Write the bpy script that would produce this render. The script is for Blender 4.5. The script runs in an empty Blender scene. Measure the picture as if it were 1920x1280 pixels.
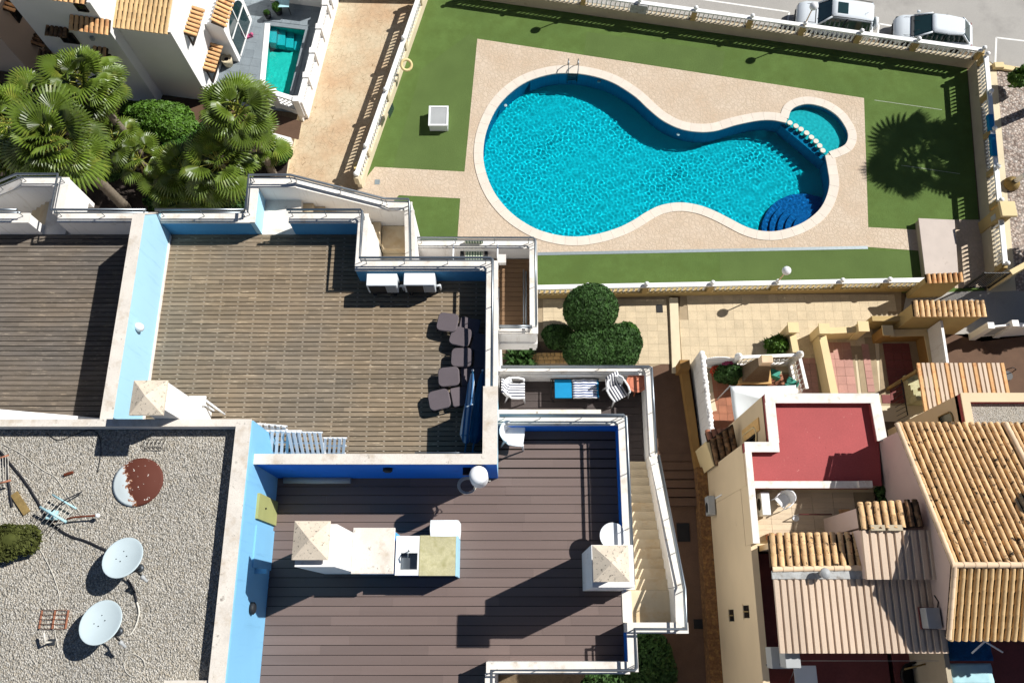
import bpy, bmesh, math, random
from mathutils import Vector, Matrix
random.seed(7)
scene = bpy.context.scene
COL = scene.collection
R = math.radians

# ------------------------------------------------------------------ camera, sky, sun, exposure
CAM_H, CAM_P, CAM_F = 37.5, R(18.5), 1550.0
cd = bpy.data.cameras.new('camera'); cam = bpy.data.objects.new('camera', cd); COL.objects.link(cam)
cam.location = (0, 0, CAM_H); cam.rotation_euler = (CAM_P, 0, 0)
cd.sensor_width = 36; cd.lens = 36 * CAM_F / 1920; cd.clip_start = 0.5; cd.clip_end = 3000
scene.camera = cam
SUN_EL, SUN_AZ = R(44.5), R(65.3)
world = bpy.data.worlds.new('World'); scene.world = world; world.use_nodes = True
wn = world.node_tree; bg = wn.nodes['Background']
sky = wn.nodes.new('ShaderNodeTexSky'); sky.sky_type = 'NISHITA'; sky.sun_disc = False
sky.sun_elevation = SUN_EL; sky.sun_rotation = SUN_AZ; sky.air_density = 0.6; sky.dust_density = 0.2; sky.ozone_density = 2.5
wn.links.new(sky.outputs[0], bg.inputs[0]); bg.inputs[1].default_value = 0.05
sd = bpy.data.lights.new('sun', 'SUN'); sun = bpy.data.objects.new('sun', sd); COL.objects.link(sun)
sd.energy = 5.0; sd.angle = R(0.53); sd.color = (1.0, 0.98, 0.95)
SUN_DIR = Vector((math.sin(SUN_AZ) * math.cos(SUN_EL), math.cos(SUN_AZ) * math.cos(SUN_EL), math.sin(SUN_EL)))
sun.rotation_euler = SUN_DIR.to_track_quat('Z', 'Y').to_euler(); sun.location = SUN_DIR * 60
scene.view_settings.view_transform = 'Standard'; scene.view_settings.look = 'None'
scene.view_settings.exposure = 0.3; scene.view_settings.gamma = 1; scene.view_settings.use_curve_mapping = False
scene.cycles.max_bounces = 7; scene.cycles.diffuse_bounces = 2; scene.cycles.glossy_bounces = 3
scene.cycles.transmission_bounces = 6; scene.cycles.transparent_max_bounces = 12
scene.cycles.sample_clamp_indirect = 4; scene.cycles.use_denoising = True
try: scene.cycles.use_adaptive_sampling = True; scene.cycles.adaptive_threshold = 0.02
except Exception: pass

# ------------------------------------------------------------------ survey: photo point at a known height -> place in metres
def at(px, py, z=0.0):
    u = (px - 960) / CAM_F; v = (640 - py) / CAM_F
    t = (CAM_H - z) / (math.cos(CAM_P) - v * math.sin(CAM_P))
    return Vector((u * t, t * (math.sin(CAM_P) + v * math.cos(CAM_P)), z))
def X(px, py, z): return at(px, py, z).x
def Y(py, z, px=960): return at(px, py, z).y

# ------------------------------------------------------------------ materials
MATS = {}
def lin(c):
    return tuple(((x / 12.92) if x <= 0.04045 else ((x + 0.055) / 1.055) ** 2.4) for x in c)
def rgb(h):
    h = h.lstrip('#'); return lin(tuple(int(h[i:i+2], 16) / 255 for i in (0, 2, 4)))
class NT:
    def __init__(s, m): s.t = m.node_tree; s.n = s.t.nodes; s.l = s.t.links
    def add(s, typ, **kw):
        n = s.n.new(typ)
        for k, v in kw.items():
            if k.startswith('i_'):
                n.inputs[k[2:].replace('_', ' ')].default_value = v
            else: setattr(n, k, v)
        return n
    def link(s, a, b): s.l.new(a, b)
    def noise(s, vec, scale, detail=3, rough=0.55):
        n = s.add('ShaderNodeTexNoise'); n.inputs['Scale'].default_value = scale
        n.inputs['Detail'].default_value = detail; n.inputs['Roughness'].default_value = rough
        s.link(vec, n.inputs['Vector']); return n.outputs['Fac']
    def ramp(s, fac, a, b):
        r = s.add('ShaderNodeMapRange'); r.inputs['From Min'].default_value = a; r.inputs['From Max'].default_value = b
        s.link(fac, r.inputs['Value']); return r.outputs['Result']
    def mix(s, fac, a, b, mode='MIX'):
        m = s.add('ShaderNodeMix', data_type='RGBA', blend_type=mode)
        for sock, v in ((m.inputs[0], fac), (m.inputs[6], a), (m.inputs[7], b)):
            if isinstance(v, (int, float)): sock.default_value = v
            elif isinstance(v, tuple): sock.default_value = (*v[:3], 1)
            else: s.link(v, sock)
        return m.outputs[2]
    def math(s, op, a, b=0.0):
        m = s.add('ShaderNodeMath', operation=op)
        for i, v in ((0, a), (1, b)):
            if isinstance(v, (int, float)): m.inputs[i].default_value = v
            else: s.link(v, m.inputs[i])
        return m.outputs[0]
    def pos(s, scale=None, rotz=0, obj=False):
        if obj: o = s.add('ShaderNodeTexCoord').outputs['Object']
        else: o = s.add('ShaderNodeNewGeometry').outputs['Position']
        if scale or rotz:
            mp = s.add('ShaderNodeMapping'); s.link(o, mp.inputs[0])
            if scale: mp.inputs['Scale'].default_value = scale
            mp.inputs['Rotation'].default_value = (0, 0, rotz); o = mp.outputs[0]
        return o
def new_mat(name):
    m = bpy.data.materials.new(name); m.use_nodes = True; MATS[name] = m
    t = NT(m); b = t.n['Principled BSDF']; return m, t, b
def mat(name, col, rough=0.75, var=0.12, vscale=1.5, stretch=None, rnd=0.0, col2=None, c2=(0.55, 0.7), c2scale=4, c2stretch=None,
        stain=None, st=(0.6, 0.75), stscale=3, bump=0.0, bscale=60, spec=0.3, metal=0.0, fine=0.0, fscale=40, rotz=0, streak=None, sk=(0.52, 0.74)):
    """flat colour broken up by large and fine noise, a second tone, stains, per-piece variation and fine relief"""
    if isinstance(col, str): col = rgb(col)
    if isinstance(col2, str): col2 = rgb(col2)
    if isinstance(stain, str): stain = rgb(stain)
    m, t, b = new_mat(name)
    p = t.pos(stretch, rotz)
    lo = tuple(c * (1 - var) for c in col); hi = tuple(min(1, c * (1 + var)) for c in col)
    c = t.mix(t.ramp(t.noise(p, vscale, 4), 0.3, 0.7), lo, hi)
    if fine:
        g = t.ramp(t.noise(p, fscale, 2), 0.3, 0.7)
        c = t.mix(1.0, c, t.mix(g, (1 - fine,) * 3, (1 + fine,) * 3), 'MULTIPLY')
    if col2: c = t.mix(t.ramp(t.noise(t.pos(c2stretch, rotz) if c2stretch else p, c2scale, 5, 0.65), *c2), c, col2)
    if stain: c = t.mix(t.ramp(t.noise(t.pos(), stscale, 6, 0.7), *st), c, stain)
    if streak: c = t.mix(t.ramp(t.noise(t.pos((5.5, 5.5, 0.45)), 1.6, 5, 0.7), *sk), c, rgb(streak))
    if rnd:
        oi = t.add('ShaderNodeObjectInfo')
        k = t.ramp(oi.outputs['Random'], 0, 1)
        c = t.mix(1.0, c, t.mix(k, (1 - rnd,) * 3, (1 + rnd, 1 + rnd * .95, 1 + rnd * .85)), 'MULTIPLY')
    t.link(c, b.inputs['Base Color'])
    b.inputs['Roughness'].default_value = rough; b.inputs['Metallic'].default_value = metal
    b.inputs['Specular IOR Level'].default_value = spec
    if bump:
        bp = t.add('ShaderNodeBump'); bp.inputs['Strength'].default_value = min(1, bump); bp.inputs['Distance'].default_value = 0.02
        t.link(t.noise(p, bscale, 4), bp.inputs['Height']); t.link(bp.outputs[0], b.inputs['Normal'])
    return m
def M(n): return MATS[n]

mat('white_paint', '#eeebe6', 0.7, 0.05, 0.8, stain='#a79a86', st=(0.62, 0.85), stscale=2.2, streak='#c9c2b6', sk=(0.55, 0.8), bump=0.15, bscale=90)
mat('white_clean', '#efeeea', 0.55, 0.03, 1.2)
mat('coping', '#d9d1c5', 0.8, 0.10, 2.5, col2='#b5a38b', c2=(0.52, 0.8), c2scale=3, stain='#5b544b', st=(0.60, 0.74), stscale=5, fine=0.08, fscale=45)
mat('coping_clean', '#e2dcd2', 0.8, 0.08, 2.5, col2='#c0b19c', c2=(0.53, 0.8), c2scale=3, stain='#847a6c', st=(0.64, 0.8), stscale=6, fine=0.05, fscale=45)
mat('pale_blue', '#a6d0e3', 0.75, 0.04, 0.6, bump=0.12, bscale=80, stain='#8fb4c4', st=(0.62, 0.9), stscale=1.5, streak='#8fbace', sk=(0.55, 0.85))
mat('wall_blue', '#7fb9dd', 0.75, 0.05, 0.6, bump=0.12, bscale=80, streak='#6fa5c8', sk=(0.55, 0.85))
mat('mid_blue', '#4a8fbd', 0.75, 0.05, 0.6, bump=0.12, bscale=80)
mat('bright_blue', '#1673dc', 0.7, 0.05, 0.6, bump=0.12, bscale=80)
mat('sky_blue', '#5fb9ef', 0.7, 0.05, 0.6, bump=0.1, bscale=80)
mat('platform_top', '#c2b5aa', 0.8, 0.06, 1.5, stain='#9b8d80', st=(0.6, 0.85), stscale=3)
mat('stone_cap', '#d6c8b3', 0.85, 0.10, 3, stain='#3d372f', st=(0.57, 0.67), stscale=16, fine=0.08, fscale=60)
mat('stair_stone', '#dcc9a8', 0.7, 0.08, 2.2, col2='#c59f68', c2=(0.5, 0.8), c2scale=1.3, rnd=0.06)
mat('steel', '#8d9499', 0.35, 0.05, 3, spec=0.5, metal=0.85)
mat('steel_dark', '#4a4f54', 0.45, 0.08, 3, metal=0.6)
mat('asphalt', '#a6a29b', 0.9, 0.07, 0.35, col2='#94908a', c2=(0.5, 0.75), c2scale=0.7, fine=0.10, fscale=22, bump=0.3, bscale=60, stain='#6f6b66', st=(0.66, 0.8), stscale=0.9)
mat('road_paint', '#e4e2dc', 0.7, 0.05, 3, stain='#a09c94', st=(0.6, 0.8), stscale=5)
mat('turf', '#5b713b', 0.95, 0.14, 0.4, col2='#556834', c2=(0.4, 0.7), c2scale=1.4, fine=0.16, fscale=30, bump=0.8, bscale=45, spec=0.1)
mat('turf_dark', '#596c3b', 0.95, 0.08, 0.6, fine=0.16, fscale=30, bump=0.8, bscale=45, spec=0.1)
mat('pool_coping', '#d8cdbe', 0.75, 0.05, 2, rnd=0.03, fine=0.05, fscale=30)
mat('drain', '#8d979a', 0.5, 0.1, 8, metal=0.3)
mat('plinth_cream', '#d6c7a8', 0.85, 0.07, 1.2, stain='#9b8a6c', st=(0.66, 0.85), stscale=2)
mat('plinth_grey', '#b5a88f', 0.88, 0.08, 1.2, stain='#7a6d58', st=(0.6, 0.85), stscale=2)
mat('ochre', '#b39a68', 0.85, 0.08, 1.0, stain='#8a6d3a', st=(0.66, 0.9), stscale=2.5, bump=0.15, bscale=70)
mat('ochre_light', '#dcc697', 0.85, 0.06, 0.6, stain='#b49a6a', st=(0.66, 0.9), stscale=1.8, bump=0.15, bscale=70)
mat('ochre_orange', '#94703f', 0.85, 0.10, 1.2, stain='#7c5a2a', st=(0.58, 0.85), stscale=2.5, bump=0.2, bscale=50)
mat('tan_wall', '#d9c3a0', 0.85, 0.05, 0.5, stain='#b39b78', st=(0.66, 0.9), stscale=1.5, bump=0.15, bscale=70)
mat('pink_grey_wall', '#c9b3a8', 0.85, 0.06, 0.6, stain='#a08a80', st=(0.6, 0.9), stscale=1.5, bump=0.15, bscale=70)
mat('house_white', '#f0eeea', 0.8, 0.04, 0.5, bump=0.2, bscale=60)
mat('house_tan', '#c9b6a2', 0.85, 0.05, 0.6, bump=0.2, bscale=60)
mat('red_roof', '#a54e4d', 0.75, 0.08, 0.6, col2='#c08078', c2=(0.66, 0.74), c2scale=6, stain='#5e1f24', st=(0.675, 0.70), stscale=8, fine=0.08, fscale=18)
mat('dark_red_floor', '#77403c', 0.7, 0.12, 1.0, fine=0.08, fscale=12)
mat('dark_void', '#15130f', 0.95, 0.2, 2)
mat('soil', '#3a322d', 0.95, 0.25, 2.0, fine=0.4, fscale=26, bump=0.9, bscale=30, col2='#5a4c43', c2=(0.58, 0.8), c2scale=6)
mat('earth', '#6f5e49', 0.95, 0.15, 1.2, fine=0.2, fscale=20, bump=0.5, bscale=25)
mat('brown_board', '#70605a', 0.65, 0.06, 1.2, stretch=(0.25, 4, 1), rnd=0.09, fine=0.05, fscale=60)
mat('brown_board_dark', '#4c4340', 0.65, 0.05, 1.2, stretch=(0.25, 4, 1), rnd=0.06, fine=0.05, fscale=60)
mat('teak_board', '#7d6247', 0.7, 0.10, 1.0, stretch=(0.3, 5, 1), rnd=0.12, fine=0.08, fscale=50)
mat('joist', '#c4bbac', 0.8, 0.15, 6)
mat('terracotta', '#9c6850', 0.85, 0.10, 2, rnd=0.1)
mat('clay_tile', '#d4af82', 0.88, 0.12, 1.8, rnd=0.14, col2='#c09862', c2=(0.5, 0.75), c2scale=5, stain='#2e261d', st=(0.555, 0.63), stscale=4.5, fine=0.07, fscale=30)
mat('clay_tile_clean', '#cfae7e', 0.85, 0.10, 2, rnd=0.10, col2='#bd9560', c2=(0.5, 0.8), c2scale=5, fine=0.06, fscale=30, stain='#5a4630', st=(0.72, 0.8), stscale=4)
mat('clay_tile_pale', '#d9ab78', 0.85, 0.10, 2, rnd=0.18, col2='#b9774a', c2=(0.5, 0.75), c2scale=4, fine=0.06, fscale=30)
mat('clay_tile_dark', '#8a6a4c', 0.9, 0.2, 2, rnd=0.2, col2='#2f261e', c2=(0.42, 0.62), c2scale=3, fine=0.1, fscale=30)
mat('ridge_tile', '#dfc3a2', 0.85, 0.08, 2, rnd=0.1, stain='#8a735a', st=(0.66, 0.8), stscale=5)
mat('roof_base_shade', '#3b2c1d', 0.9, 0.2, 2)  # dark bed: shadow in the channels between tiles put into the colour
mat('corrugated', '#c9b49e', 0.7, 0.06, 0.7, rnd=0.07, fine=0.05, fscale=25, stain='#8d7462', st=(0.68, 0.85), stscale=2)
mat('flashing', '#a5a6a3', 0.7, 0.2, 4, col2='#7d7468', c2=(0.5, 0.7), c2scale=6)
mat('plastic_white', '#eceded', 0.4, 0.03, 2, spec=0.5)
mat('appliance_white', '#dfe3e4', 0.45, 0.04, 2, spec=0.5)
mat('appliance_grey', '#a7a9a8', 0.55, 0.06, 2)
mat('grille_dark', '#2a2c2e', 0.6, 0.1, 4)
mat('grey_cushion', '#665d60', 0.9, 0.06, 3, fine=0.08, fscale=90, bump=0.2, bscale=120)
mat('black_metal', '#1c1b1b', 0.5, 0.1, 3)
mat('dish_white', '#bccacd', 0.45, 0.03, 2, stain='#9aa6a8', st=(0.7, 0.9), stscale=4)
mat('rust', '#5c2c1a', 0.9, 0.25, 6, fine=0.2, fscale=30)
mat('wire', '#26262a', 0.6, 0.1, 3)
mat('wire_pale', '#c9c4b8', 0.6, 0.1, 3)
mat('window_wood', '#2e2620', 0.6, 0.1, 3)
mat('old_wood', '#8a7448', 0.85, 0.2, 3, fine=0.15, fscale=30)
mat('blue_fabric', '#235f80', 0.9, 0.1, 3, fine=0.08, fscale=60)
mat('blue_pole', '#3d7fa6', 0.4, 0.05, 3)
mat('teal_cloth', '#0d84b4', 0.8, 0.06, 3, fine=0.06, fscale=60)
mat('glass_dark', '#10181a', 0.08, 0.1, 2, spec=0.6)
mat('glass_teal', '#23393b', 0.06, 0.1, 2, spec=0.7)
mat('car_white', '#dbe1e4', 0.18, 0.01, 1, spec=0.6)
mat('tyre', '#161616', 0.85, 0.1, 5)
mat('rim', '#8d9093', 0.3, 0.05, 3, metal=0.8)
mat('tail_red', '#8d1412', 0.3, 0.1, 3, spec=0.6)
mat('dark_plastic', '#25272a', 0.6, 0.1, 3)
mat('stone_block', '#cfa86f', 0.9, 0.12, 3, rnd=0.2, bump=0.4, bscale=20, fine=0.1, fscale=25)
mat('patio_slate', '#7f888d', 0.75, 0.08, 2, rnd=0.09, fine=0.06, fscale=20)
mat('pink_paver', '#b58a7e', 0.85, 0.08, 2, rnd=0.08, fine=0.08, fscale=30)
mat('beige_paver', '#c8b697', 0.88, 0.08, 2, rnd=0.06, fine=0.10, fscale=26, stain='#a48c68', st=(0.66, 0.8), stscale=3)
mat('brown_paver', '#614a3a', 0.88, 0.1, 2, rnd=0.08, fine=0.1, fscale=30)
mat('rubble', '#6b4c30', 0.95, 0.2, 3, fine=0.3, fscale=9, bump=1.0, bscale=9, col2='#96703f', c2=(0.5, 0.7), c2scale=5)
mat('grout', '#a08e73', 0.95, 0.1, 3)
mat('wood_tile', '#cdb99d', 0.7, 0.06, 1.5, stretch=(1, 5, 1), rnd=0.09, col2='#a98f72', c2=(0.55, 0.8), c2scale=3, fine=0.05, fscale=40)
mat('canopy_cloth', '#e7ecec', 0.8, 0.02, 2)
mat('awning_blue', '#0d4f7c', 0.9, 0.2, 6, fine=0.25, fscale=30)
mat('awning_pale', '#a9d0d6', 0.8, 0.05, 2)
mat('bin_cream', '#d9c48e', 0.6, 0.05, 2)
mat('leaf_dark', '#355322', 0.7, 0.5, 5, rnd=0.1, spec=0.35)
mat('leaf_mid', '#3a5e1c', 0.65, 0.35, 3, rnd=0.1, spec=0.35)
mat('leaf_bright', '#4a6c1c', 0.6, 0.35, 3, rnd=0.1, spec=0.4)
mat('leaf_olive', '#4a4f20', 0.8, 0.25, 3, rnd=0.1)
mat('palm_leaf', '#566a20', 0.42, 0.25, 1.3, rnd=0.35, spec=0.5, col2='#7c7f33', c2=(0.54, 0.74), c2scale=1.1)
mat('palm_stalk', '#a8a94a', 0.6, 0.15, 3, rnd=0.1)
mat('palm_trunk', '#7d7263', 0.95, 0.15, 4, fine=0.25, fscale=20, bump=0.6, bscale=18, stretch=(1, 1, 3))
mat('dead_leaf', '#7d6a45', 0.9, 0.2, 3, rnd=0.2)
mat('flower_red', '#c0492f', 0.7, 0.1, 3)
mat('flower_pink', '#b5567a', 0.7, 0.1, 3)
mat('bright_plastic_blue', '#1a6fc0', 0.4, 0.05, 3)
mat('orange_plastic', '#c4775a', 0.6, 0.08, 3)
mat('green_cloth', '#3d8f7c', 0.7, 0.1, 2)
mat('worktop_moss', '#bab48e', 0.85, 0.1, 2, col2='#8f8a55', c2=(0.5, 0.8), c2scale=5, fine=0.12, fscale=40, stain='#6b5636', st=(0.7, 0.82), stscale=5)
mat('olive_panel', '#a3a56b', 0.7, 0.06, 2)

def gravel_mat(name, cols, scale, dark=0.35):
    m, t, b = new_mat(name)
    p = t.pos()
    v = t.add('ShaderNodeTexVoronoi'); v.inputs['Scale'].default_value = scale; t.link(p, v.inputs['Vector'])
    sep = t.add('ShaderNodeSeparateColor'); t.link(v.outputs['Color'], sep.inputs[0])
    cr = t.add('ShaderNodeValToRGB'); t.link(sep.outputs[0], cr.inputs[0])
    e = cr.color_ramp.elements
    while len(e) < len(cols): e.new(0.5)
    for i, c in enumerate(cols):
        e[i].position = i / (len(cols) - 1); e[i].color = (*rgb(c), 1)
    edge = t.ramp(v.outputs['Distance'], 0.25, 0.62)
    c = t.mix(edge, cr.outputs[0], t.mix(1.0, cr.outputs[0], (dark,) * 3, 'MULTIPLY'))
    c = t.mix(1.0, c, t.mix(t.ramp(t.noise(p, 0.7, 4), 0.3, 0.7), (0.86,) * 3, (1.08, 1.06, 1.03)), 'MULTIPLY')
    t.link(c, b.inputs['Base Color']); b.inputs['Roughness'].default_value = 0.95; b.inputs['Specular IOR Level'].default_value = 0.15
    bp = t.add('ShaderNodeBump'); bp.inputs['Strength'].default_value = 1; bp.inputs['Distance'].default_value = 0.03; bp.invert = True
    t.link(v.outputs['Distance'], bp.inputs['Height']); t.link(bp.outputs[0], b.inputs['Normal'])
    return m
gravel_mat('roof_gravel', ['#a5a094', '#d2cdc2', '#b5ad9f', '#dcd8cf', '#beb4a2', '#929089'], 30, 0.62)
gravel_mat('bed_gravel', ['#b3a093', '#d6c8bb', '#9c887c', '#e0d6cc'], 9, 0.5)

def stamped(name, c1, c2, line, scale, lw=0.03):
    """stamped concrete: irregular cell joints pressed into a mottled slab"""
    m, t, b = new_mat(name)
    p = t.pos(); n = t.add('ShaderNodeTexNoise'); n.inputs['Scale'].default_value = 1.6; t.link(p, n.inputs['Vector'])
    vm = t.add('ShaderNodeVectorMath', operation='MULTIPLY_ADD'); t.link(n.outputs['Color'], vm.inputs[0]); vm.inputs[1].default_value = (.35, .35, 0); t.link(p, vm.inputs[2])
    v = t.add('ShaderNodeTexVoronoi', feature='DISTANCE_TO_EDGE'); v.inputs['Scale'].default_value = scale; t.link(vm.outputs[0], v.inputs['Vector'])
    j = t.ramp(v.outputs['Distance'], 0.0, lw)
    c = t.mix(t.ramp(t.noise(p, 0.55, 5, 0.6), 0.35, 0.68), rgb(c1), rgb(c2))
    c = t.mix(1.0, c, t.mix(t.ramp(t.noise(p, 6, 4), 0.3, 0.7), (0.9,) * 3, (1.08,) * 3), 'MULTIPLY')
    keep = t.ramp(t.noise(p, 0.9, 3), 0.35, 0.6)
    c = t.mix(t.math('MULTIPLY', t.math('SUBTRACT', 1.0, j), t.math('MULTIPLY_ADD', keep, 0.75)), c, rgb(line))
    t.link(c, b.inputs['Base Color']); b.inputs['Roughness'].default_value = 0.85; b.inputs['Specular IOR Level'].default_value = 0.25
    bp = t.add('ShaderNodeBump'); bp.inputs['Strength'].default_value = 0.4; bp.inputs['Distance'].default_value = 0.02
    t.link(j, bp.inputs['Height']); t.link(bp.outputs[0], b.inputs['Normal']); return m
stamped('driveway_stone', '#c6b699', '#bd9f7e', '#8a7454', 3.7, 0.022)
stamped('pool_deck_stone', '#cbbaa5', '#c1ab92', '#bcaa93', 5.0, 0.14)

def wood_mat(name, base, pale, dark):
    """sun-bleached timber: fibre along the board, pale worn flecks, tone differs from board to board"""
    m, t, b = new_mat(name)
    p = t.pos((1, 9, 1)); oi = t.add('ShaderNodeObjectInfo').outputs['Random']
    off = t.add('ShaderNodeVectorMath', operation='ADD'); t.link(p, off.inputs[0])
    cx = t.add('ShaderNodeCombineXYZ'); t.link(t.math('MULTIPLY', oi, 37.0), cx.inputs[0]); t.link(cx.outputs[0], off.inputs[1])
    q = off.outputs[0]
    c = t.mix(t.ramp(t.noise(q, 1.1, 5, 0.65), 0.3, 0.7), rgb(dark), rgb(base))
    c = t.mix(t.ramp(t.noise(q, 2.9, 6, 0.75), 0.57, 0.68), c, rgb(pale))
    c = t.mix(t.ramp(t.noise(t.pos(), 0.45, 5), 0.40, 0.62), c, t.mix(1.0, c, (1.12, 1.04, 0.93), 'MULTIPLY'))
    c = t.mix(1.0, c, t.mix(t.ramp(oi, 0, 1), (0.84,) * 3, (1.14, 1.12, 1.09)), 'MULTIPLY')
    t.link(c, b.inputs['Base Color']); b.inputs['Roughness'].default_value = 0.85; b.inputs['Specular IOR Level'].default_value = 0.2
    bp = t.add('ShaderNodeBump'); bp.inputs['Strength'].default_value = 0.3; bp.inputs['Distance'].default_value = 0.01
    t.link(t.noise(q, 4, 4), bp.inputs['Height']); t.link(bp.outputs[0], b.inputs['Normal']); return m
wood_mat('weathered_wood', '#8b7f6f', '#bbad98', '#766c5d')
wood_mat('weathered_wood_grey', '#777069', '#a59a8b', '#5f5952')

def stripes(name, a, b_, axis, scale, duty=0.5):
    """woven stripes printed in the cloth, in the object's own space"""
    m, t, b = new_mat(name)
    tc = t.add('ShaderNodeTexCoord'); s = t.add('ShaderNodeSeparateXYZ'); t.link(tc.outputs['Object'], s.inputs[0])
    fr = t.math('FRACT', t.math('MULTIPLY', s.outputs[axis], scale))
    c = t.mix(t.math('GREATER_THAN', fr, duty), rgb(a), rgb(b_))
    t.link(c, b.inputs['Base Color']); b.inputs['Roughness'].default_value = 0.9; return m
stripes('stripe_chair', '#f0efec', '#3b3f52', 1, 13, 0.52)
stripes('stripe_lounger', '#f2f2f0', '#27467e', 1, 14, 0.5)
stripes('stripe_bench', '#c9cfb6', '#4e6a52', 0, 13, 0.55)
stripes('stripe_wrap', '#dfe6ea', '#3f6f9c', 0, 9, 0.45)

def mosaic(name, c1, c2, tile=18):
    m, t, b = new_mat(name); p = t.pos()
    v = t.add('ShaderNodeTexBrick'); v.offset = 0; v.inputs['Scale'].default_value = tile
    v.inputs['Color1'].default_value = (*rgb(c1), 1); v.inputs['Color2'].default_value = (*rgb(c2), 1)
    v.inputs['Mortar'].default_value = (*[x * .8 for x in rgb(c2)], 1); v.inputs['Mortar Size'].default_value = 0.03
    v.inputs['Brick Width'].default_value = 1; v.inputs['Row Height'].default_value = 1
    t.link(p, v.inputs['Vector'])
    c = t.mix(t.ramp(t.noise(p, 0.25, 3), 0.3, 0.7), v.outputs[0], t.mix(1.0, v.outputs[0], (0.85, 0.97, 0.95), 'MULTIPLY'))
    t.link(c, b.inputs['Base Color']); b.inputs['Roughness'].default_value = 0.6; b.inputs['Specular IOR Level'].default_value = 0.03; return m
mosaic('pool_mosaic', '#09cadc', '#08c2d6'); mosaic('pool_wall_shade_mosaic', '#0b8ab6', '#0a80ae'); mosaic('pool_step_mosaic', '#0a70b8', '#0860a8'); mosaic('kids_mosaic', '#30d0d8', '#28c8d2')  # deeper blue wall tiles: shade on the pool walls put into their colour
mosaic('small_pool_mosaic', '#38e4d6', '#30dccf')

def speckle_plate():
    m, t, b = new_mat('rusty_plate'); p = t.pos(obj=True)
    s = t.add('ShaderNodeSeparateXYZ'); t.link(p, s.inputs[0])
    f = t.math('ADD', t.math('MULTIPLY', t.math('ADD', s.outputs[0], 0.17), 1.6), t.math('MULTIPLY', t.math('SUBTRACT', t.noise(p, 9, 6, .7), 0.5), 1.1))
    c = t.mix(t.ramp(f, -0.07, -0.03), rgb('#d5dfdf'), rgb('#b5794f'))
    c = t.mix(t.ramp(f, -0.02, 0.02), c, rgb('#5a2b1c'))
    c = t.mix(t.ramp(t.noise(p, 13, 2), 0.68, 0.70), c, rgb('#d8cfc4'))
    t.link(c, b.inputs['Base Color']); b.inputs['Roughness'].default_value = 0.8
speckle_plate()

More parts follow.
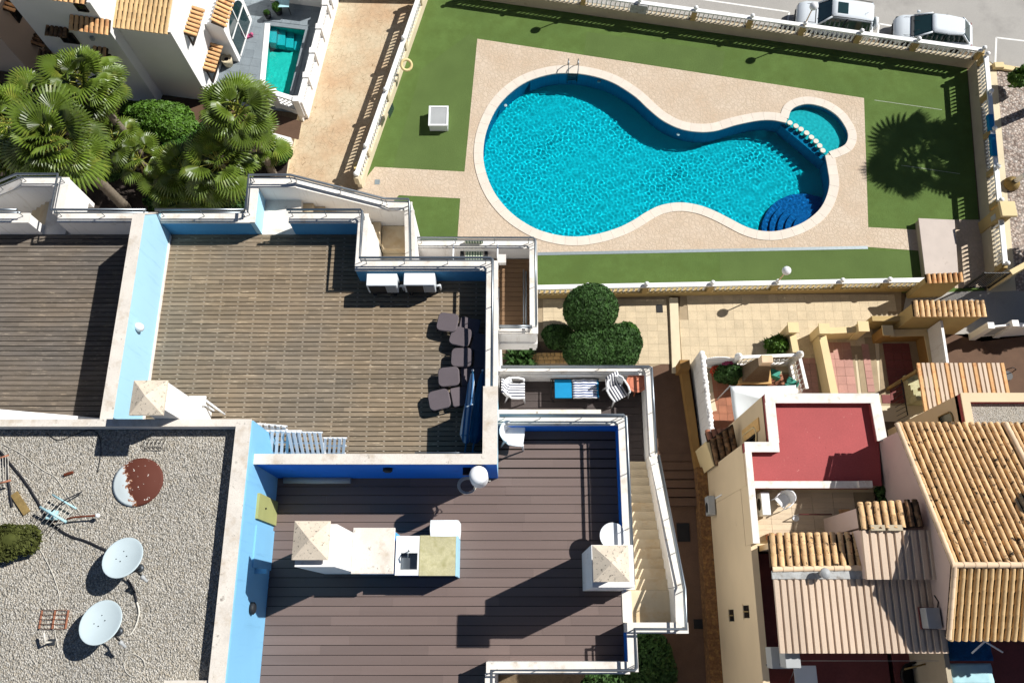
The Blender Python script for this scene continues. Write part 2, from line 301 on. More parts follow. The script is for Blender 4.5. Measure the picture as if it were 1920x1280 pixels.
# ------------------------------------------------------------------ mesh helpers
W = {}          # world matrix of every object that parents others
I4 = Matrix.Identity(4)
class MB:
    """collects faces; obj() links them as one mesh object"""
    def __init__(s): s.v = []; s.f = []; s.mi = []; s.sm = []
    def add(s, vs, fs, mi=0, smooth=False):
        o = len(s.v); s.v += [tuple(v) for v in vs]
        for f in fs: s.f.append([i + o for i in f]); s.mi.append(mi); s.sm.append(smooth)
        return s
    def box(s, x0, y0, z0, x1, y1, z1, mi=0):
        x0, x1 = min(x0, x1), max(x0, x1); y0, y1 = min(y0, y1), max(y0, y1); z0, z1 = min(z0, z1), max(z0, z1)
        return s.prism([(x0, y0), (x1, y0), (x1, y1), (x0, y1)], z0, z1, mi)
    def prism(s, poly, z0, z1, mi=0):
        n = len(poly)
        a = sum(poly[i][0] * poly[(i+1) % n][1] - poly[(i+1) % n][0] * poly[i][1] for i in range(n))
        Z0 = list(z0) if isinstance(z0, (list, tuple)) else [z0] * n
        Z1 = list(z1) if isinstance(z1, (list, tuple)) else [z1] * n
        if a < 0: poly = list(poly)[::-1]; Z0 = Z0[::-1]; Z1 = Z1[::-1]
        vs = [(p[0], p[1], Z0[i]) for i, p in enumerate(poly)] + [(p[0], p[1], Z1[i]) for i, p in enumerate(poly)]
        fs = [list(range(n))[::-1], list(range(n, 2 * n))] + [[i, (i+1) % n, n + (i+1) % n, n + i] for i in range(n)]
        return s.add(vs, fs, mi)
    def wall(s, p0, p1, w, z0, z1, mi=0, z0b=None, z1b=None):
        """upright slab along p0-p1; w metres to both sides (or (left, right)); heights may differ at the two ends"""
        p0 = Vector(p0[:2]); p1 = Vector(p1[:2]); d = (p1 - p0).normalized(); n = Vector((-d.y, d.x))
        l, r = (w if isinstance(w, (tuple, list)) else (w / 2, w / 2))
        q = [p0 - n * r, p1 - n * r, p1 + n * l, p0 + n * l]
        zb0 = z0 if z0b is None else z0b; zb1 = z1 if z1b is None else z1b
        return s.prism(q, [z0, zb0, zb0, z0], [z1, zb1, zb1, z1], mi)
    def quad(s, a, b, c, d, mi=0): return s.add([a, b, c, d], [[0, 1, 2, 3]], mi)
    def tube(s, pts, r, seg=6, mi=0, caps=True):
        pts = [Vector(p) for p in pts]; rings = []; n = len(pts)
        rad = r if isinstance(r, (list, tuple)) else [r] * n
        up = Vector((0, 0, 1))
        vs = []
        for i, p in enumerate(pts):
            d = (pts[min(i+1, n-1)] - pts[max(i-1, 0)])
            if d.length < 1e-6: d = Vector((0, 0, 1))
            d.normalize(); a = d.cross(up if abs(d.z) < 0.95 else Vector((1, 0, 0))).normalized(); b = d.cross(a)
            for k in range(seg):
                t = 2 * math.pi * k / seg; vs.append(p + (a * math.cos(t) + b * math.sin(t)) * rad[i])
        fs = [[i * seg + k, i * seg + (k+1) % seg, (i+1) * seg + (k+1) % seg, (i+1) * seg + k] for i in range(n-1) for k in range(seg)]
        s.add(vs, fs, mi, True)
        if caps:
            o = len(s.v) - len(vs)
            s.f.append([o + k for k in range(seg)][::-1]); s.mi.append(mi); s.sm.append(False)
            s.f.append([o + (n-1) * seg + k for k in range(seg)]); s.mi.append(mi); s.sm.append(False)
        return s
    def lathe(s, prof, c=(0, 0, 0), seg=12, mi=0, smooth=True, sx=1, sy=1):
        vs = []; n = len(prof)
        for r, z in prof:
            for k in range(seg):
                t = 2 * math.pi * k / seg; vs.append((c[0] + r * sx * math.cos(t), c[1] + r * sy * math.sin(t), c[2] + z))
        fs = [[i * seg + k, i * seg + (k+1) % seg, (i+1) * seg + (k+1) % seg, (i+1) * seg + k] for i in range(n-1) for k in range(seg)]
        s.add(vs, fs, mi, smooth)
        o = len(s.v) - len(vs)
        if prof[0][0] > 1e-5: s.f.append([o + k for k in range(seg)][::-1]); s.mi.append(mi); s.sm.append(False)
        if prof[-1][0] > 1e-5: s.f.append([o + (n-1) * seg + k for k in range(seg)]); s.mi.append(mi); s.sm.append(False)
        return s
    def ball(s, c, r, seg=12, mi=0, sz=1.0):
        pr = [(max(1e-6, r * math.sin(math.pi * i / 8)), -r * sz * math.cos(math.pi * i / 8)) for i in range(9)]
        return s.lathe(pr, c, seg, mi)
    def mesh(s, name, mats, bevel=0):
        me = bpy.data.meshes.new(name); me.from_pydata(s.v, [], s.f)
        for m in (mats if isinstance(mats, (list, tuple)) else [mats]): me.materials.append(M(m) if isinstance(m, str) else m)
        me.polygons.foreach_set('material_index', s.mi); me.polygons.foreach_set('use_smooth', s.sm)
        me.update(); 
        if bevel:
            b = bmesh.new(); b.from_mesh(me)
            bmesh.ops.remove_doubles(b, verts=b.verts, dist=1e-5)
            bmesh.ops.bevel(b, geom=[e for e in b.edges if e.is_manifold and e.calc_face_angle(0) > 0.5], offset=bevel, segments=1, affect='EDGES', clamp_overlap=True)
            b.to_mesh(me); b.free()
        return me
    def obj(s, name, mats, parent=None, mw=None, bevel=0, label=None):
        o = place(name, s.mesh(name, mats, bevel), parent, mw)
        if label: o['label'] = label
        return o
def place(name, me, parent=None, mw=None):
    o = bpy.data.objects.new(name, me); COL.objects.link(o)
    mw = mw if mw is not None else I4
    o.matrix_basis = mw; W[o.name] = mw.copy()
    if parent is not None:
        o.parent = parent; o.matrix_parent_inverse = W[parent.name].inverted()
    return o
def tag(o, label, cat, group=None, kind=None):
    o['label'] = label
    if cat: o['category'] = cat
    if group: o['group'] = group
    if kind: o['kind'] = kind
    return o
def thing(name, label, cat, loc=(0, 0, 0), rz=0.0, group=None):
    o = bpy.data.objects.new(name, None); COL.objects.link(o); o.empty_display_size = 0.2
    mw = Matrix.Translation(Vector(loc)) @ Matrix.Rotation(rz, 4, 'Z'); o.matrix_basis = mw; W[o.name] = mw
    return tag(o, label, cat, group)
def struct(o, kind='structure'):
    o['kind'] = kind; return o
def copy_tree(root, mw, label=None, parent=None):
    r = root.copy(); COL.objects.link(r); r.matrix_basis = mw; W[r.name] = mw
    if parent: r.parent = parent
    if label: r['label'] = label
    for ch in root.children: _copy_child(ch, r)
    return r
def _copy_child(ch, parent):
    c = ch.copy(); COL.objects.link(c); c.parent = parent; c.matrix_parent_inverse = ch.matrix_parent_inverse
    for g in ch.children: _copy_child(g, c)
def TR(x, y, z, rz=0.0, sx=1, sy=1, sz=1, rx=0.0, ry=0.0):
    return Matrix.Translation((x, y, z)) @ Matrix.Rotation(rz, 4, 'Z') @ Matrix.Rotation(ry, 4, 'Y') @ Matrix.Rotation(rx, 4, 'X') @ Matrix.Diagonal((sx, sy, sz, 1))
def sheet(name, poly, z, m, kind='structure', thick=0.0, parent=None):
    """flat ground sheet (thick downwards when given)"""
    b = MB()
    if thick: b.prism([p[:2] for p in poly], z - thick, z)
    else:
        pts = [(p[0], p[1], z) for p in poly]
        a = sum(pts[i][0] * pts[(i+1) % len(pts)][1] - pts[(i+1) % len(pts)][0] * pts[i][1] for i in range(len(pts)))
        b.add(pts if a > 0 else pts[::-1], [list(range(len(pts)))])
    o = b.obj(name, m, parent)
    if parent is None: struct(o, kind)
    return o
def spline(pts, n=8, closed=True):
    """Catmull-Rom through the points"""
    pts = [Vector(p[:2]) for p in pts]; out = []; N = len(pts)
    for i in range(N if closed else N - 1):
        g = lambda k: pts[k % N] if closed else pts[max(0, min(N - 1, k))]
        p0, p1, p2, p3 = g(i-1), g(i), g(i+1), g(i+2)
        for k in range(n):
            t = k / n
            out.append(0.5 * ((2 * p1) + (-p0 + p2) * t + (2 * p0 - 5 * p1 + 4 * p2 - p3) * t * t + (-p0 + 3 * p1 - 3 * p2 + p3) * t ** 3))
    if not closed: out.append(pts[-1])
    return out
def inside(p, poly):
    x, y = p[0], p[1]; c = False; n = len(poly)
    for i in range(n):
        a = poly[i]; b = poly[(i + 1) % n]
        if (a[1] > y) != (b[1] > y) and x < (b[0] - a[0]) * (y - a[1]) / (b[1] - a[1]) + a[0]: c = not c
    return c

# ------------------------------------------------------------------ ground, road, paths
def sheet_holes(name, outer, holes, z, m):
    b = bmesh.new(); es = []
    for loop in [outer] + holes:
        vs = [b.verts.new((p[0], p[1], z)) for p in loop]
        es += [b.edges.new((vs[i], vs[(i+1) % len(vs)])) for i in range(len(vs))]
    bmesh.ops.triangle_fill(b, use_beauty=True, use_dissolve=False, edges=es)
    for f in b.faces:
        if f.normal.z < 0: f.normal_flip()
    me = bpy.data.meshes.new(name); b.to_mesh(me); b.free(); me.materials.append(M(m))
    return struct(place(name, me))
A2 = lambda px, py, z=0.0: at(px, py, z).to_2d()

MAIN = [(1548,292),(1553,318),(1556,345),(1549,373),(1535,396),(1510,416),(1480,429),(1450,435),(1420,433),(1395,425),(1370,412),(1340,397),(1310,386),(1275,381),(1240,386),(1212,399),(1190,413),(1160,428),(1120,440),(1080,445),(1040,441),(1000,428),(960,402),(930,368),(912,330),(905,290),(912,243),(936,195),(978,158),(1028,140),(1070,137),(1110,142),(1150,155),(1190,180),(1215,203),(1242,225),(1275,241),(1310,247),(1342,245),(1380,234),(1420,226),(1448,225),(1474,230)]
KIDS = [(1477,223),(1483,206),(1500,197),(1520,195),(1547,202),(1571,218),(1586,239),(1591,256),(1586,271),(1573,279),(1554,286)]
main_o = spline([A2(*p) for p in MAIN], 6, False)
kids_o = spline([A2(*p) for p in KIDS], 6, False)
POOL = main_o + kids_o
small_pool = [A2(491,166), A2(502,45), A2(577,54), A2(545,184)]   # the house's own pool
big = [(-420, -300), (420, -300), (420, 500), (-420, 500)]
ZD = -0.6
DRIVE = [A2(604,-20,ZD), A2(803,-14) + Vector((-.11, 0)), A2(676,352) + Vector((-.11, 0)), A2(640,470), A2(520,470,ZD), A2(538,330,ZD), A2(566,215,ZD)]
sheet_holes('ground', big, [POOL, small_pool, DRIVE], -0.03, 'earth')

TL, TR_, BR, BL = A2(800,-12), A2(1813,128), A2(1846,548), A2(1005,553)
turf_poly = [A2(676,352) + Vector((.1, 0)), A2(803,-14) + Vector((.1, 0)), A2(950,-12), TR_, BR, BL, A2(850,560), A2(640,470)]
sheet_holes('lawn', turf_poly, [POOL], -0.006, 'turf')
deck_poly = [A2(895,73), A2(1620,184), A2(1628,426), A2(1724,431), A2(1724,470), A2(1627,463), A2(1005,479), A2(855,484), A2(863,372), A2(748,366), A2(700,420), A2(640,470), A2(664,362), A2(703,313), A2(871,322)]
sheet_holes('pool_terrace', deck_poly, [POOL], 0.0, 'pool_deck_stone')
# seams in the turf: strips of artificial grass laid with a slightly different nap
for i, q in enumerate([[(880,64),(895,73),(871,322),(735,318),(790,130)], [(1350,468),(1722,471),(1722,532),(1350,540)], [(1100,60),(1360,97),(1352,142),(1095,103)]]):
    sheet('turf_strip', [A2(*p) for p in q], -0.002, 'turf_dark')
dr = MB(); dr.wall(A2(1008,476), A2(1627,464), 0.16, -0.02, 0.008); struct(dr.obj('drain_channel', 'drain'))
sheet('manhole_cover', [A2(702,316), A2(733,319), A2(729,362), A2(698,359)], 0.004, 'pool_deck_stone')
mh = MB(); mh.box(*A2(703,337), 0.0, *A2(712,346), 0.02); mh.obj('lifting_plate', 'drain', bpy.data.objects['manhole_cover'])

# road and parking bays
road = [(-60, 34.5), (A2(1000,0).x, A2(1000,-8).y), A2(1300,30), A2(1835,100), A2(1862,120), A2(1990,142), (60, 22), (60, 70), (-60, 70)]
sheet('road', road, 0.004, 'asphalt')
def line(a, b, w=0.1, z=0.009):
    m_ = MB(); a = A2(*a); b = A2(*b); d = (b - a).normalized(); n = Vector((-d.y, d.x)) * w / 2
    m_.add([(*(a - n), z), (*(b - n), z), (*(b + n), z), (*(a + n), z)], [[0, 1, 2, 3]]); struct(m_.obj('parking_line' if z > .005 else 'turf_seam', 'road_paint'))
line((1306,-2), (1480,23)); line((1480,23), (1476,44)); line((1648,45), (1690,52)); line((1648,45), (1645,72)); line((1868,71), (1960,82)); line((1868,71), (1866,122))
patch = [A2(1868,74), A2(1960,85), A2(1960,136), A2(1866,120)]
sheet('bay_patch', patch, 0.006, 'asphalt')
# strip beside the right fence
for _a, _b in (((1640,188), (1766,206)), ((1690,310), (1800,326))): line(_a, _b, .012, .001)
sheet('side_path', [A2(1840,102), A2(1868,128), A2(1905,545), A2(1850,548)], 0.004, 'plinth_cream')
sheet('gravel_bed', [A2(1868,128), A2(1990,146), A2(2020,560), A2(1905,545)], 0.006, 'bed_gravel', 'stuff')
kb = MB(); kb.wall(A2(1862,126), A2(1990,146), 0.3, 0.0, 0.16); kb.box(*A2(1861,132), 0, *A2(1877,122), 0.26)
tag(kb.obj('kerb', 'ochre_light', bevel=0.02), 'cream kerb between the parking bay and the gravel bed', 'kerb')

# driveway and garden
sheet('driveway', DRIVE, ZD, 'driveway_stone')
_w = MB()
for _i in range(len(DRIVE)): _w.add([(*DRIVE[_i], ZD - .02), (*DRIVE[(_i+1) % len(DRIVE)], ZD - .02), (*DRIVE[(_i+1) % len(DRIVE)], -.03), (*DRIVE[_i], -.03)], [[0, 1, 2, 3]])
struct(_w.obj('driveway_edge', 'plinth_cream'))
sheet('garden_bed', [A2(-40,150), A2(300,190), A2(500,245), A2(545,268), A2(528,400), A2(440,520), A2(-60,520)], 0.0, 'soil')
sheet('garden_path', [A2(0,205), A2(300,190), A2(385,175), A2(520,215), A2(566,228), A2(560,262), A2(500,250), A2(400,236), A2(300,226), A2(-40,235)], 0.004, 'brown_paver')  # dark brown puts the garden's shade into the path colour

# paving south of the lawn: individual slabs on a grout bed
def pavers(name, poly, size, m, z=0.0, rot=0.0, limit=300, gap=0.012, grout='grout', jit=0.0):
    """slabs laid on a bed inside a convex-ish polygon; each slab is a piece of its own"""
    bed = sheet(name, poly, z, grout)
    c = Vector((sum(p[0] for p in poly) / len(poly), sum(p[1] for p in poly) / len(poly)))
    sx, sy = size; me = MB().box(-sx/2 + gap/2, -sy/2 + gap/2, 0, sx/2 - gap/2, sy/2 - gap/2, 0.018).mesh('paver', m)
    ca, sa = math.cos(rot), math.sin(rot); spots = []
    rad = max((Vector(p[:2]) - c).length for p in poly)
    nx, ny = int(rad / sx) + 1, int(rad / sy) + 1
    for i in range(-nx, nx + 1):
        for j in range(-ny, ny + 1):
            u, v = i * sx, j * sy
            p = c + Vector((u * ca - v * sa, u * sa + v * ca))
            ok = all(inside(p + Vector((ex * ca - ey * sa, ex * sa + ey * ca)), poly) for ex in (-sx*.48, sx*.48) for ey in (-sy*.48, sy*.48))
            if ok: spots.append(p)
    spots.sort(key=lambda p: p.length)
    for p in spots[:limit]:
        place('paver', me, bed, TR(p.x, p.y, z + 0.001 + random.random() * 0.002, rot))
    if len(spots) > limit:
        b = MB()
        for p in spots[limit:]:
            q = [p + Vector((ex * ca - ey * sa, ex * sa + ey * ca)) for ex, ey in ((-sx/2 + gap/2, -sy/2 + gap/2), (sx/2 - gap/2, -sy/2 + gap/2), (sx/2 - gap/2, sy/2 - gap/2), (-sx/2 + gap/2, sy/2 - gap/2))]
            b.add([(*e, z + 0.018) for e in q], [[0, 1, 2, 3]])
        o = b.obj('far_pavers', m, bed); o['kind'] = 'stuff'
    return bed
pavers('walkway', [A2(1276,549), A2(1690,544), A2(1690,590), A2(1620,660), A2(1490,700), A2(1270,690), A2(1270,640)], (0.44, 0.44), 'beige_paver', -0.004, gap=.006)
pavers('lower_walkway', [A2(1000,553), A2(1254,551), A2(1262,690), A2(1180,690), A2(1180,640), A2(1000,640)], (0.5, 0.33), 'beige_paver', -0.012, gap=.006)
kb = MB(); kb.wall(A2(1262,560), A2(1268,700), 0.42, -0.02, 0.14); tag(kb.obj('low_step_wall', 'plinth_cream', bevel=0.01), 'long cream step edge across the paved walkway', 'step')
sheet('passage', [A2(1215,690), A2(1330,655), A2(1330,900), A2(1400,1400), A2(1150,1400), A2(1150,690)], -0.008, 'brown_paver')
sheet('east_lane', [A2(1700,550), A2(2010,540), A2(2010,620), A2(1840,640), A2(1690,600)], 0.0, 'asphalt')
for k in range(6):
    y0 = 850 + k * 17
    s_ = MB(); a, b_ = A2(1232 + k, y0), A2(1330, y0 + 14)
    s_.box(a.x, b_.y, -0.02, b_.x, a.y, 0.03 + 0.05 * k); struct(s_.obj('passage_step', 'brown_paver'))

# ------------------------------------------------------------------ swimming pool
pool = thing('swimming_pool', 'large figure eight swimming pool with turquoise mosaic and cream coping', 'pool', (6, 17, 0))
b = MB(); n = len(main_o)
def loop_wall(b, pts, z0, z1, closed=False, mi=0):
    m_ = len(pts)
    vs = [(p.x, p.y, z0) for p in pts] + [(p.x, p.y, z1) for p in pts]
    b.add(vs, [[i, (i+1) % m_, m_ + (i+1) % m_, m_ + i] for i in range(m_ if closed else m_ - 1)], mi, True)
DEEP, SHAL, WL = -1.5, -0.48, -0.08
loop_wall(b, main_o, DEEP, 0.0, mi=1); b.add([(p.x, p.y, DEEP) for p in main_o], [list(range(len(main_o)))[::-1]])
pool_basin = b.obj('basin', ['pool_mosaic', 'pool_wall_shade_mosaic'], pool)
b = MB(); loop_wall(b, kids_o, SHAL, 0.0, mi=1); b.add([(p.x, p.y, SHAL) for p in kids_o], [list(range(len(kids_o)))[::-1]])
kids_basin = b.obj('shallow_basin', ['kids_mosaic', 'pool_wall_shade_mosaic'], pool)
j1, j2 = main_o[-1], main_o[0]
b = MB(); b.wall(j1 + (j1 - j2) * .05, j2 + (j2 - j1) * .05, 0.30, DEEP, -0.34); b.obj('divider_wall', 'pool_wall_shade_mosaic', pool)
disc = MB().lathe([(0.10, -0.4), (0.10, 0.0), (0.14, 0.015), (0.145, 0.05), (0.13, 0.065)], seg=14).mesh('stepping_disc', 'pool_coping')
for k in range(8):
    p = A2(*[(1481,230),(1492.5,236),(1502,242),(1512.5,249),(1521.5,257),(1530,264.5),(1537,273),(1543,282)][k])
    place('stepping_disc', disc, pool, TR(p.x, p.y, -0.06))
sc_ = A2(1524, 424)
for k in range(6):
    r = 2.30 - k * 0.36
    pts = [sc_ + Vector((math.cos(t), math.sin(t))) * r for t in [R(20 + i * 200 / 20) for i in range(21)]]
    pts = [p for p in pts]
    b = MB(); b.prism([(p.x, p.y) for p in pts], DEEP, -1.22 + k * 0.19); o_ = b.obj('step', 'pool_step_mosaic', pool)
# coping stones
def stones(pts, width, z1, every, parent, m):
    N = len(pts); L = [0]
    for i in range(1, N): L.append(L[-1] + (pts[i] - pts[i-1]).length)
    cnt = max(1, round(L[-1] / every)); 
    def P_(s):
        s = max(0, min(L[-1], s))
        for i in range(1, N):
            if L[i] >= s: 
                t = (s - L[i-1]) / max(1e-9, L[i] - L[i-1]); return pts[i-1].lerp(pts[i], t)
        return pts[-1]
    def N_(s):
        d = (P_(s + .12) - P_(s - .12)).normalized(); return Vector((d.y, -d.x))
    for k in range(cnt):
        s0, s1 = L[-1] * k / cnt + 0.002, L[-1] * (k + 1) / cnt - 0.002
        ss = [s0 + (s1 - s0) * i / 4 for i in range(5)]
        inn = [P_(s) + N_(s) * -0.03 for s in ss]; out = [P_(s) + N_(s) * width for s in ss]
        b = MB(); b.prism([(p.x, p.y) for p in inn + out[::-1]], -0.045, z1 + random.random() * 0.003); b.obj('coping_stone', m, parent, bevel=0.003)
area = sum(main_o[i].x * main_o[(i+1) % n].y - main_o[(i+1) % n].x * main_o[i].y for i in range(n))
flip = area > 0
mo = main_o if flip else main_o[::-1]
ko = kids_o if flip else kids_o[::-1]
stones(mo, 0.46, 0.03, 0.58, pool, 'pool_coping')
stones(ko, 0.42, 0.035, 0.5, pool, 'pool_coping')
# skimmer and inlet fittings on the wall
for (px, py) in [(1123,152),(1272,251),(948,197)]:
    p = A2(px, py, -0.2); b = MB(); b.lathe([(0.09, 0), (0.09, 0.03), (0.05, 0.035)], (p.x, p.y, -0.35), 10); b.obj('inlet', 'plastic_white', pool)

# water: rippled surface that bends the light (real waves in the mesh)
m, t, bs = new_mat('water')
t.n.remove(bs)
gl = t.add('ShaderNodeBsdfRefraction'); gl.inputs['Color'].default_value = (0.90, 1.0, 1.0, 1); gl.inputs['IOR'].default_value = 1.33; gl.inputs['Roughness'].default_value = 0.0
go = t.add('ShaderNodeBsdfGlossy'); go.inputs['Roughness'].default_value = 0.02
fr = t.add('ShaderNodeFresnel'); fr.inputs['IOR'].default_value = 1.33
mx = t.add('ShaderNodeMixShader'); t.link(fr.outputs[0], mx.inputs[0]); t.link(gl.outputs[0], mx.inputs[1]); t.link(go.outputs[0], mx.inputs[2])
t.link(mx.outputs[0], t.n['Material Output'].inputs[0])
rw = random.Random(3)
WAVES = []
for k in range(46):
    wl = rw.uniform(0.13, 0.30); a = rw.uniform(0, math.tau)
    WAVES.append((math.tau / wl * math.cos(a), math.tau / wl * math.sin(a), rw.uniform(0, math.tau), 0.00026 * wl / 0.25))
LONG = []
for k in range(14):
    wl = rw.uniform(0.45, 1.3); a = rw.uniform(0, math.tau); LONG.append((math.tau / wl * math.cos(a), math.tau / wl * math.sin(a), rw.uniform(0, math.tau), 0.0011 * wl))
import numpy as np
def water_surface(name, outline, z, cell, amp, grow=0.22):
    xs = [p.x for p in outline]; ys = [p.y for p in outline]
    x0, x1, y0, y1 = min(xs) - .3, max(xs) + .3, min(ys) - .3, max(ys) + .3
    nx, ny = int((x1 - x0) / cell) + 1, int((y1 - y0) / cell) + 1
    gx, gy = np.meshgrid(x0 + np.arange(nx) * cell, y0 + np.arange(ny) * cell)
    h = np.zeros_like(gx)
    for kx, ky, ph, am in WAVES: h += am * np.sin(kx * gx + ky * gy + ph)
    gust = sum(np.sin(gx * a_ + gy * b2 + c2) for a_, b2, c2 in ((.9, .5, 1), (-.6, 1.1, 2.2), (1.7, -1.2, .4), (.4, -1.9, 3.1))) / 4
    h *= .8 + .55 * gust
    for kx, ky, ph, am in LONG: h += am * np.sin(kx * gx + ky * gy + ph)
    poly = np.array([[p.x, p.y] for p in outline])
    # grow the outline a little: test against points pulled to the centroid side
    cx, cy = gx[:-1, :-1] + cell / 2, gy[:-1, :-1] + cell / 2
    ins = np.zeros(cx.shape, bool)
    for dx, dy in ((0, 0), (grow, 0), (-grow, 0), (0, grow), (0, -grow)):
        c = np.zeros(cx.shape, bool); qx, qy = cx + dx, cy + dy
        for i in range(len(poly)):
            a = poly[i]; b_ = poly[(i + 1) % len(poly)]
            if abs(a[1] - b_[1]) < 1e-9: continue
            cond = ((a[1] > qy) != (b_[1] > qy)) & (qx < (b_[0] - a[0]) * (qy - a[1]) / (b_[1] - a[1]) + a[0])
            c ^= cond
        ins |= c
    idx = np.arange(nx * ny).reshape(ny, nx)
    jj, ii = np.nonzero(ins)
    quads = np.stack([idx[jj, ii], idx[jj, ii + 1], idx[jj + 1, ii + 1], idx[jj + 1, ii]], 1)
    used, inv = np.unique(quads, return_inverse=True)
    vs = np.stack([gx.ravel(), gy.ravel(), z + amp * h.ravel()], 1)[used]
    me = bpy.data.meshes.new(name); me.from_pydata(vs.tolist(), [], inv.reshape(-1, 4).tolist())
    me.materials.append(M('water')); me.polygons.foreach_set('use_smooth', [True] * len(me.polygons)); me.update()
    return struct(place(name, me))
pool_water = water_surface('pool_water', POOL, WL, 0.04, 1.0)
pool_water.cycles.is_caustics_caster = True
for o_ in pool.children: o_.cycles.is_caustics_receiver = True
sd.cycles.is_caustics_light = True

# ladder
lad = thing('pool_ladder', 'chrome ladder over the far rim of the big pool', 'ladder', (*A2(1074,138), 0))
p0, p1 = A2(1065,137), A2(1083,137)
for p in (p0, p1):
    b = MB(); b.tube([(p.x, p.y - .06, -1.0), (p.x, p.y - .06, 0.35), (p.x, p.y + .02, 0.62), (p.x, p.y + .2, 0.72), (p.x, p.y + .42, 0.62), (p.x, p.y + .52, 0.3), (p.x, p.y + .52, 0.02)], 0.025, 8); b.obj('handrail', 'steel', lad)
for z in (-0.16, -0.42, -0.68):
    b = MB(); b.box(p0.x, p0.y - .12, z, p1.x, p0.y - .02, z + .03); b.obj('tread', 'steel', lad)

# white box on the lawn
p0, p1 = A2(800,246), A2(842,204)
bx = thing('lawn_box', 'white framed grey topped service box on the lawn', 'service box', (*((p0 + p1) / 2), 0))
a, c_ = at(803,236,.55), at(841,199,.55)
b = MB(); b.box(a.x + .03, a.y + .03, 0, c_.x - .03, c_.y - .03, 0.5); b.obj('body', 'appliance_white', bx, bevel=.02)
b = MB(); t_ = .09
for (x0, y0, x1, y1) in ((a.x, a.y, c_.x, a.y + t_), (a.x, c_.y - t_, c_.x, c_.y), (a.x, a.y + t_, a.x + t_, c_.y - t_), (c_.x - t_, a.y + t_, c_.x, c_.y - t_)): b.box(x0, y0, .50, x1, y1, .57)
b.obj('frame', 'plastic_white', bx)
b = MB(); b.box(a.x + t_, a.y + t_, .50, c_.x - t_, c_.y - t_, .54); b.obj('lid', 'appliance_grey', bx)

# ------------------------------------------------------------------ balustrades round the lawn
BAL = MB().lathe([(0.05, 0), (0.05, .05), (0.028, .08), (0.06, .20), (0.054, .28), (0.025, .48), (0.025, .53), (0.045, .57), (0.045, .62)], seg=8).mesh('baluster', 'white_clean')
BALL = MB().lathe([(0.07, 0), (0.05, .03), (0.05, .05)] + [(max(1e-5, .12 * math.sin(math.pi * i / 8)), .15 - .12 * math.cos(math.pi * i / 8)) for i in range(1, 9)], seg=12).mesh('finial', 'white_clean')
def balustrade(label, pts, posts, plinth, pl_m, post_m, per_span, z0=0.0, rail_w=0.22, foot=.05):
    """plinth wall, posts with ball finials at the given fractions, turned balusters and a white rail between the posts"""
    a, b_ = Vector(pts[0]), Vector(pts[1]); d = b_ - a; L = d.length; u = d.normalized(); ang = math.atan2(u.y, u.x)
    th = thing('balustrade', label, 'balustrade', (a.x, a.y, z0))
    w = MB(); w.wall(a, b_, 0.24, z0 - foot, z0 + plinth); w.obj('plinth', pl_m, th)
    zb = z0 + plinth; zr = zb + .62
    pm = MB().box(-.13, -.13, 0, .13, .13, .625).mesh('post', post_m)
    for i, t_ in enumerate(posts):
        p = a + d * t_; po = place('post', pm, th, TR(p.x, p.y, zb, ang))
        place('finial', BALL, po, TR(p.x, p.y, zb + .715, ang))
    for i in range(len(posts) - 1):
        s0, s1 = posts[i] * L + .14, posts[i+1] * L - .14
        m0, m1 = a + u * (s0 - .137), a + u * (s1 + .137)
        r_ = MB(); r_.wall(m0, m1, rail_w, zr, zr + .10); r_.obj('rail', 'white_clean', th)
        nb = max(2, round((s1 - s0) / per_span))
        for k in range(nb):
            p = a + u * (s0 + (s1 - s0) * (k + .5) / nb); place('baluster', BAL, th, TR(p.x, p.y, zb, ang))
    return th
def tpar(a, b_, px, py, z=0.0):
    d = Vector(b_) - Vector(a); return (A2(px, py, z) - Vector(a)).dot(d) / d.length_squared
ft0, ft1 = A2(880,-6), A2(1817,125)
tops = [tpar(ft0, ft1, px, py, 1.4) for px, py in ((990,-14),(1093,2),(1198,14),(1303,28),(1409,41),(1508,55),(1614,68),(1721,84))]
balustrade('long white balustrade on a grey plinth between lawn and parked cars', (ft0, ft1), [0.0] + tops + [1.0], .68, 'plinth_grey', 'ochre', .25)
fr0, fr1 = A2(1819,132), A2(1842,405)
balustrade('white balustrade on a grey plinth beside the gravel bed', (fr0, fr1), [0.03, .29, .54, .79, 1.0], .85, 'plinth_grey', 'ochre', .22)
fr2, fr3 = A2(1842,405), A2(1852,520)
balustrade('short white balustrade behind the low platform', (fr2, fr3), [0.12, 1.0], .85, 'plinth_grey', 'ochre', .22)
fb0, fb1 = A2(1000,556), A2(1722,542)
balustrade('white balustrade on an ochre plinth along the paved walkway', (fb0, fb1), [0.0, .135, .283, .449, .613, .776, .895, 1.0], .48, 'ochre', 'ochre', .26)
fl0, fl1 = A2(676,352), A2(803,-14)
balustrade('white balustrade on a cream plinth between driveway and lawn', (fl0, fl1), [0.0, .13, .40, .66, .90, 1.0], .55, 'plinth_cream', 'plinth_cream', .22, foot=.65)
_p = Vector(ft0).lerp(Vector(ft1), tops[2]); _d = (Vector(ft1) - Vector(ft0)).normalized(); _a = math.atan2(_d.y, _d.x)
tag(MB().box(-.45, -.20, .75, .45, -.12, 1.36).obj('utility_box', 'flashing', None, TR(_p.x, _p.y, 0, _a)), 'blue grey utility box fixed to the balustrade above the pool lawn', 'sign')  # flat blue-grey utility box on the fence
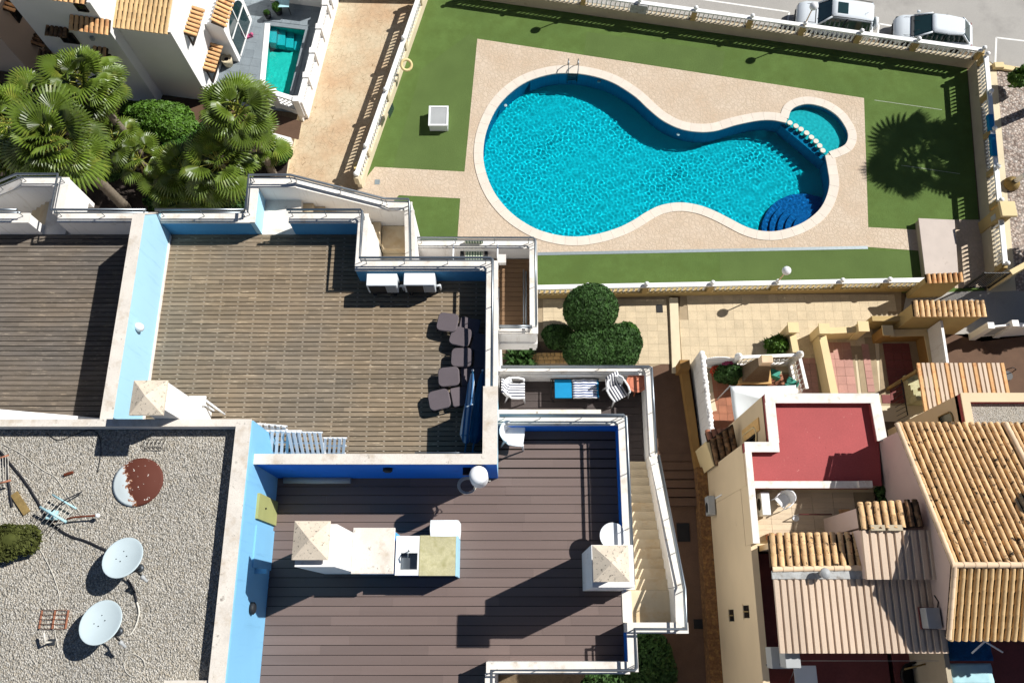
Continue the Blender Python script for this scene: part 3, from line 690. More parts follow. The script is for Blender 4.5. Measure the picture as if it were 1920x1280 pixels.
# big ochre gate pillar on the right fence
p = A2(1846,428)
g = thing('gate_pillar', 'square ochre pillar with a flat cap in the right fence', 'pillar', (p.x, p.y, 0))
b = MB(); b.box(p.x - .28, p.y - .3, 0, p.x + .28, p.y + .3, 1.95); b.obj('shaft', 'ochre', g, bevel=.01)
b = MB(); b.box(p.x - .38, p.y - .4, 1.95, p.x + .38, p.y + .4, 2.12); b.obj('cap', 'ochre_light', g, bevel=.03)
b = MB(); b.box(p.x - .30, p.y - .2, 1.1, p.x - .285, p.y + .05, 1.5); b.obj('meter_door', 'appliance_grey', g)
# blue cloths hung over the rail
for lab, (a, c_) in (('blue towel hung over the balustrade rail, the upper one', ((1857,215), (1860,245))), ('blue towel hung over the balustrade rail, the lower one', ((1862,252), (1865,293)))):
    p0, p1 = A2(*a, 1.57), A2(*c_, 1.57); d = (p1 - p0).normalized(); nn = Vector((-d.y, d.x))
    b = MB(); prof = [(-.125, 1.4), (-.122, 1.585), (-.10, 1.59), (.10, 1.59), (.122, 1.585), (.126, 1.4)]
    vs = []; 
    for k in range(7):
        q = p0.lerp(p1, k / 6)
        for (o_, z) in prof: vs.append((q.x + nn.x * o_, q.y + nn.y * o_, z + .012 * math.sin(k * 2.1 + o_ * 20)))
    b.add(vs, [[k*6 + i, k*6 + i + 1, (k+1)*6 + i + 1, (k+1)*6 + i] for k in range(6) for i in range(5)], 0, True)
    o_ = b.obj('towel', 'teal_cloth'); md = o_.modifiers.new('thickness', 'SOLIDIFY'); md.thickness = .012; tag(o_, lab, 'towel')
# globe lamps on the fences
def globe_lamp(label, p, z0, h):
    t_ = thing('globe_lamp', label, 'lamp', (p.x, p.y, z0), 0, 'globe lamps on the fences')
    b = MB(); b.tube([(p.x, p.y, z0), (p.x, p.y, z0 + h)], [0.035, 0.03], 8); b.lathe([(.08, 0), (.08, .04), (.04, .08)], (p.x, p.y, z0), 10); b.obj('pole', 'ridge_tile', t_)
    b = MB(); b.lathe([(.07, 0), (.09, .06)], (p.x, p.y, z0 + h), 10); b.obj('collar', 'dark_plastic', t_)
    b = MB(); b.ball((p.x, p.y, z0 + h + .26), .21, 16); b.obj('globe', 'plastic_white', t_)
globe_lamp('white globe lamp on the walkway balustrade', Vector(fb0).lerp(Vector(fb1), .613), 1.1, 1.25)
globe_lamp('white globe lamp in front of the car with a spare wheel', Vector(ft0).lerp(Vector(ft1), tops[5]), 1.38, 1.15)
globe_lamp('white globe lamp beyond the upper edge of the lawn', Vector(ft0).lerp(Vector(ft1), tops[1]), 1.38, 1.15)
# life ring, bin and sign on the left fence
p = at(762,122,1.25)
b = MB(); vs = []; 
for i in range(20):
    for k in range(8):
        a1, a2 = math.tau * i / 20, math.tau * k / 8; rr = .27 + .075 * math.cos(a2); vs.append((rr * math.cos(a1), rr * math.sin(a1), .075 * math.sin(a2)))
b.add(vs, [[i*8 + k, i*8 + (k+1) % 8, ((i+1) % 20)*8 + (k+1) % 8, ((i+1) % 20)*8 + k] for i in range(20) for k in range(8)], 0, True)
o_ = b.obj('life_ring', 'bin_cream', None, TR(p.x, p.y, p.z, 0, rx=R(28), ry=R(20))); tag(o_, 'cream life ring hung on the driveway balustrade', 'life ring')
p = A2(690,318)
g = thing('litter_bin', 'cream cylindrical litter bin beside the driveway balustrade', 'bin', (p.x - .45, p.y, ZD)); q = (p.x - .45, p.y, ZD)
b = MB(); b.lathe([(.2, .25), (.24, .9), (.25, .95), (.22, .96), (.21, .9)], q, 14); b.obj('drum', 'bin_cream', g)
b = MB(); b.tube([(q[0], q[1], ZD), (q[0], q[1], ZD + .26)], .04, 8); b.obj('foot', 'steel_dark', g)
p = at(733,205,1.2); b = MB(); b.box(-.04, -.3, 0, .0, .3, .5); o_ = b.obj('notice_board', 'glass_teal', None, TR(p.x, p.y, .8, R(-19))); tag(o_, 'greenish notice board fixed to the driveway balustrade', 'sign')

# pump house and gate at the lawn's right corner
zr = .46
pa, pb, pc, pd = A2(1722,409,zr), A2(1790,412,zr), A2(1797,513,zr), A2(1735,516,zr)
ph = thing('concrete_platform', 'low platform with a pale pink top in the lawn corner', 'platform', (*((pa + pc) / 2), 0))
b = MB(); b.prism([pa + Vector((.04, -.04)), pb + Vector((-.04, -.04)), pc + Vector((-.04, .0)), pd + Vector((.04, .0))], 0, zr - .07); b.obj('base', 'plinth_grey', ph)
b = MB(); b.prism([pa, pb, pc, pd], zr - .07, zr); b.obj('top_slab', 'platform_top', ph, bevel=.01)
sheet('corner_paving', [A2(1790,412), A2(1846,412), A2(1850,540), A2(1790,540)], .002, 'pool_deck_stone')
def barrel(L=.42, w=.20, h=.075, taper=.82):
    """one barrel tile lying along -y (eave end at -y), crown up"""
    vs = []; n_ = 6
    for y_, k in ((-L/2, 1.0), (L/2, taper)):
        for i in range(n_ + 1):
            a1 = math.pi * i / n_; vs.append((math.cos(a1) * w / 2 * k, y_, math.sin(a1) * h * k))
    b = MB(); b.add(vs, [[i, i + 1, n_ + 2 + i, n_ + 1 + i][::-1] for i in range(n_)], 0, True); b.add([vs[i] for i in range(n_ + 1)], [list(range(n_ + 1))]); return b
_tiles = {}
def tile_mesh(m, L=.42, w=.2, h=.075):
    k = (m, L, w, h)
    if k not in _tiles: _tiles[k] = barrel(L, w, h).mesh('tile', m)
    return _tiles[k]
def tile_roof(parent, eave0, eave1, top0, m, spacing=.24, row=.36, w=.2, h=.075, name='roof_bed', clip=None, bed_m='roof_base_shade', thick=.1, pick=None):
    """sloping bed from the eave line to the top with courses of barrel tiles, every tile a piece"""
    e0, e1, t0 = Vector(eave0), Vector(eave1), Vector(top0)
    u = e1 - e0; v = t0 - e0; nu, nv = u.length, v.length
    ux, vx = u.normalized(), v.normalized(); nz = ux.cross(vx).normalized()
    if nz.z < 0: nz = -nz
    b = MB(); q = [e0, e1, e1 + v, t0]
    b.add([*q, *[p - nz * thick for p in q]], [[0, 1, 2, 3], [7, 6, 5, 4], [0, 4, 5, 1], [1, 5, 6, 2], [2, 6, 7, 3], [3, 7, 4, 0]])
    if (q[1] - q[0]).cross(q[3] - q[0]).z < 0: b.f = [f[::-1] for f in b.f]
    bed = b.obj(name, bed_m, parent)
    nc, nr = max(1, round(nu / spacing)), max(1, round(nv / row))
    L = nv / nr * 1.22
    me = tile_mesh(m, round(L, 3), w, h)
    xa = vx.cross(nz).normalized()
    rot = Matrix((xa, vx, nz)).transposed().to_4x4()
    for i in range(nc):
        for j in range(nr):
            p = e0 + ux * (nu * (i + .5) / nc) + vx * (nv * (j + .5) / nr - .02) + nz * (0.012 + .004 * random.random())
            if clip and not clip(p): continue
            mm = me
            if pick:
                alt = pick(p, i, j)
                if alt: mm = tile_mesh(alt, round(L, 3), w, h)
            place('tile', mm, bed, Matrix.Translation(p) @ rot @ Matrix.Rotation(R(random.uniform(-2.2, 2.2)), 4, 'Z') @ Matrix.Rotation(R(3.2), 4, 'X'))
    return bed
z1 = 2.0
gw = thing('tiled_gate_wall', 'ochre gate wall with a narrow tile top by the low platform', 'wall', (*A2(1770,545), 0))
tile_roof(gw, at(1737,529,z1), at(1807,526,z1), at(1735,514,z1 + .12), 'clay_tile_pale', .25, .4)
a, c_ = A2(1735,521,z1), A2(1803,518,z1)
b = MB(); b.wall((a.x, a.y - .1), (c_.x, c_.y - .1), .26, 0, z1 - .06); b.obj('gate_wall', 'ochre', gw)
g0, g1 = A2(1806,541), A2(1852,541)
g = thing('entrance_gate', 'black barred metal gate beside the tiled gate wall', 'gate', (*g0, 0))
b = MB()
for z in (.12, 1.9): b.wall(g0, g1, .04, z, z + .05)
for k in (0, 1):
    q = g0.lerp(g1, k); b.box(q.x - .03, q.y - .03, .05, q.x + .03, q.y + .03, 1.97)
b.obj('gate_frame', 'black_metal', g)
bar = MB().box(-.012, -.012, .12, .012, .012, 1.95).mesh('bar', 'black_metal')
for k in range(1, 10):
    q = g0.lerp(g1, k / 10); place('bar', bar, g, TR(q.x, q.y, 0))
b = MB(); q0, q1 = A2(1852,541), A2(1890,520); b.wall(q0, q1, .25, 0, 2.0); tag(b.obj('gate_wing_wall', 'ochre_light'), 'cream wing wall right of the entrance gate', 'wall')

# ------------------------------------------------------------------ apartment building with roof terraces
ZW, ZB, ZC, ZM, ZG = 18.0, 17.5, 15.0, 15.4, 19.5
XD0, XD1 = -9.10, -8.87          # wall between the two timber terraces
XE0, XE1 = -0.63, -0.36          # east parapet of the timber terrace
apt = thing('apartment_building', 'white and blue apartment building with roof terraces and gravel roof', 'building', (-3, 4, 0))
b = MB()
b.box(-26, -9, 0, -5.72, 4.10, ZG - .06); b.box(-26, 4.12, 0, -3.66, 9.80, ZW - .12); b.box(-3.66, 4.12, 0, -.38, 8.36, ZW - .121); b.box(-3.66, 8.36, 0, -.39, 9.80, 14.85); b.box(-5.70, -1.04, 0, 2.72, 4.56, ZB - .12)
b.box(-5.70, -9, 0, -.58, -1.06, ZB - .125); b.box(-.36, 4.58, 0, 3.84, 6.50, ZC - .12); b.box(2.74, -.28, 0, 3.84, 4.565, 14.0)
b.box(-6.62, 9.82, 0, -2.75, 10.58, 15.2); b.box(-13.6, 9.82, 0, -11.45, 10.66, 15.2)
b.box(-2.73, 8.4, 14.9, -.37, 10.16, ZM - .1); b.box(-.355, 7.36, 14.9, .72, 10.16, ZM - .1)
b.obj('wall', 'white_paint', apt)

def planks(name, rects, z, pitch, length, m, gap=.012, thick=.03, joist=None, bed='dark_void', ph=0.0):
    """deck of separate boards along x over a dark bed (and pale joists)"""
    d = MB()
    for (x0, y0, x1, y1) in rects: d.add([(x0, y0, z - .09), (x1, y0, z - .09), (x1, y1, z - .09), (x0, y1, z - .09)], [[0, 1, 2, 3]])
    deck = d.obj(name, bed, apt)
    if joist:
        j = MB()
        for (x0, y0, x1, y1) in rects:
            k = x0 + .2
            while k < x1 - .05: j.box(k, y0, z - .08, k + .035, y1, z - thick + .016); k += joist
        j.obj('joist', 'joist', deck)
    meshes = {}
    for (x0, y0, x1, y1) in rects:
        nr = round((y1 - y0) / pitch); pw = (y1 - y0) / nr
        for i in range(nr):
            xx = x0; first = True; yc = y0 + (i + .5) * pw
            while xx < x1 - .05:
                L = length * random.choice((.75, 1.0, 1.0, 1.25)) if not first else length * (.3 + .7 * ((i * .37 + ph) % 1))
                first = False
                L = round(min(L, x1 - xx) * 20) / 20
                if x1 - (xx + L) < .25: L = x1 - xx
                key = round(L, 3)
                if key not in meshes: meshes[key] = MB().box(-L/2 + .0006, -pw/2 + gap/2, -thick, L/2 - .0006, pw/2 - gap/2, 0).mesh('plank', m)
                place('plank', meshes[key], deck, TR(xx + L/2, yc, z + random.uniform(-.002, .002), R(random.uniform(-.08, .08))))
                xx += L
    return deck
planks('timber_deck', [(XD1, 3.42, XE0, 8.18), (XD1, 8.18, -3.90, 9.46)], ZW, .119, 2.3, 'weathered_wood', .019, .028, .43)
planks('grey_timber_deck', [(-13.4, 4.12, XD0, 9.46)], ZW, .128, 2.6, 'weathered_wood_grey', .02, .028)
planks('brown_deck', [(-5.70, -4.6, -.57, -1.0), (-5.70, -1.0, 2.55, 3.22), (-.35, 3.22, 2.55, 4.38)], ZB, .212, 2.45, 'brown_board', .013, .03)
planks('balcony_deck', [(-.34, 4.58, 2.76, 6.36), (2.76, 4.05, 3.62, 6.36)], ZC, .20, 2.2, 'brown_board_dark', .010, .03)
planks('corner_balcony_deck', [(-.36, 7.58, .50, 9.93), (-2.72, 9.05, -.36, 9.93)], ZM, .145, 1.6, 'teak_board', .012, .03)

def parapet(p0, p1, z0, z1, inner, outer, th=.24, z0b=None, z1b=None, cop='coping_clean', cw=None, name='parapet'):
    """left of p0->p1 is the terrace side"""
    pa = MB(); pa.wall(p0, p1, (th/2, 0), z0, z1 - .05, 0, z0b, None if z1b is None else z1b - .05); w_ = pa.obj(name, inner, apt)
    pa = MB(); pa.wall(p0, p1, (0, th/2), z0 - .3, z1 - .051, 0, None if z0b is None else z0b - .3, None if z1b is None else z1b - .051); pa.obj('outer_face', outer, w_)
    d = (Vector(p1) - Vector(p0)).normalized() * .012
    c = MB(); c.wall(Vector(p0) - d, Vector(p1) + d, (cw or th) + .03, z1 - .05, z1, 0, None if z1b is None else z1b - .05, z1b); c.obj('coping', cop, w_)
    return w_
def rail(pts, heights=(.20, .36), r=(.022, .033), every=1.15, name='railing', m='steel'):
    """pipes above the coping with slim posts; every post a piece"""
    th = MB()
    for h, rr in zip(heights, r): th.tube([(p[0], p[1], p[2] + h) for p in pts], rr, 8)
    o = th.obj(name, m, apt)
    for a, c in zip(pts[:-1], pts[1:]):
        a, c = Vector(a), Vector(c); n_ = max(1, round((c - a).length / every))
        for k in range(n_ + 1):
            q = a.lerp(c, (k + .0) / n_) if 0 < k < n_ else a.lerp(c, .04 if k == 0 else .96)
            MB().tube([(q.x, q.y, q.z - .01), (q.x, q.y, q.z + heights[-1])], .011, 6).obj('rail_post', m, o)
    return o
ZP = ZW + .70
# timber terrace
parapet((-6.62, 9.58), (XD1 - .1, 9.58), ZW - .1, ZP, 'mid_blue', 'white_paint'); 
parapet((-3.76, 9.58), (-5.62, 9.58), ZW - .1, ZP, 'mid_blue', 'white_paint')
parapet((-3.76, 8.27), (-3.76, 9.69), ZW - .1, ZP - .002, 'mid_blue', 'white_paint')
parapet((XE1 - .02, 8.27), (-3.87, 8.27), ZW - .1, ZP - .001, 'mid_blue', 'white_paint')
parapet(((XE0 + XE1) / 2, 4.96), ((XE0 + XE1) / 2, 8.38), ZW - .1, ZP - .003, 'mid_blue', 'white_paint', .27)
parapet(((XE0 + XE1) / 2 + .01, 3.24), ((XE0 + XE1) / 2 + .01, 4.95), ZW - .1, 19.5, 'mid_blue', 'pale_blue', .30, cop='coping')
parapet((-5.66, 3.31), (XE1 + .02, 3.31), ZW - .4, 19.501, 'mid_blue', 'bright_blue', .20, z0b=ZW - .4, cop='coping')
rail([(XD1, 9.62, ZP), (-6.66, 9.62, ZP)]); rail([(-5.60, 9.62, ZP), (-3.76, 9.62, ZP), (-3.72, 9.58, ZP), (-3.72, 8.32, ZP), (-.52, 8.32, ZP), (-.47, 8.27, ZP), (-.47, 5.05, ZP)])
# dividing wall, its north end cut on a slope
for nm, xa, xb, m_ in (('dividing_wall', (XD0 + XD1) / 2, XD1, 'pale_blue'), ('dividing_wall_back', XD0, (XD0 + XD1) / 2, 'white_paint')):
    prof = [(4.1, ZW - .1), (9.70, ZW - .1), (9.70, 18.68), (9.22, 19.55), (4.1, 19.55)]
    b = MB(); n_ = len(prof); b.add([(xa, y_, z_) for y_, z_ in prof] + [(xb, y_, z_) for y_, z_ in prof], [list(range(n_)), list(range(n_, 2*n_))[::-1]] + [[i, n_ + i, n_ + (i+1) % n_, (i+1) % n_] for i in range(n_)]); b.obj(nm, m_, apt)
b = MB(); b.box(XD0 - .03, 4.1, 19.55, XD1 + .01, 9.23, 19.6)
vs = [(XD0 - .03, 9.23, 19.6), (XD1 + .01, 9.23, 19.6), (XD1 + .01, 9.73, 18.71), (XD0 - .03, 9.73, 18.71)]
b.add(vs + [(x, y_, z - .05) for x, y_, z in vs], [[0, 1, 2, 3][::-1], [0, 3, 7, 4], [1, 5, 6, 2], [2, 6, 7, 3]]); b.obj('dividing_wall_coping', 'coping', apt)
b = MB(); b.box(XD1, 4.3, ZW, XD1 + .03, 9.4, ZW + .08); b.obj('skirting', 'coping_clean', apt)
p = at(242,607,19.3); b = MB(); b.lathe([(.10, 0), (.11, .05), (.09, .15), (.03, .2)], (XD1 + .05, p.y, 19.0), 10); b.obj('wall_lamp', 'plastic_white', apt)
# left terrace
parapet((XD0 - .02, 9.58), (-11.46, 9.58), ZW - .1, ZP, 'white_paint', 'white_paint'); parapet((-12.2, 9.58), (-13.6, 9.58), ZW - .1, ZP, 'white_paint', 'white_paint')
parapet((-11.50, 9.71), (-11.50, 10.66), ZW - .1, ZP - .001, 'white_paint', 'white_paint')
parapet((-11.39, 10.60), (-12.55, 10.60), ZW - .4, ZP - .002, 'white_paint', 'white_paint')
parapet((-12.55, 10.60), (-14.2, 10.60), ZW - .6, ZP - .003, 'white_paint', 'white_paint', z0b=16.4, z1b=17.75)
rail([(XD0, 9.62, ZP), (-11.46, 9.62, ZP), (-11.46, 10.62, ZP), (-12.5, 10.62, ZP), (-14.1, 10.62, 17.8)]); rail([(-12.3, 9.62, ZP), (-13.5, 9.62, ZP)])
def steps(name, x0, x1, y0, y1, z0, z1, n_, axis='x', m_='stair_stone', base=None):
    """flight falling from (x0 or y0, z0) to (x1 or y1, z1); every step a piece"""
    root = MB().box(min(x0, x1), min(y0, y1), (base if base is not None else min(z0, z1) - .6), max(x0, x1), max(y0, y1), min(z0, z1) - .08).obj(name, 'white_paint', apt)
    for k in range(n_):
        f0, f1 = k / n_, (k + 1) / n_; zt = z0 + (z1 - z0) * (k + 1) / (n_ + 1)
        if axis == 'x': a = (x0 + (x1 - x0) * f0, y0, x0 + (x1 - x0) * f1, y1)
        else: a = (x0, y0 + (y1 - y0) * f0, x1, y0 + (y1 - y0) * f1)
        MB().box(a[0], a[1], min(z0, z1) - .07, a[2], a[3], zt).obj('step', m_, root)
    return root
b = MB(); b.box(-12.2, 9.46, ZW - .2, -11.62, 10.48, ZW - .005); b.obj('landing', 'coping_clean', apt)
steps('stair_flight', -12.2, -13.8, 9.71, 10.48, ZW, 16.6, 8)
# stair of the right timber terrace
b = MB(); b.box(-6.50, 9.45, ZW - .2, -5.55, 10.46, ZW - .004); b.obj('landing', 'coping_clean', apt)
parapet((-6.62, 10.66), (-6.62, 9.47), ZW - .1, ZP - .001, 'pale_blue', 'white_paint'); parapet((-5.55, 10.58), (-6.73, 10.58), ZW - .4, ZP, 'white_paint', 'white_paint')
parapet((-3.35, 10.58), (-5.55, 10.58), 15.6, 17.42, 'white_paint', 'white_paint', z0b=17.2, z1b=ZP - .001)
parapet((-2.72, 10.58), (-3.35, 10.58), 15.3, 17.42, 'white_paint', 'white_paint')
parapet((-2.78, 8.44), (-2.78, 10.46), 15.0, 16.35, 'white_paint', 'white_paint', z0b=15.6, z1b=17.415)
rail([(-6.62, 9.62, ZP), (-6.64, 10.60, ZP), (-5.6, 10.60, ZP), (-3.4, 10.60, 17.45), (-2.76, 10.60, 17.42), (-2.74, 10.5, 17.42), (-2.74, 8.5, 16.4)])
steps('stair_flight', -5.55, -3.66, 9.72, 10.45, ZW, 16.55, 7)
b = MB(); b.box(-3.64, 9.74, 15.6, -2.92, 10.45, 16.5); b.obj('half_landing', 'stair_stone', apt)
b = MB(); b.prism([(-3.64, 9.73), (-2.92, 9.73), (-3.64, 9.0)], 15.0, 16.2); b.obj('winder', 'stair_stone', apt)
b = MB(); b.prism([(-2.91, 9.735), (-2.91, 8.8), (-3.63, 8.8), (-3.63, 8.99)], 14.9, 15.9); b.obj('winder', 'stair_stone', apt)
b = MB(); b.box(-3.63, 8.40, 14.8, -2.91, 8.79, 15.62); b.obj('winder', 'stair_stone', apt)
# corner balcony
parapet((.60, 10.06), (-2.7, 10.06), ZM - .5, 16.1, 'white_paint', 'white_paint', .22); parapet((.60, 7.40), (.60, 10.17), ZM - .5, 16.099, 'white_paint', 'white_paint', .20)
parapet((-.36, 7.49), (.50, 7.49), ZM - .5, 16.098, 'white_paint', 'white_paint', .16)
rail([(-2.7, 10.1, 16.1), (.60, 10.1, 16.1), (.65, 10.05, 16.1), (.65, 7.5, 16.1)]); rail([(-.36, 7.5, 16.1), (.55, 7.5, 16.1)], (.14, .30))
b = MB(); b.box(-.36, 8.39, 18.45, -.15, 8.62, 18.6); b.obj('ledge', 'coping_clean', apt)
b = MB(); b.box(-.36, 6.55, 10, .1, 7.2, 13.0); b.obj('lower_block', 'white_paint', apt)
b = MB(); b.tube([(.40, 7.6, 15.5), (.40, 9.5, 15.5)], .03, 8); b.tube([(.33, 7.6, 15.62), (.33, 9.5, 15.62)], .02, 8); b.obj('pipe', 'steel', apt)

# lower brown terrace
ZPB = ZB + .70
parapet((2.64, .62), (2.64, 4.58), ZB - .1, ZPB, 'bright_blue', 'white_paint', .19); parapet((2.54, 4.48), (-.34, 4.48), ZB - .1, ZPB - .001, 'bright_blue', 'white_paint', .22)
rail([(-.30, 4.52, ZPB), (2.62, 4.52, ZPB), (2.68, 4.46, ZPB), (2.68, .70, ZPB)])
parapet((2.64, -1.09), (2.64, -.30), ZB - .1, ZPB, 'bright_blue', 'white_paint', .19); parapet((-.55, -1.02), (2.55, -1.02), ZB - .1, ZPB - .001, 'white_paint', 'white_paint', .22)
parapet((-.48, -9), (-.48, -1.14), ZB - .1, ZPB - .002, 'white_paint', 'bright_blue', .18)
parapet((2.555, -.20), (3.88, -.20), ZB - .4, ZPB - .0015, 'white_paint', 'white_paint', .20)
rail([(-.44, -8, ZPB), (-.44, -1.05, ZPB), (2.62, -1.05, ZPB), (2.66, -1.0, ZPB), (2.66, -.22, ZPB), (3.78, -.22, ZPB), (3.80, .6, ZPB), (3.80, 4.0, ZC + .9)])
b = MB(); b.box(2.55, -.09, ZB - .3, 3.64, .62, ZB - .004); b.obj('landing', 'stair_stone', apt)
b = MB(); b.box(2.54, -.09, ZB - .2, 2.76, .60, ZB + .02); b.obj('threshold', 'coping_clean', apt)
steps('stair_flight', 2.76, 3.64, .63, 4.04, ZB, ZC, 14, 'y')
parapet((3.74, .66), (3.74, 4.10), ZB - .4, ZPB - .003, 'coping_clean', 'white_paint', .20, z0b=ZC - .2, z1b=ZC + .75)
parapet((3.74, -.09), (3.74, .65), ZB - .4, ZPB - .003, 'coping_clean', 'white_paint', .20)
parapet((3.74, 4.11), (3.74, 6.54), ZC - .2, ZC + .75, 'white_paint', 'white_paint', .20); parapet((3.63, 6.44), (-.36, 6.44), ZC - .2, ZC + .70, 'white_paint', 'white_paint', .20)
rail([(-.30, 6.48, ZC + .70), (3.72, 6.48, ZC + .70), (3.78, 6.42, ZC + .75), (3.78, 4.1, ZC + .75)], (.16, .30))
b = MB(); b.box(-.34, 4.63, 17.0, 2.24, 4.98, 17.22); b.obj('window_ledge', 'coping', apt)
b = MB(); b.tube([(-.30, 4.8, 17.28), (.02, 4.8, 17.28), (.05, 4.84, 17.26)], .025, 8); b.obj('waste_pipe', 'appliance_grey', apt)

# gravel roof
b = MB(); b.add([(-26, -9, ZG), (-6.0, -9, ZG), (-6.0, 3.96, ZG), (-26, 3.96, ZG)], [[0, 1, 2, 3]]); o_ = b.obj('gravel', 'roof_gravel', apt); o_['kind'] = 'stuff'
def roof_wall(x0, y0, x1, y1, z1, m_='coping'):
    b = MB(); b.box(x0, y0, ZG - .5, x1, y1, z1 - .04); w_ = b.obj('roof_parapet', 'white_paint', apt)
    b = MB(); b.box(x0 - .012, y0 - .012, z1 - .04, x1 + .012, y1 + .012, z1); b.obj('coping', m_, w_)
roof_wall(-26, 3.97, -6.02, 4.11, 19.85); roof_wall(-6.0, -9, -5.70, 4.11, 19.852); roof_wall(-6.9, -1.32, -6.03, -1.18, 19.80)
b = MB(); b.box(-5.699, -9, ZB - .05, -5.66, 4.10, 19.8); b.obj('east_wall_face', 'wall_blue', apt)
# what hangs on the pale blue wall
zz = ZB
b = MB(); b.box(-5.66, Y(990, 18.2), zz, -5.625, Y(1066, 18.2), 18.9); b.obj('wall_block', 'wall_blue', apt)
b = MB(); b.box(-5.66, Y(932, 18.3), zz, -5.60, Y(978, 18.3), 19.0); b.obj('cupboard_door', 'olive_panel', apt)
b = MB(); b.tube([(-5.60, Y(955, 18.3), 18.5), (-5.57, Y(955, 18.3), 18.5)], .02, 6); b.obj('door_handle', 'black_metal', apt)
b = MB(); b.box(-5.66, Y(1075, 18.6), 18.55, -5.40, Y(1066, 18.6), 18.66); b.obj('bracket_beam', 'wall_blue', apt)
b = MB(); b.lathe([(.13, 0), (.13, .07), (.09, .1)], (0, 0, 0), 12); b.obj('bulkhead_lamp', 'dark_plastic', apt, TR(-5.655, Y(1140, 18.6), 18.7, 0, ry=R(90)))
b = MB(); b.lathe([(.11, 0), (.11, .07), (.07, .1)], (0, 0, 0), 12); b.obj('bulkhead_lamp', 'dark_plastic', apt, TR(X(727, 880, 18.9), 3.215, 18.9, 0, rx=R(90)))

# chimneys
def cap(b, x0, y0, x1, y1, z0, rise, edge=.05):
    b.box(x0, y0, z0, x1, y1, z0 + edge); cx, cy = (x0 + x1) / 2, (y0 + y1) / 2; z = z0 + edge
    for p, q in (((x0, y0), (x1, y0)), ((x1, y0), (x1, y1)), ((x1, y1), (x0, y1)), ((x0, y1), (x0, y0))): b.add([(*p, z), (*q, z), (cx, cy, z + rise)], [[0, 1, 2]])
def chimney(x0, y0, x1, y1, z0, z1, cx0, cy0, cx1, cy1, zc):
    b = MB(); b.box(x0, y0, z0, x1, y1, z1); c = b.obj('chimney', 'white_paint', apt)
    b = MB()
    b.box(x0 + .2, y0 + .2, z1 - .02, min(x1, cx1) - .15, min(y1, cy1) - .15, zc - .08); b.obj('cap_support', 'white_paint', c)
    b = MB(); cap(b, cx0, cy0, cx1, cy1, zc, .17); b.obj('chimney_cap', 'stone_cap', c); return c
chimney(1.64, .60, 2.50, 1.44, ZB, 19.95, 1.60, .68, 2.32, 1.38, 20.55)
chimney(-4.36, .98, -3.56, 1.82, ZB, 20.35, -4.38, 1.10, -3.66, 1.86, 20.50)
chimney(-7.80, 4.13, -7.26, 4.72, ZW, 20.7, -7.88, 3.96, -7.18, 4.70, 20.85)
b = MB(); prof = [(-13.0, 19.2), (-12.2, 19.2), (-9.6, ZW), (-13.0, ZW)]
b.add([(x, 4.13, z) for x, z in prof] + [(x, 4.55, z) for x, z in prof], [[0, 1, 2, 3], [7, 6, 5, 4], [0, 4, 5, 1], [1, 5, 6, 2], [2, 6, 7, 3], [3, 7, 4, 0]]); b.obj('stair_hood', 'white_paint', apt)

# outdoor kitchen on the brown deck
kit = thing('outdoor_kitchen', 'blue and white outdoor kitchen counter with sink beside the chimney', 'kitchen counter', (-2.4, 1.3, ZB))
zk = ZB + .92
xs = [X(664, 1040, zk), X(741, 1040, zk), X(786, 1040, zk), X(858, 1040, zk)]; y0, y1 = Y(1078, zk), Y(1004, zk)
b = MB(); b.box(xs[0] + .02, y0 + .06, ZB, xs[1] - .04, y1 + .10, zk + .12); b.obj('barbecue_block', 'sky_blue', kit)
b = MB(); b.box(xs[0] - .02, y0 + .02, zk + .12, xs[1], y1 + .16, zk + .20); b.obj('barbecue_top', 'coping', kit, bevel=.01)
b = MB(); b.box(xs[1] - .035, y0 + .03, ZB, xs[3] - .04, y1 - .03, zk - .22); b.box(xs[2] + .006, y0 + .031, zk - .221, xs[3] - .041, y1 - .031, zk - .041); b.obj('cabinet', 'bright_blue', kit)
sx0, sx1, sy0, sy1 = X(752, 1040, zk), X(783, 1040, zk), Y(1067, zk), Y(1036, zk)
b = MB(); X0, X1 = xs[1] + .01, xs[2] + .0
for r_ in ((X0, y0, X1, sy0), (X0, sy1, X1, y1), (X0, sy0, sx0, sy1), (sx1, sy0, X1, sy1)): b.box(r_[0], r_[1], zk - .04, r_[2], r_[3], zk)
b.obj('worktop', 'white_clean', kit)
b = MB(); t_ = .012
b.box(sx0, sy0, zk - .2, sx1, sy1, zk - .185); b.box(sx0, sy0, zk - .2, sx0 + t_, sy1, zk + .004); b.box(sx1 - t_, sy0, zk - .2, sx1, sy1, zk + .004); b.box(sx0, sy0, zk - .2, sx1, sy0 + t_, zk + .0041); b.box(sx0, sy1 - t_, zk - .2, sx1, sy1, zk + .0041); b.obj('sink', 'steel', kit)
cx = (sx0 + sx1) / 2; b = MB(); b.tube([(cx, sy1 + .04, zk), (cx, sy1 + .04, zk + .2), (cx, sy1 - .02, zk + .25), (cx, sy1 - .12, zk + .22)], .014, 8); b.obj('tap', 'steel', kit)
b = MB(); b.box(xs[2] + .004, y0 - .01, zk - .04, xs[3] - .045, y1 + .01, zk + .012); b.obj('mossy_worktop', 'worktop_moss', kit, bevel=.005)
b = MB(); b.box(xs[3] - .04, y0 - .02, ZB, xs[3], y1 + .0, zk); b.obj('end_panel', 'pale_blue', kit)
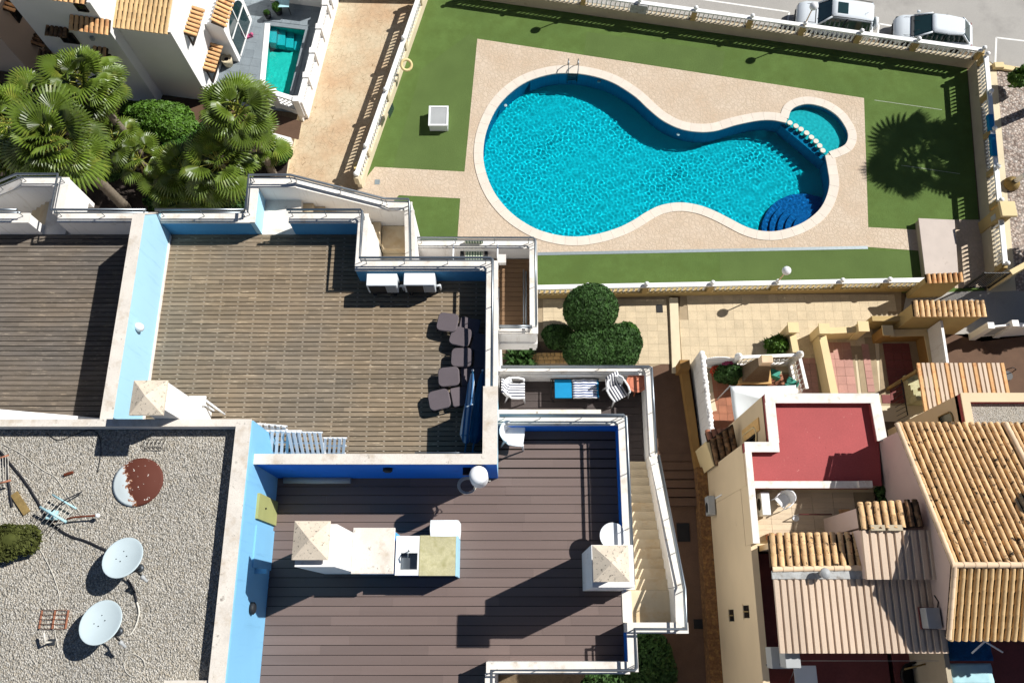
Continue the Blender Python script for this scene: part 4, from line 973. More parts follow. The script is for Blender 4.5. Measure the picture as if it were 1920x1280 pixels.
# covered appliance behind it
f0 = (X(806, 1000, zk), Y(1006, zk)); f1 = (X(858, 1000, zk), Y(974, zk))
b = MB(); rr = random.Random(5); vs = []; nn = 10
for k, (zz_, gr) in enumerate(((ZB + .02, .03), (ZB + .3, .02), (ZB + .75, .0), (zk + .02, -.01))):
    for q in [(f0[0], f0[1]), ((f0[0] + f1[0]) / 2, f0[1]), (f1[0], f0[1]), (f1[0], (f0[1] + f1[1]) / 2), (f1[0], f1[1]), ((f0[0] + f1[0]) / 2, f1[1]), (f0[0], f1[1]), (f0[0], (f0[1] + f1[1]) / 2)]:
        cx_, cy_ = (f0[0] + f1[0]) / 2, (f0[1] + f1[1]) / 2
        vs.append((cx_ + (q[0] - cx_) * (1 + gr * 2) + rr.uniform(-.012, .012), cy_ + (q[1] - cy_) * (1 + gr * 2) + rr.uniform(-.012, .012), zz_ + rr.uniform(-.012, .012)))
b.add(vs, [[k*8 + i, k*8 + (i+1) % 8, (k+1)*8 + (i+1) % 8, (k+1)*8 + i] for k in range(3) for i in range(8)] + [[24 + i for i in range(8)]])
tag(b.obj('covered_appliance', 'canopy_cloth'), 'white sheet covered box behind the kitchen counter', 'covered box')

# ------------------------------------------------------------------ foliage helpers
def leaf_cloud(name, blobs, n, size, m, parent=None, seed=1, lump=.10, drop=0.0, flat=.35, elong=1.6, shell=.74):
    """many leaf-sized faces spread through the outer part of ellipsoid blobs (cx,cy,cz,rx,ry,rz), with uneven lumps and gaps"""
    rg = np.random.default_rng(seed)
    vol = np.array([b_[3] * b_[4] + b_[4] * b_[5] + b_[3] * b_[5] for b_ in blobs]); cnt = (n * vol / vol.sum()).astype(int)
    P_, N_ = [], []
    for b_, c in zip(blobs, cnt):
        d = rg.normal(size=(c, 3)); d /= np.linalg.norm(d, axis=1)[:, None]
        d[:, 2] = np.where(d[:, 2] < -.55, -d[:, 2], d[:, 2])
        ph = rg.uniform(0, 6.28, (6, 3)); fr = rg.uniform(2, 6, (6, 3))
        l = sum(np.sin(d @ np.diag(fr[i]) + ph[i]).sum(1) for i in range(6)) / 9
        r = (shell + (1 - shell) * rg.random(c) ** .5) * (1 + lump * l)
        P_.append(np.array(b_[:3]) + d * np.array(b_[3:]) * r[:, None]); N_.append(d)
    p = np.concatenate(P_); nrm = np.concatenate(N_); c = len(p)
    keep = p[:, 2] > drop; p, nrm = p[keep], nrm[keep]; c = len(p)
    nn = nrm + rg.normal(size=(c, 3)) * (1 - flat); nn /= np.linalg.norm(nn, axis=1)[:, None]
    a = np.cross(nn, rg.normal(size=(c, 3))); a /= np.linalg.norm(a, axis=1)[:, None]; b2 = np.cross(nn, a)
    s = size * rg.uniform(.6, 1.3, c)[:, None]
    A, B = a * s * elong / 2, b2 * s / 2
    v = np.stack([p - A, p - B * .9 + nn * s * .12, p + A, p + B * .9 + nn * s * .12], 1).reshape(-1, 3)
    me = bpy.data.meshes.new(name); me.from_pydata(v.tolist(), [], np.arange(4 * c).reshape(-1, 4).tolist()); me.materials.append(M(m)); me.update()
    return place(name, me, parent)
def shrub(name, label, cat, blobs, n, size, m, seed=1, stem_m='palm_trunk', group=None, lump=.1, core='leaf_dark', **kw):
    bx_ = blobs[0]; t_ = thing(name, label, cat, (bx_[0], bx_[1], min(b_[2] - b_[5] for b_ in blobs)), 0, group)
    leaf_cloud('foliage', blobs, n, size, m, t_, seed, lump, **kw)
    st = MB()
    for b_ in blobs: st.tube([(b_[0], b_[1], b_[2] - b_[5] - .05), (b_[0] + .03, b_[1], b_[2])], [min(.09, b_[3] * .15), .02], 6)
    st.obj('stem', stem_m, t_); c = MB()
    for b_ in blobs: c.lathe([(max(1e-5, b_[3] * .76 * math.sin(math.pi * i / 8)), -b_[5] * .76 * math.cos(math.pi * i / 8)) for i in range(9)], (b_[0], b_[1], b_[2]), 14, sy=b_[4] / b_[3])
    c.obj('inner_growth', core, t_); return t_

# ------------------------------------------------------------------ things on the gravel roof
def dish(label, p, nrm, r, foot, lnb_dir):
    """offset satellite dish: reflector, mast, arm and receiver"""
    t_ = thing('satellite_dish', label, 'satellite dish', foot, 0, 'satellite dishes on the gravel roof')
    p = Vector(p); nrm = Vector(nrm).normalized(); q = nrm.to_track_quat('Z', 'Y').to_matrix().to_4x4(); mw = Matrix.Translation(p) @ q
    prof = [(r * k / 8, .16 * r * (k / 8) ** 2) for k in range(9)]
    b = MB(); b.lathe([(max(a, 1e-5), z) for a, z in prof] + [(r * 1.03, .16 * r), (r * 1.03, .16 * r - .02), (r * .97, .16 * r - .03)] + [(max(a, 1e-5) * .97, z - .03) for a, z in prof[::-1][1:]], (0, 0, 0), 32, sy=1.08); rf = b.obj('reflector', 'dish_white', t_, mw)
    for a1 in (0.4, 1.5, 3.0, 4.4): MB().lathe([(.012, 0), (.012, .012), (1e-5, .016)], (.11 * math.cos(a1) + .05, .11 * math.sin(a1) - .06, .004), 6).obj('bolt', 'steel_dark', rf, mw)
    back = p - nrm * .08; f = Vector(foot)
    b = MB(); b.tube([tuple(f), (f.x, f.y, (f.z + back.z) / 2 + .05), tuple(back)], .03, 8); b.lathe([(.09, 0), (.09, .02), (.04, .04)], tuple(f), 10); b.obj('mast', 'steel_dark', t_)
    l = Vector(lnb_dir); tip = p + l
    b = MB(); b.tube([tuple(back), tuple(p + l * .62 - nrm * .12), tuple(tip)], .018, 6); b.obj('arm', 'black_metal', t_)
    b = MB(); d = (p + nrm * .1 - tip).normalized(); b.tube([tuple(tip - d * .05), tuple(tip + d * .05), tuple(tip + d * .06), tuple(tip + d * .12)], [.03, .03, .045, .045], 8); b.obj('receiver', 'appliance_grey', t_)
c = at(232,1047,20.05); dish('white satellite dish on the gravel roof, the upper of the pair', c, (-.06, .36, .93), .40, (c.x + .12, c.y - .16, ZG), (.50, -.42, -.02))
c = at(191,1168,20.05); dish('white satellite dish on the gravel roof, the lower of the pair', c, (-.06, .34, .93), .41, (c.x + .12, c.y - .16, ZG), (.48, -.42, -.06))
c = at(260,904,ZG)
b = MB(); b.lathe([(.54, 0), (.55, .03), (.50, .04), (.38, .085), (.2, .115), (1e-5, .125)], seg=40, sy=.95); o_ = b.obj('old_dish', 'rusty_plate', None, TR(c.x, c.y, ZG + .005, R(20))); tag(o_, 'rusted round plate with flaking white paint lying on gravel', 'rusty plate')
def cable(label, pts, r, m_, z=ZG, name='cable', cat='cable'):
    sp = spline([(at(px, py, z).x, at(px, py, z).y) for px, py in pts], 8, False); n_ = len(sp)
    rz = random.Random(len(pts) * 7 + int(pts[0][0]))
    b = MB(); b.tube([(p.x, p.y, z + r + .004 + .01 * abs(math.sin(i * .7))) for i, p in enumerate(sp)], r, 6); return tag(b.obj(name, m_), label, cat)
cable('thick black cable running to the upper satellite dish', [(-5,838),(20,868),(50,905),(75,945),(95,978),(130,1003),(165,1015),(203,1033)], .022, 'wire')
cable('black hose looping between the two dishes', [(241,1086),(252,1105),(258,1128)], .021, 'wire')
cable('pale cable bundle ending beside the lower dish', [(258,1128),(262,1148),(256,1172),(247,1187),(240,1190)], .018, 'wire_pale')
cable('thin pale wire snaking over the gravel to the rusty rack', [(70,1020),(90,1055),(105,1090),(112,1120),(108,1145),(103,1175),(110,1215)], .008, 'wire_pale')
cable('thin dark wire on the gravel near the parapet', [(88,812),(110,825),(140,815),(168,806),(185,815),(190,845),(184,885)], .008, 'wire')
cable('second black cable bent along the left edge', [(-5,850),(12,870),(18,905),(24,950)], .024, 'wire')
cable('thin pale wire crossing above the toppled aerial', [(5,832),(40,850),(80,880),(105,895),(125,925),(150,960)], .007, 'wire_pale')
cable('pale coiled wire on the gravel at the lower edge', [(236,1230),(250,1225),(268,1235),(272,1252),(258,1268),(240,1262),(233,1245),(240,1232)], .008, 'wire_pale')
# toppled aerial
ae = thing('toppled_aerial', 'toppled aerial with pale green booms on the gravel', 'aerial', tuple(at(98,970,ZG)))
def P3(px, py, h): q = at(px, py, ZG + h); return (q.x, q.y, q.z)
b = MB(); b.tube([P3(100,978,.18), P3(140,969,.2), P3(181,966,.2)], .02, 6); b.obj('mast', 'rust', ae)
b = MB(); b.ball(P3(183,966,.2), .05, 10); b.obj('mast_end', 'plastic_white', ae)
b = MB(); b.tube([P3(75,950,.32), P3(124,978,.3)], .028, 6); b.obj('boom', 'awning_pale', ae)
b = MB(); b.tube([P3(98,927,.25), P3(143,953,.25)], .02, 6); b.obj('boom', 'awning_pale', ae)
b = MB(); b.tube([P3(97,957,.28), P3(125,935,.25), P3(153,922,.1)], .016, 6); b.obj('strut', 'wire', ae)
for k in range(7):
    q = Vector(P3(75,950,.33)).lerp(Vector(P3(124,978,.31)), (k + .5) / 7); MB().tube([tuple(q + Vector((-.13, -.2, 0))), tuple(q + Vector((.13, .2, 0)))], .007, 5).obj('element', 'wire_pale', ae)
b = MB(); a = at(90,974,ZG + .1); b.box(a.x, a.y, ZG + .02, a.x + .16, a.y + .2, ZG + .22); b.obj('junction_box', 'awning_pale', ae, bevel=.01)
ae = thing('wire_aerial', 'broken wire frame aerial at the far left of the gravel', 'aerial', tuple(at(10,880,ZG)))
for (a, c_) in (((-6,860),(16,853)), ((-6,907),(20,900))): MB().tube([P3(*a, .3), P3(*c_, .3)], .022, 6).obj('bar', 'terracotta', ae)
for k in range(4): MB().tube([P3(k * 5, 856 - k, .31), P3(k * 5 + 1, 905 - k, .31)], .007, 5).obj('wire', 'wire_pale', ae)
b = MB(); q0, q1 = at(28,925,ZG), at(52,962,ZG); b.wall(q0, q1, .15, ZG + .005, ZG + .05); tag(b.obj('timber_offcut', 'old_wood'), 'short weathered timber offcut on the gravel', 'timber')
# rusty rack
p0, p1 = at(75,1178,ZG), at(130,1143,ZG)
rk = thing('rusty_rack', 'flat rusty wire rack lying on the gravel', 'rack', tuple(p0))
for k in range(3): MB().box(p0.x + (p1.x - p0.x) * k / 2 - .014, p0.y, ZG + .02, p0.x + (p1.x - p0.x) * k / 2 + .014, p1.y, ZG + .045).obj('flat_bar', 'terracotta', rk)
for k in range(5): MB().tube([(p0.x, p0.y + (p1.y - p0.y) * k / 4, ZG + .05), (p1.x, p0.y + (p1.y - p0.y) * k / 4, ZG + .05)], .007, 5).obj('wire', 'rust', rk)
br = thing('dark_bracket', 'dark angled bracket standing on the gravel below the rack', 'bracket', tuple(at(85,1200,ZG)))
b = MB(); q = at(98,1203,ZG); b.tube([(q.x, q.y, ZG), (q.x, q.y, ZG + .28)], .02, 6); b.tube([(q.x, q.y, ZG + .27), tuple(at(82,1185,ZG + .3))], .025, 6); b.obj('arm', 'wire_pale', br)
b = MB(); b.box(q.x - .06, q.y - .06, ZG, q.x + .06, q.y + .06, ZG + .03); b.obj('foot', 'steel_dark', br)
# wire cage near parapet, debris
p0, p1 = at(273,845,ZG), at(310,820,ZG + .1)
cg = thing('wire_cage', 'small bent wire cage on gravel near the parapet', 'wire cage', tuple(p0))
for k in range(6): MB().tube([(p0.x + (p1.x - p0.x) * k / 5, p0.y, ZG + .02), (p0.x + (p1.x - p0.x) * k / 5 + .04, (p0.y + p1.y) / 2, ZG + .18), (p0.x + (p1.x - p0.x) * k / 5, p1.y, ZG + .02)], .007, 5).obj('wire', 'wire_pale', cg)
for k in range(3): MB().tube([(p0.x, p0.y + (p1.y - p0.y) * (k + .5) / 3, ZG + .1), (p1.x, p0.y + (p1.y - p0.y) * (k + .5) / 3, ZG + .12)], .007, 5).obj('wire', 'wire', cg)
c = at(130,888,ZG)
b = MB(); b.box(-.10, -.03, 0, .10, .03, .06); o_ = b.obj('rusty_bracket', 'rust', None, TR(c.x, c.y, ZG + .005, R(20)), .01); tag(o_, 'small rusty bracket on the gravel left of the rusted plate', 'bracket')
c = at(38,1018,ZG)
shrub('roof_shrub', 'dark olive shrub growing on the gravel roof', 'shrub', [(c.x, c.y + .05, ZG + .25, .50, .30, .24), (c.x - .42, c.y - .12, ZG + .24, .45, .34, .22)], 3600, .06, 'leaf_olive', 4, lump=.45, core='leaf_olive')

# ------------------------------------------------------------------ things on the timber terrace
def ac_unit(label, x0, x1, y0, y1, z0, z1, m_='appliance_white'):
    t_ = thing('ac_unit', label, 'air conditioner', ((x0 + x1) / 2, (y0 + y1) / 2, z0), 0, 'air conditioners on the parapet')
    MB().box(x0, y0, z0 + .06, x1, y1, z1).obj('casing', m_, t_, bevel=.012)
    MB().box(x0 + .05, y0 - .012, z0 + .10, x0 + (x1 - x0) * .62, y0 - .002, z1 - .05).obj('fan_grille', 'grille_dark', t_)
    MB().box(x0 + (x1 - x0) * .64, y0 - .010, z0 + .10, x1 - .03, y0 - .002, z1 - .05).obj('side_panel', 'appliance_grey', t_)
    for xx in (x0 + .08, x1 - .16): MB().box(xx, y0 + .02, z0 - .18, xx + .08, y1 - .02, z0 + .059).obj('foot', 'dark_plastic', t_)
    MB().tube([(x1 + .02, y0 + .12, z0 + .2), (x1 + .10, y0 + .14, z0 + .2), (x1 + .1, y0 + .14, z0 - .1)], .03, 6).obj('valve', 'appliance_white', t_)
ac_unit('left of two white air conditioners on the timber terrace', X(687,530,18.7), X(744,530,18.7), 7.72, 8.04, ZW + .2, ZW + .74)
ac_unit('right of two white air conditioners on the timber terrace', X(757,530,18.7), X(815,530,18.7), 7.73, 8.05, ZW + .2, ZW + .75)

def cushion(L, w, h, seg=6, r=.12):
    """rounded pad lying along x from 0 to L"""
    b = MB(); pts = []
    for cx_, cy_, a0 in ((L - r, w/2 - r, 0), (r, w/2 - r, 90), (r, -w/2 + r, 180), (L - r, -w/2 + r, 270)):
        for k in range(5): pts.append((cx_ + r * math.cos(R(a0 + k * 22.5)), cy_ + r * math.sin(R(a0 + k * 22.5))))
    b.prism(pts, 0, h); return b
def folded_lounger(label, px, py, ang, flip=1):
    c = at(px, py, ZW + .3); t_ = thing('garden_lounger', label, 'lounger', (c.x, c.y, ZW), R(ang), 'dark cushioned loungers on the timber terrace')
    base = W[t_.name]
    cushion(.52, .48, .07).obj('back_cushion', 'grey_cushion', t_, base @ TR(-.53, 0, .24, ry=R(-7)), .015)
    cushion(.50, .47, .07, r=.05).obj('seat_cushion', 'grey_cushion', t_, base @ TR(.01, 0, .20, ry=R(4)), .015)
    MB().tube([(-.5, -.24, .23), (.5, -.24, .17), (.5, .24, .17), (-.5, .24, .23), (-.5, -.24, .23)], .016, 6).obj('frame', 'black_metal', t_, base)
    for sx_ in (-.4, .38):
        for sy_ in (-.26, .26): MB().tube([(sx_, sy_ * .9, 0), (sx_ * .92, sy_ * .9, .18)], .014, 6).obj('leg', 'black_metal', t_, base)
folded_lounger('dark grey lounger farthest from the folded parasols', 860, 608, -10)
folded_lounger('dark grey lounger mostly in shade behind the farthest one', 884, 637, -16)
folded_lounger('dark grey lounger in shade touching the striped parasol', 887, 671, -2)
folded_lounger('dark grey lounger between the shaded one and the nearest', 863, 705, 4)
folded_lounger('dark grey lounger nearest the white slatted chairs, beside the parasols', 845, 745, 12)
def parasol(label, p0, p1, m_, r=.13):
    """closed parasol lying from foot p0 to tip p1"""
    p0, p1 = Vector(p0), Vector(p1); d = (p1 - p0); L = d.length; q = d.normalized().to_track_quat('Z', 'Y').to_matrix().to_4x4(); mw = Matrix.Translation(p0) @ q
    t_ = thing('folded_parasol', label, 'parasol', tuple(p0)); b = MB(); vs = []; n_ = 20
    prof = [(.22, .05), (.30, .09), (.42, .14), (.75, .13), (1.2, .10), (1.6, .075), (L - .08, .03)]
    for z, rr in prof:
        for k in range(n_): f = 1 + .22 * math.cos(k * math.tau / n_ * 6 + z); vs.append((rr * r / .13 * f * math.cos(k * math.tau / n_), rr * r / .13 * f * math.sin(k * math.tau / n_), z))
    b.add(vs, [[i*n_ + k, i*n_ + (k+1) % n_, (i+1)*n_ + (k+1) % n_, (i+1)*n_ + k] for i in range(len(prof) - 1) for k in range(n_)], 0, True); b.obj('canopy', m_, t_, mw)
    MB().tube([(0, 0, 0), (0, 0, L)], .02, 8).obj('pole', 'blue_pole', t_, mw); MB().ball((0, 0, L), .03, 8).obj('tip', 'plastic_white', t_, mw)
    MB().tube([(.13 * math.cos(k * .6), .13 * math.sin(k * .6), .40) for k in range(12)], .012, 5).obj('strap', 'blue_pole', t_, mw)
parasol('folded blue and white striped parasol against the terrace parapet', at(872,848,ZW + .12), at(886,694,ZW + .5), 'stripe_wrap')
parasol('folded plain navy parasol against the terrace parapet', at(886,848,ZW + .12), at(905,694,ZW + .45), 'blue_fabric', .16)
b = MB(); q = at(868,852,ZW); b.box(q.x - .2, q.y - .02, ZW + .005, q.x + .25, q.y + .05, ZW + .05); tag(b.obj('parasol_base', 'blue_pole'), 'blue parasol base bar by the terrace corner', 'parasol base')
# slatted white folding chairs leaning on the low wall
def slat_panel(label, pa, pb, pc, n_, zlo, zhi):
    """slatted panel: pa-pb foot line, pc above pa; slats run from foot to head"""
    A_, B_, C_ = [Vector(at(*p_[:2], p_[2])) for p_ in (pa, pb, pc)]; t_ = thing('folding_chair', label, 'folding chair', tuple(A_)); v = C_ - A_; u = B_ - A_; nz = u.cross(v).normalized()
    if nz.z < 0: nz = -nz
    def bar(name, s, e, w): 
        s, e = Vector(s), Vector(e); d = (e - s).normalized(); k = d.cross(nz) * w / 2; h = nz * .022
        b = MB(); b.add([s - k, e - k, e + k, s + k, s - k + h, e - k + h, e + k + h, s + k + h], [[3, 2, 1, 0], [4, 5, 6, 7], [0, 1, 5, 4], [1, 2, 6, 5], [2, 3, 7, 6], [3, 0, 4, 7]]); b.obj(name, 'plastic_white', t_)
    for k in range(n_): bar('slat', A_ + u * (k + .5) / n_ + v * .02, A_ + u * (k + .5) / n_ + v * .98, u.length / n_ * .55)
    for f in (.06, .5, .95): bar('rail', A_ + v * f - nz * .022, B_ + v * f - nz * .022, .04)
    for f in (.25, .75): MB().tube([tuple(A_ + u * f + v * .9 - nz * .05), tuple(A_ + u * (f + .03) + v * .1 - nz * .12)], .014, 6).obj('brace', 'plastic_white', t_)
slat_panel('white slatted folding chair at the gravel roof end of the stack', (474,852,ZW + .05), (562,852,ZW + .05), (476,806,ZW + .62), 9, 0, 0)
slat_panel('white slatted folding chair in the middle of the stack', (545,852,ZW + .10), (612,853,ZW + .10), (536,808,ZW + .66), 7, 0, 0)
slat_panel('white slatted folding chair at the open end of the stack', (604,852,ZW + .05), (648,852,ZW + .05), (606,820,ZW + .5), 5, 0, 0)
slat_panel('white slatted folding chair lying flat behind the stack', (484,808,ZW + .3), (540,813,ZW + .3), (482,794,ZW + .5), 5, 0, 0)
b = MB(); 
for k in range(3): b.tube([tuple(at(778,848 + k * 3,18.9)), tuple(at(905,848 + k * 3,18.9))], .014, 6)
tag(b.obj('metal_rods', 'steel'), 'bundle of thin metal rods on the low wall', 'rods')
# white chair and shelf by the small chimney
b = MB(); z_ = ZW + .7; p0, p1 = at(352,760,z_), at(386,742,z_); b.box(p0.x, p0.y, z_ - .05, p1.x, p1.y, z_)
fs = thing('side_shelf', 'white wooden side shelf beside the small chimney', 'shelf', (p0.x, p0.y, ZW)); b.obj('top', 'plastic_white', fs)
for xx in (p0.x + .03, p1.x - .06): MB().box(xx, p0.y + .03, ZW, xx + .04, p0.y + .07, z_ - .051).obj('leg', 'plastic_white', fs)
MB().tube([(p1.x, p1.y - .1, z_ - .05), (p1.x + .28, p1.y - .3, ZW + .1)], .025, 6).obj('stay', 'plastic_white', fs)

# ------------------------------------------------------------------ resin armchair (shared build), tables, balcony furniture
def armchair(label, x, y, z, rz, pad=None, group=None):
    t_ = thing('armchair', label, 'chair', (x, y, z), rz, group); w_ = W[t_.name]
    MB().prism([(-.2, -.2), (.24, -.23), (.26, -.18), (.26, .18), (.24, .23), (-.2, .2)], .38, .42).obj('seat', 'plastic_white', t_, w_, .01)
    b = MB(); vs = []; n_ = 12
    for z_, r_, dx in ((.40, .23, 0), (.55, .255, -.03), (.72, .275, -.06), (.80, .285, -.075)):
        for k in range(n_ + 1): a = R(105 + 150 * k / n_); vs.append((.02 + dx + r_ * math.cos(a), r_ * math.sin(a), z_ + (.04 * math.cos(a - math.pi) if z_ > .7 else 0)))
    b.add(vs, [[i*(n_+1) + k, i*(n_+1) + k + 1, (i+1)*(n_+1) + k + 1, (i+1)*(n_+1) + k] for i in range(3) for k in range(n_)], 0, True); o = b.obj('backrest', 'plastic_white', t_, w_); md = o.modifiers.new('thickness', 'SOLIDIFY'); md.thickness = .025
    MB().tube([(.26, -.26, .60), (.1, -.29, .645), (-.08, -.285, .66), (-.22, -.20, .76), (-.30, -.08, .82), (-.315, 0, .83), (-.30, .08, .82), (-.22, .20, .76), (-.08, .285, .66), (.1, .29, .645), (.26, .26, .60)], .028, 8).obj('armrest', 'plastic_white', t_, w_)
    for sy_ in (-1, 1):
        MB().tube([(.26, .25 * sy_, .61), (.255, .25 * sy_, .40), (.29, .27 * sy_, 0)], [.025, .025, .018], 6).obj('leg', 'plastic_white', t_, w_); MB().tube([(-.2, .2 * sy_, .42), (-.27, .24 * sy_, 0)], [.03, .018], 6).obj('leg', 'plastic_white', t_, w_)
    if pad:
        b = MB(); pts = [(.28, .42, .44), (.1, .44, .455), (-.14, .44, .46), (-.20, .44, .55), (-.27, .42, .78), (-.33, .36, .96)]; vs = []
        for xx, wd, zz in pts:
            for k in range(5): vs.append((xx, wd * (k / 4 - .5), zz + .02 * math.sin(math.pi * k / 4)))
        b.add(vs, [[i*5 + k, i*5 + k + 1, (i+1)*5 + k + 1, (i+1)*5 + k] for i in range(len(pts) - 1) for k in range(4)], 0, True); o = b.obj('seat_pad', pad, t_, w_); md = o.modifiers.new('thickness', 'SOLIDIFY'); md.thickness = .04
    return t_
c = at(955,812,ZB + .6); armchair('plain white plastic armchair in the corner of the brown deck', c.x + .10, c.y, ZB, R(-8))
c = at(965,728,ZC + .6); armchair('white armchair with striped pad at the inner end of the balcony', c.x, c.y, ZC, R(0), 'stripe_chair')
c = at(1157,728,ZC + .6); armchair('white armchair with striped pad beside the terracotta table', c.x, c.y, ZC, R(-60), 'stripe_chair')
def round_table(label, x, y, z, r, h, m_, ring=False):
    t_ = thing('round_table', label, 'table', (x, y, z)); MB().lathe([(r * .97, h - .03), (r, h - .02), (r, h - .005), (r * .97, h)], (x, y, z), 32).obj('table_top', m_, t_)
    for k in range(3): a = k * math.tau / 3 + .5; MB().tube([(x + r * .25 * math.cos(a), y + r * .25 * math.sin(a), z + h - .03), (x + r * .8 * math.cos(a), y + r * .8 * math.sin(a), z)], .02, 6).obj('leg', m_, t_)
    if ring:
        for k in range(40): a = k * math.tau / 40; MB().box(-.012, -.006, 0, .012, .006, .003).obj('slot', 'dark_red_floor', t_, TR(x + r * .72 * math.cos(a), y + r * .72 * math.sin(a), z + h + .001, a))
c = at(1149,1004,ZB + .72); round_table('round white table tucked behind the tall chimney', c.x, c.y, ZB, .30, .72, 'plastic_white')
c = at(1198,715,ZC + .62); round_table('round terracotta coloured table in the balcony corner', c.x - .06, c.y - .02, ZC, .29, .62, 'orange_plastic', True)
# teal sun lounger with a striped towel
lz = ZC + .35; x0, x1 = X(1033,735,lz), X(1123,735,lz); y0, y1 = Y(748,lz), Y(711,lz)
sl = thing('sun_lounger', 'low teal sun lounger with a folded striped pad on the balcony', 'lounger', ((x0 + x1) / 2, (y0 + y1) / 2, ZC))
MB().tube([(x0, y0, lz), (x1, y0, lz), (x1, y1, lz), (x0, y1, lz), (x0, y0, lz)], .02, 6).obj('frame', 'black_metal', sl)
for xx in (x0 + .06, x1 - .1):
    for yy in (y0, y1): MB().tube([(xx, yy, ZC), (xx, yy, lz)], .016, 6).obj('leg', 'black_metal', sl)
xm = X(1040,735,lz), X(1072,735,lz)
b = MB(); b.prism([(xm[0], y0 + .02), (xm[1], y0 + .02), (xm[1], y1 - .02), (xm[0], y1 - .02)], lz, lz + .05); b.obj('sling', 'teal_cloth', sl, bevel=.01)
b = MB(); w2 = x1 - xm[1] - .06; hh = (y1 - y0) / 2 - .03
vs = []; K = 9
for i in range(K + 1):
    for j in range(11): vs.append((w2 * i / K, -hh + 2 * hh * j / 10, .07 + .02 * math.sin(i * 1.9) + .03 * math.sin(math.pi * i / K) + .012 * math.cos(j * 3.1)))
b.add(vs, [[i*11 + j, (i+1)*11 + j, (i+1)*11 + j + 1, i*11 + j + 1] for i in range(K) for j in range(10)], 0, True); o_ = b.obj('striped_pad', 'stripe_lounger', sl, TR(xm[1] + .02, (y0 + y1) / 2, lz)); md = o_.modifiers.new('thickness', 'SOLIDIFY'); md.thickness = .06
b = MB(); b.box(x1 - .1, y0 + .02, lz, x1 - .01, y1 - .02, lz + .06); b.obj('head_roll', 'teal_cloth', sl, bevel=.02)
# swing bench on the corner balcony
bx0, bx1 = X(872,475,ZM + .5), X(906,475,ZM + .5); by = Y(476,ZM + .5)
sb = thing('garden_bench', 'green striped seat in a white frame on the corner balcony', 'bench', ((bx0 + bx1) / 2, by, ZM))
b = MB(); L_ = bx1 - bx0; b.prism([(0, -.25), (L_, -.25), (L_, .25), (0, .25)], 0, .06); b.obj('seat', 'stripe_bench', sb, TR(bx0, by, ZM + .42, rx=R(-6)), .01)
b = MB(); b.prism([(0, 0), (L_, 0), (L_, .05), (0, .05)], 0, .4); b.obj('backrest', 'stripe_bench', sb, TR(bx0, by + .23, ZM + .46))
for xx in (X(850,475,ZM + .7), X(933,475,ZM + .7)):
    MB().tube([(xx, by - .3, ZM), (xx, by - .32, ZM + .6), (xx, by - .2, ZM + .72), (xx, by + .28, ZM + .7), (xx, by + .3, ZM)], .022, 8).obj('side_frame', 'plastic_white', sb)
MB().tube([(X(850,475,ZM + .7), by + .28, ZM + .68), (X(933,475,ZM + .7), by + .28, ZM + .68)], .022, 8).obj('top_bar', 'plastic_white', sb)
for xx in (bx0 - .14, bx1 + .03): MB().box(xx, by - .2, ZM + .3, xx + .1, by + .2, ZM + .5).obj('side_grille', 'grille_dark', sb)
# water heater and hose on the end of the blue wall
c = at(897,884,19.55); wx, wy = c.x, 2.96
wh = thing('water_heater', 'white cylindrical water heater on the end of the blue wall', 'water heater', (wx, wy, 18.9))
MB().lathe([(.14, 0), (.2, .03), (.205, .08), (.205, .58), (.19, .64), (.12, .67), (1e-5, .675)], (wx, wy, 18.9), 24).obj('tank', 'plastic_white', wh)
MB().box(wx - .04, wy + .15, 19.0, wx + .04, 3.235, 19.4).obj('bracket', 'steel_dark', wh)
MB().tube([(wx + .08, wy, 18.92), (wx + .12, wy + .02, 18.7), (wx + .22, wy - .02, 18.75), (wx + .24, wy - .04, 18.95)], .012, 6).obj('hose_tail', 'wire_pale', wh)
hc = thing('hose_coil', 'pale coiled hose hanging beside the water heater', 'hose', (wx - .25, wy - .05, 18.3))
c = at(876,910,18.5)
for k in range(4): MB().tube([(c.x + (.17 + .015 * k) * math.cos(a), c.y + (.15 + .015 * k) * math.sin(a), 18.48 + .03 * k + .02 * math.sin(a * 2 + k)) for a in [math.tau * i / 18 for i in range(19)]], .011, 5).obj('loop', 'wire_pale', hc)
MB().box(c.x - .08, 3.05, 18.9, c.x + .1, 3.235, 19.0).obj('hook_plate', 'black_metal', hc)
# rolled mat by the blue wall, skirting box
q0, q1 = X(532,900,ZB + .1), X(657,900,ZB + .1); yv = Y(899,ZB + .1)
b = MB(); b.tube([(q0, yv, ZB + .09), ((q0 + q1) / 2, yv - .01, ZB + .085), (q1, yv, ZB + .09)], .085, 12); tag(b.obj('rolled_mat', 'appliance_grey'), 'long grey rolled mat at the foot of the blue wall', 'mat')

# ------------------------------------------------------------------ white houses at the top left, with the small pool
CAMV = Vector((0, 0, CAM_H))
class Frame:
    """local axes of a house turned by ang; px() puts a photo point on one of its walls"""
    def __init__(s, o, ang): s.o = Vector((o[0], o[1], 0)); s.ux = Vector((math.cos(ang), math.sin(ang), 0)); s.uy = Vector((-math.sin(ang), math.cos(ang), 0)); s.ang = ang
    def P(s, x, y, z=0): return s.o + s.ux * x + s.uy * y + Vector((0, 0, z))
    def P2(s, x, y): return s.P(x, y).to_2d()
    def rect(s, x0, y0, x1, y1): return [s.P2(x0, y0), s.P2(x1, y0), s.P2(x1, y1), s.P2(x0, y1)]
    def px(s, px, py, x=None, y=None):
        d = at(px, py, 0) - CAMV
        n, off = (s.ux, x) if x is not None else (s.uy, y)
        k = (off - (CAMV - s.o).dot(n)) / d.dot(n); q = CAMV + d * k - s.o
        return q.dot(s.ux), q.dot(s.uy), q.z
FH = Frame((-15.97, 25.96), R(-8.5))
